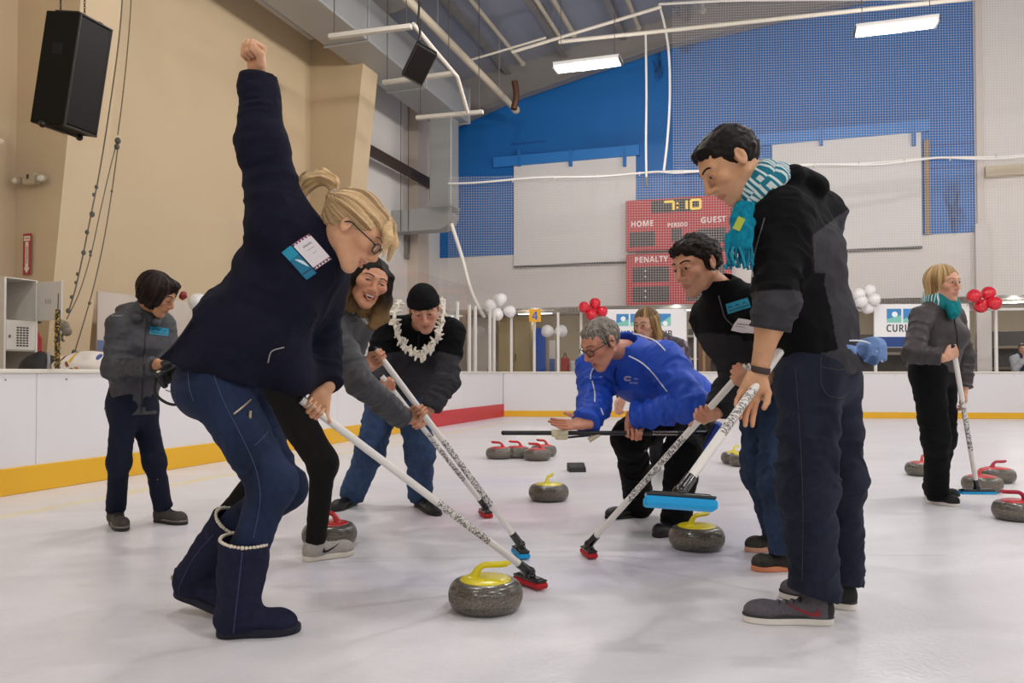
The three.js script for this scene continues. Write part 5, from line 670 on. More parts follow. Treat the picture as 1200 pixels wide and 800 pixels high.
function slacks(J, o) {
  const hs = sub(J.hpR, J.hpL), axis = norm(sub(J.chest, J.hip)), t = o.thigh ?? [0.092, 0.07], sh = o.shin ?? [0.066, 0.058], top = along(J.hip, axis, o.rise ?? 0.1), fa = o.fold ?? 0.005, legs = [];
  const seat = su(0.05, ec(top, J.hip, hs, o.waist ?? [0.15, 0.11], o.seat ?? [0.165, 0.125]), cap(J.hpR, J.hpL, t[0] * 1.05), ...(o.extra ?? []));
  for (const s of ['R', 'L']) { const kn = J['kn' + s], an = o['hem' + s] ?? J['an' + s], d = norm(sub(an, kn)); legs.push(su(0.03, cap(J['hp' + s], kn, t[0], t[1], folds(fa, 13, 7, s === 'R' ? 4 : 9, (q) => 0.5 + q)), cut(cap(kn, along(an, d, 0.06), sh[0], sh[1], folds(fa, 17, 8, s === 'R' ? 6 : 12, (q) => 1.3 - 0.8 * Math.sin(q * 3.1))), an, o['hemN' + s] ?? d), cap(kn, along(kn, d, 0.02), sh[0] * 1.05))); }
  return su(0.04, seat, legs);
}
const denim = (c, worn = 0.25) => (x, y, z) => { const k = 1 + worn * 0.5 * noise(x * 9, y * 5, z * 9) + 0.18 * noise(x * 70, y * 30, z * 70) + 0.12 * noise(x * 220, y * 90, z * 220); return [c[0] * k, c[1] * k, c[2] * k]; };
const piece = (person, name, f, cell, colour, m, label) => { const g = mesh(name, solid(f, cell, colour), m, person); if (label) g.userData.label = label; return g; };
const stuck = (person, name, f, c, dir, up, w, h, pw, ph, draw, opt = {}) => mesh(name, drape(f, landOn(f, c), dir, up, w, h, opt.off ?? 0.003, opt.n ?? 8), new THREE.MeshStandardMaterial({ map: canvasTexture(pw, ph, draw), roughness: opt.rough ?? 0.6, transparent: !!opt.clear, side: THREE.DoubleSide }), person);
const clubMark = (c, W, H) => { c.fillStyle = '#0f8fb0'; c.fillRect(0, 0, W, H); c.fillStyle = '#0b2230'; for (let i = 0; i < 3; i++) { const x = 6 + i * (W - 12) / 3; c.beginPath(); c.moveTo(x, H * 0.55); c.quadraticCurveTo(x + W * 0.12, H * 0.1, x + W * 0.24, H * 0.5); c.quadraticCurveTo(x + W * 0.12, H * 0.35, x, H * 0.55); c.fill(); } c.fillStyle = '#0b3a4a'; c.fillRect(W * 0.06, H * 0.68, W * 0.88, H * 0.1); c.fillStyle = '#0b5f78'; c.fillRect(W * 0.06, H * 0.84, W * 0.7, H * 0.06); };
// rim, bridge and arms of a pair of glasses in the head's frame
function glasses(person, hm, o = {}) {
  const col = M(o.hex ?? 0x120f12, 0.3), P = person; const put = (g) => g.applyMatrix4(hm);
  for (const s of [-1, 1]) { const rim = []; for (let i = 0; i < 24; i++) { const a = i / 24 * 6.283, ca = Math.cos(a), sa = Math.sin(a); rim.push([s * 0.032 + 0.0235 * Math.sign(ca) * Math.abs(ca) ** 0.75, 0.003 + 0.0165 * Math.sign(sa) * Math.abs(sa) ** 0.75, 0.1045 - Math.abs(s * 0.032 + 0.02 * ca) ** 2 * 3.2]); } mesh('glasses_rim', put(tube(rim, 0.0021, 48, 6, true)), col, P); const sh = new THREE.Shape(rim.map((q) => new THREE.Vector2(q[0], q[1]))), lg = new THREE.ShapeGeometry(sh); lg.translate(0, 0, 0.1005); mesh('lens', put(lg), new THREE.MeshPhysicalMaterial({ color: 0xffffff, transmission: 1, roughness: 0.02, thickness: 0, ior: 1.3, side: THREE.DoubleSide }), P); mesh('glasses_arm', put(tube([[s * 0.0555, 0.011, 0.094], [s * 0.07, 0.012, 0.075], [s * 0.0805, 0.013, 0.03], [s * 0.082, 0.013, -0.005], [s * 0.082, 0.0, -0.02]], 0.0023, 20, 6)), col, P); }
  mesh('glasses_bridge', put(tube([[-0.009, 0.006, 0.1035], [0, 0.009, 0.106], [0.009, 0.006, 0.1035]], 0.002, 10, 6)), col, P);
}
// scarf: a ring round the neck with lettering, a hanging end with a tassel
function scarf(person, centre, up, fwd, o) {
  const Y = norm(up), Zf = perp(fwd, Y), X = cross(Y, Zf), pos = [], uv = [], idx = [], n = 64, m = 14, map = canvasTexture(1024, 128, o.draw); map.wrapS = THREE.RepeatWrapping;
  for (let i = 0; i <= n; i++) { const a = i / n * 6.2832, r0 = o.r * (1 + 0.06 * noise(a * 2, 1, o.r * 40)), dy = -0.018 * Math.cos(a) * (o.dip ?? 1); for (let j = 0; j <= m; j++) { const b = j / m * 6.2832 + Math.PI, rr = r0 + o.t * Math.cos(b) * (1 + 0.25 * noise(a * 5, b, 2)) - Math.sin(b) * o.h * 0.16, p = add(add(add(centre, mul(Zf, Math.cos(a) * rr * (o.zk ?? 1.05))), mul(X, Math.sin(a) * rr)), mul(Y, Math.sin(b) * o.h * (1 + 0.12 * noise(a * 3, 4, 1)) + dy)); pos.push(...p); uv.push(i / n * (o.rep ?? 2), j / m); } }
  for (let i = 0; i < n; i++) for (let j = 0; j < m; j++) { const a = i * (m + 1) + j; idx.push(a, a + 1, a + m + 2, a, a + m + 2, a + m + 1); }
  const g = new THREE.BufferGeometry(); g.setAttribute('position', new THREE.BufferAttribute(new Float32Array(pos), 3)); g.setAttribute('uv', new THREE.BufferAttribute(new Float32Array(uv), 2)); g.setIndex(idx); g.computeVertexNormals();
  return mesh('scarf', g, M(0xffffff, 0.9, { map, side: THREE.DoubleSide, bumpMap: grain(8), bumpScale: 0.002 }), person);
}

// close-cropped hair over the skull, leaving face and ears free
function shortHair(o = {}) {
  const l = o.lift ?? 0.007, base = su(0.014, ell([0, 0.03, -0.018], [0.075 + l, 0.086 + l, 0.098 + l]), ell([0, 0.082, 0.03 + (o.fringe ?? 0)], [0.06, o.top ?? 0.024, 0.055]));
  const h = cut(cut(base, [0, o.nape ?? -0.038, -0.08], [0, -1, -0.35]), [0, 0.012, o.side ?? 0.03], [0, -0.5, 0.62]);
  return carve(0.008, h, ell([0, o.face ?? -0.002, 0.112], [0.068, 0.064, 0.062]), [-1, 1].map((s) => ell([s * 0.085, -0.012, -0.012], [0.02, 0.044, 0.025])));
}

// ---- man in the black and grey hooded jacket, facing the stones
{
  const p = thing('person', 'standing man in black and grey hooded jacket with teal lettered scarf', 'person'), skin = hex(0xc99872);
  const fL = shoe(p, onIce(977, 731), onIce(870, 727), { hex: 0x4b464c, soleHex: 0xe2ded6, w: 0.05, sole: 0.03, lace: 0x2c2a2e, top: 0.085, mid: 0x2a282b, mark: { sides: [-1, 1], x: 0.36, w: 0.13, hex: '#8c1f2a', flip: -1 }, colour: (x, y, z) => (x < 0.03 ? hex(0x161618) : dapple(hex(0x57525a), 0.2, 160)(x, y, z)) });
  const fR = shoe(p, onIce(1004, 715), onIce(914, 698), { hex: 0x4b464c, soleHex: 0xe2ded6, w: 0.05, sole: 0.03, lace: 0x2c2a2e, top: 0.085, mid: 0x2a282b, mark: { sides: [-1], x: 0.36, w: 0.13, hex: '#8c1f2a', flip: -1 }, colour: (x, y, z) => (x < 0.05 ? hex(0x161618) : dapple(hex(0x57525a), 0.2, 160)(x, y, z)) });
  const hL = freeFrame(at(889, 437, 2.76), [-0.42, -0.9, 0.1], [0.1, 0.15, 1]);
  const J = { hip: at(960, 438, 3.0), hpL: at(947, 446, 2.9), hpR: at(972, 446, 3.1), chest: at(937, 300, 2.96), neck: at(915, 226, 2.92), shL: at(914, 257, 2.81), shR: at(958, 252, 3.1), elL: at(909, 350, 2.73), wrL: hL.wrist, elR: at(925, 350, 3.22), wrR: at(900, 432, 3.15), knL: at(946, 570, 2.86), knR: at(981, 566, 3.05), anL: fL.ankle, anR: fR.ankle };
  const head = { c: at(855, 193, 2.84), fwd: [-0.77, -0.62, 0.06], up: [-0.6, 0.78, 0.02], size: 1.1, stubble: 0.16, lookDown: 0.75, brow: 0x241811, browR: 0.0028, ear: 1.05, jaw: 1.04, nose: 1.04, mouth: { smile: -0.2, w: 0.02 } };
  const hR = freeFrame(J.wrR, [-0.5, -0.85, 0], [0, 0, 1]);
  const { hm } = body(p, J, head, [{ m: hL.m, side: -1, pose: 'open', thumb: 'relaxed', size: 1.12 }, { m: hR.m, side: 1, pose: 'relaxed', size: 1.05 }], skin, { cell: 0.01, arm: 1.12 });
  // short dark hair, fuller on top, close at the nape
  hairPart(p, hm, tufts(shortHair({ top: 0.03, lift: 0.008 }), 0.0042, 75, 2), hairColour(hex(0x0b0807), hex(0x1a1310), 20));
  const T = slacks(J, { thigh: [0.108, 0.098], shin: [0.094, 0.086], fold: 0.009, waist: [0.16, 0.12], seat: [0.175, 0.135], hemL: along(fL.ankle, [0, 1, 0], 0.005), hemR: along(fR.ankle, [0, 1, 0], 0.005), hemNL: [-0.28, -1, 0], hemNR: [-0.2, -1, 0] });
  const jeans = piece(p, 'jeans', T, 0.0072, denim(hex(0x191f30), 0.7), DENIM, 'dark indigo jeans');
  const st = M(0x38363a, 0.8); for (const pts of [[[962, 418], [963, 452], [970, 463]], [[963, 430], [985, 433], [1003, 428]], [[970, 463], [985, 466], [998, 456]], [[932, 430], [938, 520], [941, 600], [940, 680]]]) { const g = seamAt(T, pts.map(([x, y]) => at(x, y, 2.8)), 0.0013, 0.0006); if (g) mesh('stitching', g, st, jeans); }
  const cuffL = at(902, 386, 2.74), C = coat(J, { drop: 0.02, hem: [0.18, 0.15], waist: [0.175, 0.142], chest: [0.19, 0.142], cuffL, sleeve: [0.083, 0.074, 0.06], fold: 0.009, sleeveFold: 0.011, join: 0.1, collar: 0.02, headAt: head.c, hemNormal: [0.27, -1, 0], extra: [] });
  const hood = su(0.03, ell(at(935, 214, 2.95), [0.085, 0.055, 0.13], [1, -0.4, 0]), ell(at(951, 224, 2.95), [0.055, 0.05, 0.11], [1, -0.8, 0]), cap(at(905, 217, 2.85), at(930, 207, 2.83), 0.04, 0.045), ell(at(900, 222, 2.98), [0.05, 0.05, 0.12]));
  const hoodF = wave(hood, (x, y, z) => 0.012 * Math.abs(noise(x * 14, y * 22, z * 9)), 0.02), full = su(0.015, C, hoodF), blackC = hex(0x0e0e11), greyC = hex(0x3c3c40), axisX = (y) => J.hip[0] + (J.chest[0] - J.hip[0]) * (y - J.hip[1]) / (J.chest[1] - J.hip[1]);
  piece(p, 'hooded_jacket', full, 0.0068, (x, y, z) => {
    const arm = Math.hypot(x - J.elL[0], z - J.elL[2]) < 0.12 && x < axisX(y) - 0.005 && z > J.hip[2] + 0.1; let grey;
    if (arm) grey = y < J.elL[1] + 0.02; else { const u = x - axisX(y); grey = y < 1.41 + (x - axisX(1.4)) * 0.6 && (u > (y > 1.27 ? -0.03 : 0.015) || y < 1.0 + (x - axisX(1)) * 0.25); }
    return dapple(grey ? greyC : blackC, 0.12, 40)(x, y, z);
  }, FLEECE, 'black hooded jacket with dark grey back panel and forearm');
  for (const pts of [[[896, 255], [884, 300], [880, 335]]]) { const g = seamAt(full, pts.map(([x, y]) => at(x, y, 2.6)), 0.002, 0.001); if (g) mesh('zip', g, M(0x6b6b6e, 0.5), p); }
  const letters = (c, W, H) => { c.fillStyle = '#0d7f97'; c.fillRect(0, 0, W, H); c.fillStyle = '#e6efee'; c.font = 'bold 100px sans-serif'; c.textBaseline = 'middle'; c.fillText('NINGONICSNINGONI', 4, 64, W - 8); c.fillRect(0, 8, W, 8); c.fillRect(0, 112, W, 7); };
  scarf(p, at(882, 215, 2.87), [-0.76, 0.65, 0], [-0.6, -0.7, 0], { r: 0.082, t: 0.022, h: 0.036, draw: letters, rep: 1, dip: 0 });
  scarf(p, at(892, 224, 2.88), [-0.72, 0.69, 0], [-0.6, -0.7, 0], { r: 0.1, t: 0.024, h: 0.036, draw: letters, rep: 1, dip: 0 });
  const teal = hex(0x087f9c), se = su(0.02, ec(at(871, 243, 2.8), at(868, 276, 2.73), [0.8, 0, 0.6], [0.036, 0.022], [0.05, 0.024]), ec(at(868, 274, 2.73), at(866, 291, 2.71), [0.8, 0, 0.6], [0.048, 0.022], [0.046, 0.018])), end = piece(p, 'scarf_end', wave(se, (x, y, z) => 0.01 * noise(x * 45, y * 12, z * 45) + 0.004 * noise(x * 130, y * 20, z * 130)), 0.0045, dapple(teal, 0.25, 90), KNIT, 'teal end of the scarf');
  stuck(end, 'lime_stripe', se, at(866, 262, 2.74), ray(866, 262), [0.5, 1, 0], 0.026, 0.045, 32, 64, (c, W, H) => { c.fillStyle = '#a9b83a'; c.fillRect(0, 0, W, H); }, { off: 0.006 });
  for (let i = 0; i < 26; i++) { const a = i / 26 * 6.283, q = add(at(866, 290, 2.71), [0.042 * Math.cos(a), 0, 0.02 * Math.sin(a)]); mesh('fringe', tube([q, add(q, [(rnd() - 0.5) * 0.02, -0.03, (rnd() - 0.5) * 0.02]), add(q, [(rnd() - 0.5) * 0.035, -0.06 - rnd() * 0.015, (rnd() - 0.5) * 0.03])], 0.0048, 8, 5), M(i % 2 ? 0x0a87a6 : 0x066f8a, 0.9), end); }
  // pale blue cloth hanging from the back pocket
  const cl = su(0.03, ell(at(1008, 410, 2.93), [0.075, 0.034, 0.045], [1, 0.1, 0]), ell(at(1027, 412, 2.91), [0.036, 0.046, 0.04]), ell(at(984, 405, 2.87), [0.06, 0.016, 0.03], [1, -0.35, 0])); const rag = mesh('pocket_cloth', solid(wave(cl, (x, y, z) => 0.026 * Math.abs(noise(x * 30, y * 26, z * 20)) - 0.007, 0.02), 0.0045, dapple(hex(0x6f90c4), 0.15, 30)), VC(0.8), p); rag.userData.label = 'crumpled pale blue cloth in the back pocket'; mesh('cloth_string', tube([[995, 399], [1006, 399], [1020, 403], [1029, 413], [1034, 424]].map(([x, y]) => landOn(cl, at(x, y, 2.84))), 0.003, 24, 6), M(0xdfe3ea, 0.7), rag);
  // wrist strap
  const wd = norm(sub(J.wrL, J.elL)); const sx = norm(cross(wd, [0, 0, 1])), sz = cross(sx, mul(wd, -1)); const band = (k) => { const g = lathe([[0.0315, -0.011], [0.0365, -0.011], [0.0372, 0], [0.0365, 0.011], [0.0315, 0.011]], 32); g.scale(1, 1, 0.9); g.applyMatrix4(frame(along(J.wrL, wd, -0.012), sx, mul(wd, -1), sz)); return g; }, strap = mesh('watch_strap', band(), M(0x3a2a22, 0.6), p); mesh('watch_case', ball(along(along(J.wrL, wd, -0.012), sx, 0.036), 0.016, 0.6, 1, 1), M(0xb8b4ae, 0.25, { metalness: 0.8 }), strap);
  settle(p, [J.hip[0], 0, J.hip[2]]);
}

// ---- woman in the navy fleece with her arm thrown up
{
  const p = thing('person', 'woman in navy fleece and sheepskin boots with right fist raised, holding a broom low', 'person'), skin = hex(0xd3a07c), navy = hex(0x141525), bootC = hex(0x222439);
  const G = mix(BR.A.top, BR.A.joint, 0.045), hL = gripFrame(G, BR.A.dir, [-0.25, -1, 0.1], BR.A.dir, -1), hR = freeFrame(at(302, 87, 2.79), [-0.03, 1, 0], [-0.55, 0, 0.83]);
  const fR = footFrame(onIce(253, 746), onIce(351, 739)), fL = footFrame(at(207, 696, 3.14), onIce(292, 726)), shaftR = [add(fR.ankle, [0.01, 0, 0]), at(287, 633, 2.8)], shaftL = [add(fL.ankle, [0.01, 0.01, 0]), at(273, 611, 3.05)];
  const J = { hip: at(258, 440, 2.93), hpR: at(253, 455, 2.84), hpL: at(268, 452, 3.02), chest: at(334, 330, 2.93), neck: at(379, 290, 2.9), shR: at(328, 262, 2.8), shL: at(374, 322, 3.1), elR: at(307, 168, 2.78), wrR: hR.wrist, elL: at(374, 404, 3.22), wrL: hL.wrist, knR: at(321, 566, 2.8), knL: at(334, 572, 3.02), anR: fR.ankle, anL: fL.ankle };
  const head = { c: at(416, 270, 2.84), fwd: [0.74, -0.67, 0.02], up: [0.67, 0.74, 0.02], size: 1.1, lookDown: 0.5, brow: 0x8a6a42, browR: 0.002, mouth: { smile: 1, open: 0.35, w: 0.024 }, eye: 0x3a4a55, jaw: 0.94, ruddy: 0.8 };
  const { hm } = body(p, J, head, [{ m: hR.m, side: 1, pose: 'fist', size: 1.08 }, { m: hL.m, side: -1, pose: 'grip', thumb: 'along', size: 1.02 }], skin, { k: 0.95 });
  glasses(p, hm);
  const blond = hairColour(hex(0x8f6f3e), hex(0xe0c48c), 18, 3, 0.1);
  const cap_ = carve(0.01, cut(su(0.012, ell([0, 0.032, -0.02], [0.084, 0.094, 0.105]), ell([0, 0.075, 0.04], [0.066, 0.04, 0.058]), cap([0, 0.045, -0.1], [0, 0.04, -0.125], 0.045, 0.022)), [0, -0.005, 0.0], [0, -0.8, 0.42]), ell([0, -0.005, 0.115], [0.072, 0.066, 0.06]), [-1, 1].map((s) => ell([s * 0.088, -0.014, -0.01], [0.022, 0.03, 0.024])));
  const back = cap([0, 0.03, -0.105], [0, -0.03, -0.085], 0.035, 0.03), hh = hairPart(p, hm, wave(su(0.02, cap_, back), (x, y, z) => { const a = Math.atan2(x, y - 0.02), r = Math.hypot(x, y - 0.045, z + 0.13); return 0.0042 * noise(a * 16 + 0.8 * noise(x * 20, y * 20, z * 20), r * 9, 3) + 0.002 * noise(a * 45, r * 8, 7); }), (x, y, z) => { const a = Math.atan2(x, y - 0.02), r = Math.hypot(x, y - 0.045, z + 0.13), k = Math.max(0, Math.min(1, 0.45 + 0.6 * noise(a * 16, r * 5, 3) + 0.5 * noise(a * 40, r * 6, 9))); return [0.26 + 0.5 * k, 0.16 + 0.38 * k, 0.075 + 0.22 * k]; });
  const tl = [[0, 0.045, -0.125], [0, 0.068, -0.16], [0, 0.06, -0.2], [0, 0.02, -0.222], [0, -0.035, -0.222], [0.004, -0.08, -0.212], [0.006, -0.11, -0.2]], tr = [0.016, 0.021, 0.025, 0.026, 0.024, 0.017, 0.006], tail = su(0.01, tl.slice(1).map((q, i) => cap(tl[i], q, tr[i], tr[i + 1])));
  const tw = (x, y, z) => noise(x * 170, 1.5 * Math.hypot(y - 0.0, z + 0.15) * 90, 3 + y * 8); hairPart(p, hm, wave(tail, (x, y, z) => 0.0045 * tw(x, y, z)), (x, y, z) => { const k = Math.max(0, Math.min(1, 0.5 + 0.8 * tw(x, y, z))); return [0.3 + 0.48 * k, 0.19 + 0.37 * k, 0.085 + 0.22 * k]; }, 'ponytail', 0.0032, HAIR, hh);
  const tie = new THREE.TorusGeometry(0.019, 0.006, 8, 20); tie.translate(0, 0, 0); tie.rotateX(0.4); tie.translate(0, 0.047, -0.132); tie.applyMatrix4(hm); mesh('hair_tie', tie, M(0xb9aea4, 0.5), hh);
  for (const s of [-1, 1]) hairPart(p, hm, wave(su(0.01, cap([s * 0.03, 0.085, 0.07], [s * 0.05, 0.05, 0.112], 0.02, 0.014), cap([s * 0.05, 0.05, 0.112], [s * 0.045, 0.0, 0.135], 0.014, 0.006)), (x, y, z) => 0.004 * noise(x * 150, y * 20, z * 60)), dapple(hex(0xcdb083), 0.3, 70), 'fringe', 0.0035, HAIR, hh);
  // jeans, boots
  const T = slacks(J, { thigh: [0.102, 0.073], shin: [0.071, 0.062], fold: 0.006, waist: [0.15, 0.12], seat: [0.165, 0.14], hemR: mix(shaftR[1], shaftR[0], 0.35), hemL: mix(shaftL[1], shaftL[0], 0.35), extra: [ell(at(241, 456, 2.9), [0.112, 0.1, 0.13]), ell(at(239, 460, 2.99), [0.1, 0.1, 0.11])] }), jeans = piece(p, 'jeans', T, 0.0068, denim(hex(0x1a2640), 0.8), DENIM, 'blue skinny jeans with zip pocket');
  const st = M(0x42506e, 0.8); for (const pts of [[[248, 432], [262, 470], [280, 505], [300, 550], [305, 585], [297, 630]], [[220, 430], [222, 455], [227, 470]], [[298, 522], [306, 515], [315, 505]]]) { const g = seamAt(T, pts.map(([x, y]) => at(x, y, 2.7)), 0.0012, 0.0006); if (g) mesh('stitching', g, st, jeans); }
  { const g = seamAt(T, [[274, 485], [284, 477], [294, 468]].map(([x, y]) => at(x, y, 2.7)), 0.0035, 0.001); if (g) mesh('pocket_zip', g, M(0xb7a98a, 0.35, { metalness: 0.7 }), jeans); const q = march(T, at(274, 489, 2.6), [0, 0, -1], 0.003); if (q) mesh('zip_pull', bar(along(q, [0, 1, 0], 0.014), along(q, [-0.1, -1, 0], 0.022), 0.005), M(0xb7a98a, 0.35, { metalness: 0.7 }), jeans); }
  for (const [fr, sf, r0, r1] of [[fR, shaftR, 0.072, 0.09], [fL, shaftL, 0.068, 0.08]]) {
    const put = (g) => g.applyMatrix4(fr.m), loc = (q) => xfInv(fr.m, q), a = loc(sf[0]), b = loc(sf[1]), L = fr.L, d = norm(sub(b, a));
    let f = su(0.035, ell([0.062, 0.06, 0], [0.064, 0.06, 0.05]), ec([0.06, 0.06, 0], [L * 0.72, 0.045, 0], [0, 0, 1], [0.048, 0.055], [0.056, 0.034]), ell([L * 0.78, 0.036, 0], [L * 0.2, 0.042, 0.055]), cap(add(a, [0, -0.02, 0]), add(b, mul(d, 0.03)), r0, r1, folds(0.004, 14, 10, 4)));
    f = cut(cut(f, [0, 0.02, 0], [0, -1, 0]), b, d); f = carve(0.005, f, cap(add(b, mul(d, -0.03)), add(b, mul(d, 0.1)), r1 - 0.012));
    const bt = mesh('boot', put(solid(f, 0.006, dapple(bootC, 0.12, 90))), VC(0.97, { specularIntensity: 0.3, bumpMap: grain(14), bumpScale: 0.001 }), p); mesh('boot_sole', put(soleGeo(L + 0.006, 0.062, 0.03, 0.009)), M(0x171829, 0.85), bt);
    const fleece = []; const u1 = norm(cross(d, [0, 0, 1])), u2 = cross(u1, d); for (let i = 0; i < 40; i++) { const q = i / 40 * 6.283; fleece.push(ball(add(add(b, mul(d, 0.001)), add(mul(u1, (r1 - 0.008) * Math.cos(q)), mul(u2, (r1 - 0.008) * Math.sin(q)))), 0.0062 + rnd() * 0.002, 1, 1, 1, 7)); } mesh('fleece_rim', put(merged(fleece)), M(0xd9cfbb, 0.95), bt);
    const sm = (pts) => { const g = seam(f, pts, [0, 0, -1], 0.0024, 0.0005); return g && put(g); }; const k1 = sm([[a[0] + d[0] * 0.24, a[1] + d[1] * 0.22, 0.2], [a[0] + d[0] * 0.1, a[1] + d[1] * 0.1, 0.2], [a[0] - 0.01, 0.03, 0.2]]); if (k1) mesh('boot_seam', k1, M(0x35365c, 0.9), bt);
    const k2 = sm([[0.01, 0.115, 0.2], [0.05, 0.085, 0.2], [0.085, 0.072, 0.2], [0.12, 0.085, 0.2], [0.15, 0.11, 0.2]]); if (k2) mesh('boot_seam', k2, M(0x0c0d1c, 0.9), bt);
    const tg = mesh('boot_tag', put(rbox(0.05, 0.017, 0.004, 0.002, ...(fr === fR ? [b[0] - d[0] * 0.06 - 0.02, b[1] - d[1] * 0.05, r1 - 0.002] : [0.03, 0.08, 0.047]))), M(0x9c8f74, 0.5), bt);
  }
  const C = coat(J, { drop: -0.01, hem: [0.2, 0.195], waist: [0.195, 0.18], chest: [0.185, 0.16], sleeve: [0.098, 0.086, 0.06], fold: 0.012, sleeveFold: 0.005, collar: 0.075, collarR: 0.076, headAt: head.c, cuffBack: 0.015, hemNormal: [-0.3, -1, 0], join: 0.09, extra: [ell(at(338, 418, 2.95), [0.075, 0.13, 0.12], [1, 0.35, 0]), ell(at(346, 446, 2.97), [0.055, 0.065, 0.1]), ell(at(300, 395, 2.93), [0.16, 0.12, 0.18])] });
  const cuff = cap(at(300, 97, 2.79), at(299, 90, 2.79), 0.062, 0.055), full = su(0.015, C, cut(cuff, at(302, 87, 2.79), [0, 1, 0]));
  piece(p, 'fleece_jacket', full, 0.0068, dapple(navy, 0.14, 30), FLEECE, 'navy fleece jacket');
  const up = [0.62, 0.78, 0]; stuck(p, 'name_badge', full, at(366, 295, 2.75), [0, 0.1, -1], [-0.6, 0.8, 0], 0.066, 0.105, 256, 384, (c, W, H) => { c.fillStyle = '#e4dfe2'; c.fillRect(0, 0, W, H); c.fillStyle = '#7b3a5c'; for (const y of [0, H - 34]) { c.fillRect(0, y, W, 10); for (let i = 0; i < 6; i++) c.fillRect(i * 46, y + 8, 26, 22); } c.fillStyle = '#8a8690'; c.strokeStyle = '#6e6a74'; c.lineWidth = 5; c.beginPath(); for (let i = 0; i < 26; i++) c.lineTo(80 + i * 5, 98 + 16 * Math.sin(i * 2.1) * (i % 5 ? 0.6 : 1)); c.stroke(); c.fillRect(90, 150, 110, 6); c.fillRect(120, 210, 60, 5); }, { rough: 0.5 });
  stuck(p, 'club_patch', full, at(351, 308, 2.75), [0, 0.1, -1], [-0.6, 0.8, 0], 0.04, 0.115, 160, 320, (c, W, H) => { c.fillStyle = '#0c6f92'; c.fillRect(0, 0, W, H); c.fillStyle = '#0e95b5'; c.fillRect(0, 0, W, H * 0.3); c.fillStyle = '#d7e8ee'; c.beginPath(); c.moveTo(W * 0.4, H * 0.35); c.quadraticCurveTo(W, H * 0.45, W * 0.9, H * 0.75); c.quadraticCurveTo(W * 0.6, H * 0.55, W * 0.4, H * 0.35); c.fill(); c.fillStyle = '#0b3f5a'; c.fillRect(10, H * 0.8, W - 20, 14); });
  { const g = seamAt(full, [[314, 425], [318, 412], [328, 408], [333, 407]].map(([x, y]) => at(x, y, 2.6)), 0.0022, 0.0005); if (g) mesh('zip_pull', g, M(0x9a958d, 0.4), p); }
  { const g = seamAt(full, [[392, 312], [392, 335], [375, 375], [352, 400]].map(([x, y]) => at(x, y, 2.6)), 0.0016, 0.0006); if (g) mesh('jacket_seam', g, M(0x0c0d1a, 0.9), p); }
  settle(p, [J.hip[0], 0, J.hip[2]]);
}
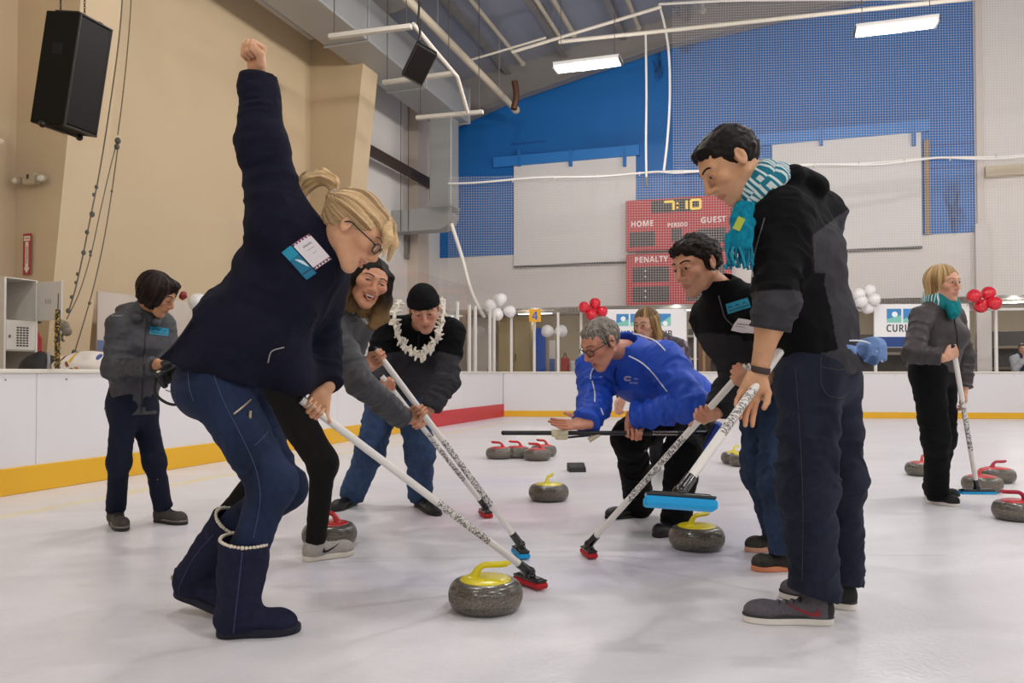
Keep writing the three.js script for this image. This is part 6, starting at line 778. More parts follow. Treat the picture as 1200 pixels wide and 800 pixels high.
// ---- woman with the camera
{
  const p = thing('person', 'photographer with short dark hair in charcoal jacket beside the board', 'person'), skin = hex(0xb98662);
  const J = { hip: at(155, 470, 4.8), hpR: at(146, 482, 4.74), hpL: at(167, 482, 4.88), chest: at(166, 405, 4.78), neck: at(172, 366, 4.78), shR: at(140, 381, 4.67), shL: at(191, 381, 4.89), elR: at(132, 433, 4.62), wrR: at(184, 428, 4.5), elL: at(203, 428, 4.86), wrL: at(199, 424, 4.62), knR: at(140, 540, 4.72), knL: at(181, 540, 4.86) };
  const fR = shoe(p, onIce(133, 613), onIce(145, 623), { hex: 0x3a342f, soleHex: 0x1a1815, lace: 0x151312, mid: 0x77716a, w: 0.046, top: 0.09 }), fL = shoe(p, onIce(182, 611), onIce(218, 615), { hex: 0x3a342f, soleHex: 0x1a1815, lace: 0x151312, mid: 0x77716a, w: 0.046, top: 0.09 }); J.anR = fR.ankle; J.anL = fL.ankle;
  const head = { c: at(184, 345, 4.7), fwd: [0.88, -0.47, -0.02], up: [0.42, 0.85, 0.15], size: 1.02, lookDown: 0.9, mouth: { w: 0.02, smile: 0.3 }, jaw: 0.95 };
  const hR = freeFrame(at(188, 427, 4.48), [0.8, -0.45, 0.2], [0.4, 0.6, -0.6]), hL = freeFrame(at(200, 421, 4.62), [0.35, -0.85, 0.2], [-0.3, 0.3, 0.9]);
  const { hm } = body(p, J, head, [{ m: hR.m, side: 1, pose: 'relaxed' }, { m: hL.m, side: -1, pose: 'relaxed' }], skin);
  const bob = carve(0.01, cut(su(0.02, ell([0, 0.035, -0.02], [0.094, 0.095, 0.112]), ec([0, 0.03, -0.03], [0, -0.055, -0.02], [1, 0, 0], [0.096, 0.092], [0.09, 0.074])), [0, -0.075, 0], [0, -1, -0.3]), ell([0, -0.035, 0.115], [0.068, 0.098, 0.075]), cap([0, -0.06, -0.03], [0, -0.14, -0.03], 0.055)); const fr2 = su(0.01, bob, [-1, 1].map((s) => cap([s * 0.06, 0.07, 0.06], [s * 0.078, -0.03, 0.055], 0.02, 0.016)), ell([0, 0.09, 0.05], [0.06, 0.03, 0.05]));
  const hr = hairPart(p, hm, strands(fr2, 0.0065, 16, 2), hairColour(hex(0x0d0908), hex(0x2e211c), 22)); const fl = []; for (let i = 0; i < 14; i++) fl.push(ball([0.055 + (rnd() - 0.5) * 0.03, 0.05 + (rnd() - 0.5) * 0.03, 0.115 + (rnd() - 0.5) * 0.02], 0.014, 1, 1, 1, 8)); const flg = merged(fl); flg.applyMatrix4(hm); mesh('hair_flower', flg, M(0x8e2f2c, 0.7), hr);
  const T = slacks(J, { thigh: [0.08, 0.058], shin: [0.058, 0.055], fold: 0.004, hemR: along(J.anR, [0, 1, 0], -0.01), hemL: along(J.anL, [0, 1, 0], -0.01), waist: [0.15, 0.12] }); piece(p, 'trousers', T, 0.008, denim(hex(0x11172a), 0.3), DENIM, 'dark navy jeans');
  const C = coat(J, { drop: 0.06, hem: [0.165, 0.13], waist: [0.142, 0.112], chest: [0.142, 0.11], sleeve: [0.062, 0.054, 0.046], fold: 0.006, collar: 0.03, headAt: head.c }), hood = wave(su(0.03, ell(at(158, 363, 4.9), [0.1, 0.05, 0.09]), cap(at(143, 365, 4.86), at(160, 372, 4.66), 0.038, 0.035), cap(at(190, 366, 4.9), at(182, 378, 4.7), 0.03, 0.03)), (x, y, z) => 0.01 * Math.abs(noise(x * 16, y * 20, z * 12)), 0.02), full = su(0.015, C, hood);
  piece(p, 'jacket', full, 0.008, dapple(hex(0x34353a), 0.2, 60), SHELL, 'charcoal zip jacket with hood');
  stuck(p, 'club_patch', full, at(187, 388, 4.6), [-0.2, 0, -1], [0.1, 1, 0], 0.085, 0.045, 192, 96, clubMark); stuck(p, 'sleeve_print', full, at(138, 370, 4.6), [0.1, -0.2, -1], [0, 1, 0], 0.07, 0.022, 160, 48, (c, W, H) => { c.fillStyle = '#9a9a9c'; c.font = 'bold 22px sans-serif'; c.fillRect(4, 12, 18, 22); c.fillRect(32, 14, 112, 6); c.fillRect(32, 26, 100, 5); }, { clear: true });
  { const g = seamAt(full, [[172, 372], [170, 400], [168, 440], [166, 484]].map(([x, y]) => at(x, y, 4.4)), 0.004, 0.001); if (g) mesh('zip', g, M(0x17171a, 0.6), p); }
  settle(p, [J.hip[0], 0, J.hip[2]]);
  const c = at(200, 437, 4.4), cam = thing('camera', 'black camera with strap held by the photographer', 'camera', c); cam.rotation.set(0.5, 0.7, 0.2); const blk = M(0x0c0c0d, 0.5); mesh('camera_body', [rbox(0.14, 0.095, 0.06, 0.018, 0, 0, 0), rbox(0.05, 0.04, 0.055, 0.012, 0.0, 0.06, 0), rbox(0.035, 0.1, 0.075, 0.015, -0.06, 0, 0.01)], blk, cam); const lg = lathe([[0.001, 0], [0.034, 0], [0.036, 0.03], [0.04, 0.035], [0.04, 0.085], [0.036, 0.09], [0.03, 0.088], [0.001, 0.07]], 24); lg.rotateX(Math.PI / 2); lg.translate(0.012, -0.005, 0.028); mesh('lens', lg, M(0x111113, 0.3), cam); mesh('shutter_button', ball([-0.055, 0.052, 0.02], 0.012, 1, 0.6, 1), M(0xc8c4be, 0.2, { metalness: 0.8 }), cam); mesh('strap', tube([[-0.075, 0.03, 0], [-0.12, -0.06, 0.03], [-0.06, -0.16, 0.05], [0.04, -0.14, 0.04], [0.075, 0.03, 0]], 0.009, 40, 6), M(0x151516, 0.7), cam); mesh('strap_edge', tube([[-0.07, -0.05, 0.05], [-0.03, -0.09, 0.07], [0.02, -0.12, 0.06]], 0.004, 20, 6), M(0x9d9891, 0.5), cam);
}
// ---- laughing woman in grey
{
  const p = thing('person', 'laughing woman with long dark hair in grey jacket sweeping with a broom', 'person'), skin = hex(0xc98f70);
  const gR = gripFrame(mix(BR.B.top, BR.B.joint, 0.3), BR.B.dir, [0.9, -0.3, -0.2], BR.B.dir, 1), gL = gripFrame(mix(BR.B.top, BR.B.joint, 0.035), BR.B.dir, [0.85, 0.2, -0.2], mul(BR.B.dir, -1), -1);
  const fR = shoe(p, onIce(355, 658), onIce(415, 649), { hex: 0xa8a49c, soleHex: 0xddd6c8, lace: 0xd8d4cc, w: 0.044, sole: 0.028, top: 0.072, mark: { sides: [1], x: 0.48, w: 0.11, hex: '#121214', flip: -1 } }), fL = shoe(p, onIce(236, 641), onIce(296, 634), { hex: 0xa8a49c, soleHex: 0xddd6c8, lace: 0xd8d4cc, w: 0.044, sole: 0.028 });
  const J = { hip: at(322, 438, 4.08), hpR: at(326, 455, 3.98), hpL: at(318, 452, 4.2), chest: at(380, 398, 3.98), neck: at(406, 362, 3.9), shR: at(388, 382, 3.74), shL: at(420, 380, 4.12), elR: at(422, 448, 3.64), wrR: gR.wrist, elL: at(408, 425, 4.22), wrL: gL.wrist, knR: at(379, 542, 3.88), knL: at(318, 540, 4.3), anR: fR.ankle, anL: fL.ankle };
  const head = { c: at(431, 330, 3.76), fwd: [0.5, -0.2, 0.84], up: [0.36, 0.92, 0.06], size: 1.0, wide: 1.12, cheek: 1.3, nose: 0.94, eyeOpen: 0.5, lookDown: 0.15, gaze: 0.003, brow: 0x2a1a12, browR: 0.0022, mouth: { smile: 1.5, open: 0.9, w: 0.031 }, jaw: 1.0, ruddy: 0.6, lashR: 0.0014 };
  const { hm } = body(p, J, head, [{ m: gR.m, side: 1, pose: 'grip', size: 0.98 }, { m: gL.m, side: -1, pose: 'grip', size: 0.98 }], skin);
  const wavy = (x, y, z) => 0.008 * noise(x * 22, y * 30, z * 22) + 0.003 * noise(Math.atan2(x, z) * 24, y * 10, 2), hairF = carve(0.01, cut(su(0.02, ell([0, 0.032, -0.022], [0.088, 0.095, 0.108]), ...[-1, 1].flatMap((s) => [cap([s * 0.07, 0.045, 0.02], [s * 0.092, -0.05, 0.01], 0.03, 0.032), cap([s * 0.092, -0.05, 0.01], [s * 0.1, -0.14, 0.012], 0.032, 0.036), cap([s * 0.1, -0.14, 0.012], [s * 0.082, -0.19, 0.02], 0.036, 0.018)]), ec([0, 0.02, -0.06], [0, -0.13, -0.05], [1, 0, 0], [0.085, 0.06], [0.09, 0.05])), [0, -0.4, 0], [0, -1, 0]), ell([0.004, -0.012, 0.115], [0.066, 0.102, 0.085]));
  hairPart(p, hm, wave(hairF, wavy, 0.02), (x, y, z) => { const k = Math.max(0, Math.min(1, (-0.03 - y) / 0.12 + 0.35 * noise(x * 40, y * 12, z * 40))); return [0.012 + 0.2 * k, 0.008 + 0.12 * k, 0.006 + 0.045 * k]; });
  const T = slacks(J, { thigh: [0.1, 0.068], shin: [0.062, 0.046], fold: 0.003, hemR: along(J.anR, [0, 1, 0], -0.01), hemL: along(J.anL, [0, 1, 0], -0.01) }); piece(p, 'leggings', T, 0.008, dapple(hex(0x171515), 0.12, 50), KNIT, 'black leggings');
  const C = coat(J, { drop: 0.0, hem: [0.165, 0.135], waist: [0.15, 0.125], chest: [0.165, 0.135], sleeve: [0.072, 0.06, 0.05], fold: 0.006, collar: 0.02, headAt: head.c }), hood = wave(su(0.03, ell(at(388, 366, 4.0), [0.1, 0.05, 0.11], [1, 0.3, 0]), cap(at(392, 362, 3.9), at(415, 372, 3.78), 0.03, 0.025)), (x, y, z) => 0.01 * Math.abs(noise(x * 16, y * 20, z * 12)), 0.02), full = su(0.015, C, hood);
  piece(p, 'jacket', full, 0.0075, dapple(hex(0x37383c), 0.14, 50), SHELL, 'charcoal grey fitted jacket');
  stuck(p, 'sleeve_print', full, at(424, 373, 3.7), [-0.1, -0.15, -1], [0, 1, 0], 0.075, 0.026, 160, 56, (c, W, H) => { c.fillStyle = '#c9c9cb'; c.fillRect(4, 10, 24, 28); c.fillStyle = '#55565a'; c.fillRect(12, 18, 8, 14); c.fillStyle = '#c9c9cb'; c.fillRect(42, 14, 106, 8); c.fillRect(70, 32, 70, 6); }, { clear: true });
  settle(p, [J.hip[0], 0, J.hip[2]]);
}
// ---- man with the flower garland
{
  const p = thing('person', 'man in black knit cap with white flower garland bending over his broom', 'person'), skin = hex(0xc68f73);
  const gL = gripFrame(mix(BR.C.top, BR.C.joint, 0.325), BR.C.dir, [-0.85, -0.35, 0.1], mul(BR.C.dir, 1), -1), gR = gripFrame(mix(BR.C.top, BR.C.joint, 0.07), BR.C.dir, [0.6, -0.3, 0.4], mul(BR.C.dir, -1), 1);
  const so = { hex: 0x16130f, soleHex: 0x0d0c0b, w: 0.05, rough: 0.45, sole: 0.022, top: 0.07 }, fR = shoe(p, onIce(416, 590), onIce(390, 600), so), fL = shoe(p, onIce(489, 592), onIce(514, 605), so);
  const J = { hip: at(466, 458, 5.5), hpR: at(449, 470, 5.5), hpL: at(483, 470, 5.46), chest: at(487, 412, 5.2), neck: at(492, 381, 5.08), shR: at(455, 388, 5.1), shL: at(526, 391, 5.05), elR: at(440, 440, 5.0), wrR: gR.wrist, elL: at(524, 444, 4.98), wrL: gL.wrist, knR: at(434, 530, 5.42), knL: at(492, 530, 5.38), anR: fR.ankle, anL: fL.ankle };
  const head = { c: at(497, 362, 4.82), fwd: [0.12, -0.5, 0.86], up: [-0.05, 0.86, 0.5], size: 1.1, lookDown: 0.45, eyeOpen: 0.7, stubble: 0.12, browR: 0.0024, brow: 0x5a4434, jaw: 1.08, mouth: { w: 0.022, smile: 0.2, open: 0.25 }, ruddy: 0.9, nose: 1.05 };
  const { hm } = body(p, J, head, [{ m: gL.m, side: -1, pose: 'grip', size: 1.1 }, { m: gR.m, side: 1, pose: 'grip', size: 1.08 }], skin, { k: 1.05 });
  const cap_ = cut(ell([0, 0.04, -0.018], [0.087, 0.098, 0.11]), [0, 0.035, 0.08], [0, -1, 0.12]); hairPart(p, hm, su(0.006, wave(cap_, (x, y, z) => 0.0016 * Math.sin(Math.atan2(x, z) * 60)), cut(cut(ell([0, 0.04, -0.018], [0.091, 0.1, 0.114]), [0, 0.035, 0.08], [0, -1, 0.12]), [0, 0.068, 0.08], [0, 1, -0.1])), dapple(hex(0x0b0b0d), 0.15, 90), 'knit_cap', 0.004, KNIT);
  const T = slacks(J, { thigh: [0.112, 0.095], shin: [0.092, 0.085], fold: 0.008, hemR: along(J.anR, [0, 1, 0], -0.03), hemL: along(J.anL, [0, 1, 0], -0.03), waist: [0.17, 0.13] }); piece(p, 'jeans', T, 0.0085, denim(hex(0x394e70), 0.7), DENIM, 'mid blue jeans');
  const C = coat(J, { drop: 0.02, hem: [0.195, 0.15], waist: [0.185, 0.15], chest: [0.2, 0.15], sleeve: [0.09, 0.076, 0.062], fold: 0.008, collar: 0.05, collarR: 0.08, headAt: head.c }); const yb = at(490, 415, 5.1)[1];
  piece(p, 'jacket', C, 0.008, (x, y, z) => dapple(y > yb + 0.03 * Math.sin(x * 8) ? hex(0x0d0d10) : hex(0x38383c), 0.12, 45)(x, y, z), FLEECE, 'black jacket with grey lower half');
  { const g = seamAt(C, [[491, 392], [489, 410], [478, 430], [469, 450]].map(([x, y]) => at(x, y, 4.7)), 0.004, 0.001); if (g) mesh('zip', g, M(0x1a1a1d, 0.6), p); }
  // garland: white blossoms strung on a loop
  const loop = [[468, 352, 5.05], [462, 372, 4.98], [467, 394, 4.94], [478, 409, 4.92], [492, 417, 4.92], [505, 407, 4.9], [515, 388, 4.92], [519, 365, 4.98], [514, 350, 5.1]].map(([x, y, d]) => at(x, y, d)), cv = new THREE.CatmullRomCurve3(loop.map(v3)), pet = M(0xe9e4d6, 0.75), lei = mesh('flower_garland', tube(loop, 0.012, 60, 8), pet, p); lei.userData.label = 'white flower garland';
  const petals = []; for (let i = 0; i < 150; i++) { const v = cv.getPoint((i + rnd() * 0.6) / 150), a = rnd() * 6.283, b = rnd() * 6.283, g = new THREE.SphereGeometry(0.02, 6, 5); g.scale(0.42, 1.25, 0.42); g.translate(0, 0.022, 0); g.rotateX(a); g.rotateY(b); g.translate(v.x, v.y, v.z); petals.push(g); } mesh('blossoms', petals, pet, lei).userData.kind = 'stuff';
  mesh('ring', (() => { const g = new THREE.TorusGeometry(0.011, 0.002, 6, 14); g.translate(...add(gL.wrist, add(mul(gL.Y, 0.1), mul(gL.Z, 0.03)))); return g; })(), M(0xd8c9a0, 0.2, { metalness: 0.9 }), p);
  settle(p, [J.hip[0], 0, J.hip[2]]);
}
// ---- man in the blue jacket, crouching
{
  const p = thing('person', 'crouching grey haired man with glasses in bright blue jacket carrying a level broom', 'person'), skin = hex(0xc98b70), blue = hex(0x0c48bc);
  const gL = gripFrame(mix(BR.F.top, BR.F.joint, 0.63), BR.F.dir, [-0.15, -0.4, 0.9], [1, 0, 0], -1, -0.9), hR = freeFrame(at(686, 497, 4.36), [-0.96, -0.02, 0.1], [0.0, 0.75, 0.55]);
  const so = { hex: 0x121214, soleHex: 0x0b0b0c, w: 0.05, rough: 0.4, sole: 0.022, top: 0.075 }, fR = shoe(p, onIce(760, 604), onIce(709, 608), so), fL = shoe(p, onIce(800, 622), onIce(767, 630), so);
  const J = { hip: at(805, 470, 5.0), hpR: at(785, 482, 5.08), hpL: at(815, 482, 4.92), chest: at(752, 436, 4.68), neck: at(733, 410, 4.58), shR: at(697, 432, 4.78), shL: at(780, 424, 4.4), elR: at(697, 474, 4.6), wrR: hR.wrist, elL: at(812, 474, 4.26), wrL: gL.wrist, knR: at(738, 512, 4.72), knL: at(800, 530, 4.56), anR: fR.ankle, anL: fL.ankle };
  const head = { c: at(704, 402, 4.42), fwd: [-0.74, -0.52, 0.42], up: [-0.42, 0.82, 0.28], size: 1.13, lookDown: 0.6, brow: 0x6a5a50, browR: 0.0026, mouth: { w: 0.018, open: 0.8, smile: -0.2 }, ruddy: 0.8, jaw: 1.06, ear: 1.1, nose: 1.05, stubble: 0.06, stubbleColour: [0.4, 0.36, 0.34] };
  const { hm } = body(p, J, head, [{ m: gL.m, side: -1, pose: 'grip', size: 1.12 }, { m: hR.m, side: 1, pose: 'flat', size: 1.1 }], skin, { k: 1.05 });
  glasses(p, hm, { hex: 0x17120f });
  hairPart(p, hm, tufts(shortHair({ top: 0.02, lift: 0.006, fringe: -0.012, face: 0.012, nape: -0.05 }), 0.0034, 85, 5), hairColour(hex(0x4b423a), hex(0x9c958c), 40, 3, -0.05));
  const T = slacks(J, { thigh: [0.12, 0.098], shin: [0.098, 0.085], fold: 0.009, hemR: along(J.anR, [0, 1, 0], -0.045), hemL: along(J.anL, [0, 1, 0], -0.045), waist: [0.18, 0.14], seat: [0.19, 0.16] }); piece(p, 'trousers', T, 0.008, dapple(hex(0x09090b), 0.12, 50), KNIT, 'loose black trousers');
  stuck(p, 'trouser_print', T, at(770, 534, 4.4), [0, 0, -1], [0, 1, 0], 0.06, 0.02, 160, 48, (c, W, H) => { c.fillStyle = '#b9b9bc'; c.font = 'bold 34px sans-serif'; c.fillText('TOUR', 10, 36); }, { clear: true });
  const C = coat(J, { drop: 0.02, hem: [0.21, 0.17], waist: [0.2, 0.17], chest: [0.2, 0.165], sleeve: [0.1, 0.09, 0.066], fold: 0.008, sleeveFold: 0.012, collar: 0.075, collarR: 0.08, headAt: along(J.neck, norm(add(sub(head.c, J.neck), [0.14, 0.16, 0])), 0.2), hemNormal: [0.7, -0.7, -0.2] });
  piece(p, 'windbreaker', C, 0.0075, dapple(blue, 0.06, 20), SHELL, 'bright royal blue windbreaker with white piping');
  for (const pts of [[[742, 391], [757, 394], [770, 401], [780, 411]], [[737, 417], [752, 425], [765, 437], [775, 450], [782, 459]], [[700, 425], [693, 436], [692, 444]], [[694, 446], [697, 460], [697, 471]], [[704, 478], [707, 486]]]) { const g = seamAt(C, pts.map(([x, y]) => at(x, y, 4.0)), 0.0042, 0.001); if (g) mesh('white_piping', g, M(0xe8e8ec, 0.6), p); }
  { const g = seamAt(C, [[722, 430], [720, 440], [722, 452]].map(([x, y]) => at(x, y, 4.0)), 0.004, 0.001); if (g) mesh('zip', g, M(0x0b1a4a, 0.6), p); }
  stuck(p, 'club_letter', C, at(741, 446, 4.3), [0.05, -0.1, -1], [0.12, 1, 0], 0.1, 0.06, 256, 160, (c, W, H) => { c.strokeStyle = '#eef0f4'; c.lineWidth = 18; c.beginPath(); c.ellipse(64, 54, 44, 26, 0, 0.6, 5.7); c.stroke(); c.strokeStyle = '#b8202c'; c.lineWidth = 7; c.beginPath(); c.ellipse(64, 54, 44, 26, 0, 0.6, 5.7); c.stroke(); c.fillStyle = '#dfe4ee'; c.font = 'bold 22px sans-serif'; c.fillText('TEAM', 140, 56); c.font = 'bold 26px sans-serif'; c.fillText('ICE TECH', 96, 120); }, { clear: true });
  stuck(p, 'chest_tick', C, at(705, 441, 4.3), [0, 0, -1], [0, 1, 0], 0.03, 0.018, 96, 56, (c, W, H) => { c.fillStyle = '#e6e8ee'; c.beginPath(); c.moveTo(4, 24); c.quadraticCurveTo(10, 56, 40, 40); c.lineTo(94, 8); c.lineTo(40, 30); c.quadraticCurveTo(14, 40, 4, 24); c.fill(); }, { clear: true });
  settle(p, [J.hip[0], 0, J.hip[2]]);
}
// ---- woman half hidden behind him
{
  const p = thing('person', 'fair haired woman half hidden behind the man in blue', 'person'), skin = hex(0xc0917a);
  const so = { hex: 0x121214, soleHex: 0x0b0b0c, w: 0.045, sole: 0.02 }, fR = shoe(p, onIce(772, 550), onIce(752, 556), so), fL = shoe(p, onIce(800, 548), onIce(784, 554), so);
  const J = { hip: at(795, 455, 6.9), hpR: at(784, 462, 6.9), hpL: at(806, 462, 6.85), chest: at(780, 418, 6.6), neck: at(770, 398, 6.5), shR: at(750, 408, 6.6), shL: at(795, 410, 6.4), elR: at(738, 440, 6.5), wrR: at(729, 466, 6.35), elL: at(805, 445, 6.3), wrL: at(790, 470, 6.2), knR: at(768, 500, 6.6), knL: at(792, 500, 6.55), anR: fR.ankle, anL: fL.ankle };
  const head = { c: at(757, 379, 6.35), fwd: [-0.62, -0.3, 0.7], up: [-0.2, 0.92, 0.25], size: 1.04, lookDown: 0.5, brow: 0x4a382c, mouth: { w: 0.02 } };
  const hR = freeFrame(J.wrR, [-0.3, -0.9, 0.2], [0.3, 0, 0.9]), hL = freeFrame(J.wrL, [-0.5, -0.8, 0.2], [0, 0, 1]), { hm } = body(p, J, head, [{ m: hR.m, side: 1, pose: 'relaxed' }, { m: hL.m, side: -1, pose: 'relaxed' }], skin, { cell: 0.016 });
  const hairF = carve(0.01, su(0.02, ell([0, 0.032, -0.022], [0.086, 0.094, 0.106]), ...[-1, 1].flatMap((s) => [cap([s * 0.075, 0.03, 0.0], [s * 0.09, -0.09, -0.01], 0.026, 0.034), cap([s * 0.09, -0.09, -0.01], [s * 0.085, -0.16, 0.0], 0.034, 0.02)]), ec([0, 0.02, -0.07], [0, -0.13, -0.06], [1, 0, 0], [0.08, 0.05], [0.085, 0.04])), ell([0, -0.02, 0.115], [0.063, 0.096, 0.082])); hairPart(p, hm, strands(hairF, 0.0035, 24, 6), (x, y, z) => { const k = Math.max(0, Math.min(1, 0.45 + 0.8 * noise(Math.atan2(x, z + 0.03) * 14, 2, y * 5) - (y > 0.06 ? 0.3 : 0))); return [0.1 + 0.42 * k, 0.06 + 0.27 * k, 0.03 + 0.1 * k]; }, 'hair', 0.0045);
  piece(p, 'trousers', slacks(J, { hemR: J.anR, hemL: J.anL }), 0.012, dapple(hex(0x101013), 0.1), KNIT); const C = coat(J, { collar: 0.03, headAt: head.c }); piece(p, 'jacket', C, 0.01, (x, y, z) => { const n = noise(x * 26, y * 26, z * 26); return n > 0.35 ? hex(0x8a6f8c) : n < -0.4 ? hex(0x5b2f4a) : hex(0x18161c); }, SHELL, 'dark flowered jacket');
  settle(p, [J.hip[0], 0, J.hip[2]]);
}
// ---- man in the black fleece
{
  const p = thing('person', 'dark curly haired man in black fleece and blue jeans leaning over a broom', 'person'), skin = hex(0xc58e70);
  const gR = gripFrame(mix(BR.D.top, BR.D.joint, 0.24), BR.D.dir, [-0.75, -0.55, 0.3], BR.D.dir, 1), gL = gripFrame(mix(BR.D.top, BR.D.joint, 0.045), BR.D.dir, [-0.8, -0.1, -0.2], mul(BR.D.dir, -1), -1);
  const so = { hex: 0x2f2b24, soleHex: 0xd8a184, lace: 0x121110, w: 0.047, sole: 0.026, top: 0.085, colour: (x, y, z) => dapple(x > 0.2 ? hex(0x38352c) : hex(0x26231d), 0.3, 80)(x, y, z) }, fR = shoe(p, onIce(927, 643), onIce(873, 646), so), fL = shoe(p, onIce(938, 668), onIce(880, 668), { ...so, soleHex: 0xd98a62 });
  const J = { hip: at(906, 452, 3.96), hpR: at(893, 464, 4.02), hpL: at(916, 464, 3.88), chest: at(866, 392, 3.78), neck: at(848, 342, 3.66), shR: at(833, 372, 3.92), shL: at(893, 362, 3.52), elR: at(868, 420, 3.82), wrR: gR.wrist, elL: at(912, 418, 3.5), wrL: gL.wrist, knR: at(893, 552, 3.98), knL: at(913, 560, 3.78), anR: fR.ankle, anL: fL.ankle };
  const head = { c: at(816, 311, 3.56), fwd: [-0.8, -0.32, 0.5], up: [-0.28, 0.94, 0.1], size: 1.1, lookDown: 0.55, stubble: 0.22, browR: 0.0027, brow: 0x2a1d16, lash: 0x15100c, mouth: { w: 0.019, smile: -0.2 }, nose: 1.06, ear: 1.05, jaw: 1.03 };
  const { hm } = body(p, J, head, [{ m: gR.m, side: 1, pose: 'grip', thumb: 'along', size: 1.1 }, { m: gL.m, side: -1, pose: 'grip', size: 1.08 }], skin);
  hairPart(p, hm, tufts(shortHair({ top: 0.034, lift: 0.013, fringe: 0.012, face: -0.008, nape: -0.045, side: 0.036 }), 0.008, 55, 9), hairColour(hex(0x0c0807), hex(0x241812), 25));
  const T = slacks(J, { thigh: [0.105, 0.092], shin: [0.088, 0.08], fold: 0.009, hemR: along(J.anR, [0, 1, 0], -0.02), hemL: along(J.anL, [0, 1, 0], -0.02) }); piece(p, 'jeans', T, 0.0078, denim(hex(0x283853), 0.8), DENIM, 'worn blue jeans');
  const C = coat(J, { drop: 0.04, hem: [0.19, 0.15], waist: [0.18, 0.145], chest: [0.19, 0.145], sleeve: [0.088, 0.074, 0.056], fold: 0.006, collar: 0.062, collarR: 0.082, headAt: add(head.c, [0.03, 0.02, 0]), collarCut: [-0.1, 0.95, 0] }), yb = at(845, 392, 3.7)[1];
  piece(p, 'fleece_jacket', C, 0.0075, (x, y, z) => dapple(y < yb - 0.9 * (x - at(845, 392, 3.7)[0]) * 0.2 - (z > -3.6 ? 0.02 : 0) ? hex(0x2b2b2e) : hex(0x0a0a0c), 0.12, 45)(x, y, z), FLEECE, 'black fleece jacket with charcoal lower half');
  stuck(p, 'club_patch', C, at(865, 358, 3.5), [0.15, 0, -1], [-0.25, 1, 0], 0.085, 0.045, 192, 96, clubMark); stuck(p, 'name_badge', C, at(873, 382, 3.5), [0.1, 0, -1], [0.3, 1, 0], 0.075, 0.05, 160, 110, (c, W, H) => { c.fillStyle = '#e6e1e4'; c.fillRect(0, 0, W, H); c.fillStyle = '#8f7f8a'; c.fillRect(20, 40, 90, 8); c.fillRect(20, 62, 60, 5); });
  { const g = seamAt(C, [[842, 346], [846, 360], [850, 372], [862, 384]].map(([x, y]) => at(x, y, 3.3)), 0.0028, 0.001); if (g) mesh('zip', g, M(0x5f5f63, 0.5), p); }
  settle(p, [J.hip[0], 0, J.hip[2]]);
}
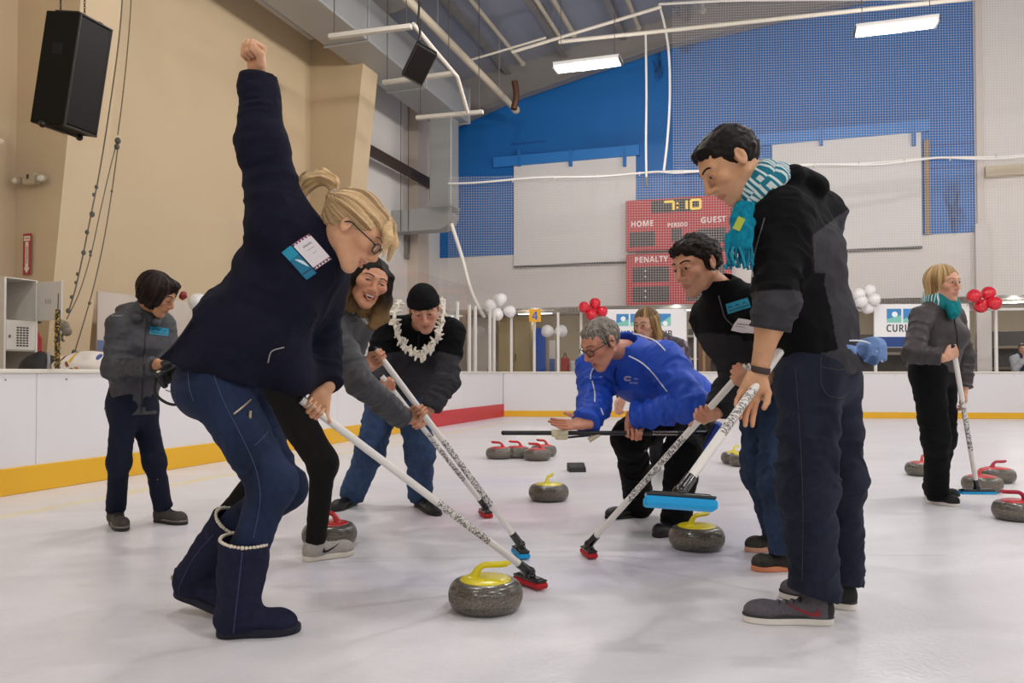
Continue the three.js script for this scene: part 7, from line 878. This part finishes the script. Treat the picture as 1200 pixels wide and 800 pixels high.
// ---- woman at the right with the teal scarf
{
  const p = thing('person', 'standing woman with blond bob, teal scarf and dark brown jacket holding a broom', 'person'), skin = hex(0xcf9b80);
  const gR = gripFrame(mix(BR.G.top, BR.G.joint, 0.03), BR.G.dir, [0.95, -0.1, -0.25], mul(BR.G.dir, -1), 1);
  const so = { hex: 0x121113, soleHex: 0xded9d2, lace: 0x9c3350, w: 0.044, sole: 0.024, top: 0.07 }, fR = shoe(p, onIce(1087, 589), onIce(1125, 594), so), fL = shoe(p, onIce(1083, 583), onIce(1126, 585), so);
  const J = { hip: at(1093, 430, 5.45), hpR: at(1087, 438, 5.37), hpL: at(1101, 438, 5.53), chest: at(1100, 388, 5.45), neck: at(1099, 359, 5.45), shR: at(1081, 372, 5.32), shL: at(1117, 372, 5.58), elR: at(1070, 414, 5.18), wrR: gR.wrist, elL: at(1131, 415, 5.66), wrL: at(1130, 456, 5.6), knR: at(1097, 514, 5.4), knL: at(1104, 514, 5.52), anR: fR.ankle, anL: fL.ankle };
  const head = { c: at(1106, 333, 5.38), fwd: [0.36, -0.05, 0.93], up: [-0.03, 1, 0.05], size: 1.06, eyeOpen: 0.9, brow: 0x7d6044, browR: 0.002, mouth: { w: 0.02, open: 0.2 }, ruddy: 0.7, eye: 0x3b4a52 };
  const hL = freeFrame(J.wrL, [0.05, -1, 0.1], [-0.8, 0, -0.5]), { hm } = body(p, J, head, [{ m: gR.m, side: 1, pose: 'grip' }, { m: hL.m, side: -1, pose: 'relaxed' }], skin, { k: 1.05 });
  const bob = carve(0.01, cut(su(0.02, ell([0, 0.034, -0.022], [0.09, 0.098, 0.11]), ec([0, 0.02, -0.035], [0, -0.06, -0.04], [1, 0, 0], [0.092, 0.085], [0.088, 0.065])), [0, -0.075, 0], [0, -1, 0.25]), ell([0.008, -0.012, 0.112], [0.068, 0.098, 0.084]), cap([0, -0.06, -0.03], [0, -0.14, -0.03], 0.055)); hairPart(p, hm, strands(bob, 0.003, 22, 8), hairColour(hex(0x7a5c38), hex(0xc7a878), 14, 3, 0.05), 'hair', 0.0042);
  piece(p, 'trousers', slacks(J, { thigh: [0.105, 0.085], shin: [0.08, 0.075], fold: 0.006, hemR: along(J.anR, [0, 1, 0], -0.03), hemL: along(J.anL, [0, 1, 0], -0.03), waist: [0.17, 0.13], seat: [0.175, 0.145] }), 0.0085, dapple(hex(0x09090b), 0.1, 50), KNIT, 'black trousers');
  const C = coat(J, { drop: 0.03, hem: [0.19, 0.155], waist: [0.175, 0.14], chest: [0.16, 0.135], sleeve: [0.066, 0.06, 0.05], fold: 0.007, collar: 0.03, headAt: head.c, extra: [ell(add(mix(J.chest, J.hip, 0.15), [0.06, 0, 0.05]), [0.12, 0.085, 0.11])] }); piece(p, 'jacket', C, 0.008, dapple(hex(0x322c2d), 0.12, 45), SHELL, 'dark brown zip jacket');
  { const g = seamAt(C, [[1118, 372], [1122, 395], [1121, 420], [1119, 438]].map(([x, y]) => at(x, y, 4.9)), 0.004, 0.001); if (g) mesh('zip', g, M(0x17171a, 0.6), p); }
  const letters = (c, W, H) => { c.fillStyle = '#0f7f86'; c.fillRect(0, 0, W, H); c.fillStyle = '#e2eceb'; c.font = 'bold 64px sans-serif'; c.textBaseline = 'middle'; c.fillText('ONITOS', 20, 64, 300); c.fillText('ONITOS', 540, 64, 300); c.fillRect(0, 22, 360, 6); c.fillRect(520, 22, 340, 6); };
  scarf(p, add(mix(J.neck, head.c, 0.22), [0.012, 0.0, 0.01]), [0.15, 1, 0], [0.75, -0.3, 0.6], { r: 0.085, t: 0.032, h: 0.062, draw: letters, rep: 1, dip: 1.6 });
  piece(p, 'scarf_end', wave(su(0.02, cap(at(1112, 358, 5.3), at(1116, 368, 5.28), 0.028, 0.034), cap(at(1119, 356, 5.3), at(1121, 366, 5.29), 0.02, 0.022)), (x, y, z) => 0.006 * noise(x * 60, y * 14, z * 60)), 0.006, dapple(hex(0x0d767c), 0.2, 80), KNIT, 'teal end of the scarf');
  settle(p, [J.hip[0], 0, J.hip[2]]);
}
// ---- spectator waving behind the glass
{
  const p = thing('person', 'spectator in pale top waving behind the glass beside the white column', 'person'), skin = hex(0xcb957c), d = 17.2, g0 = at(1196, 437, d), b = [g0[0], 0, -d];
  const P = (x, y, z = 0) => add(b, [x, y, z]), J = { hip: P(0, 0.9), hpR: P(-0.1, 0.86), hpL: P(0.1, 0.86), chest: P(0, 1.12, 0.05), neck: P(0, 1.3, 0.05), shR: P(-0.17, 1.22, 0.05), shL: P(0.17, 1.22, 0.05), elR: P(-0.24, 1.0, 0.2), wrR: P(-0.12, 1.22, 0.32), elL: P(0.25, 1.0, 0.1), wrL: P(0.2, 0.9, 0.3), knR: P(-0.12, 0.48, 0.1), knL: P(0.12, 0.48, 0.1), anR: P(-0.12, 0.08, 0.05), anL: P(0.12, 0.08, 0.05) };
  const head = { c: P(0, 1.44, 0.08), fwd: [-0.4, -0.1, 0.9], mouth: { w: 0.02, smile: 0.6 } }, hR = freeFrame(J.wrR, [0.1, 1, 0.1], [-0.2, 0, 1]), hL = freeFrame(J.wrL, [0, -0.5, 1], [0, 0, 1]), { hm } = body(p, J, head, [{ m: hR.m, side: 1, pose: 'open' }, { m: hL.m, side: -1, pose: 'relaxed' }], skin, { cell: 0.02 });
  hairPart(p, hm, shortHair(), hairColour(hex(0x30221a), hex(0x5a4434)), 'hair', 0.006); for (const s of ['R', 'L']) shoe(p, add(J['an' + s], [0, -0.08, -0.06]), add(J['an' + s], [0, -0.08, 0.2]), { hex: 0x222226, soleHex: 0x99958f });
  piece(p, 'trousers', slacks(J, { hemR: J.anR, hemL: J.anL }), 0.018, dapple(hex(0x1a2236), 0.1), KNIT); piece(p, 'top', coat(J, { collar: 0.02, headAt: head.c }), 0.014, (x, y, z) => (Math.abs(x - b[0]) < 0.1 ? hex(0x1d2740) : hex(0xb9bcc4)), KNIT);
  settle(p, b);
}

renderer.render(scene, camera);
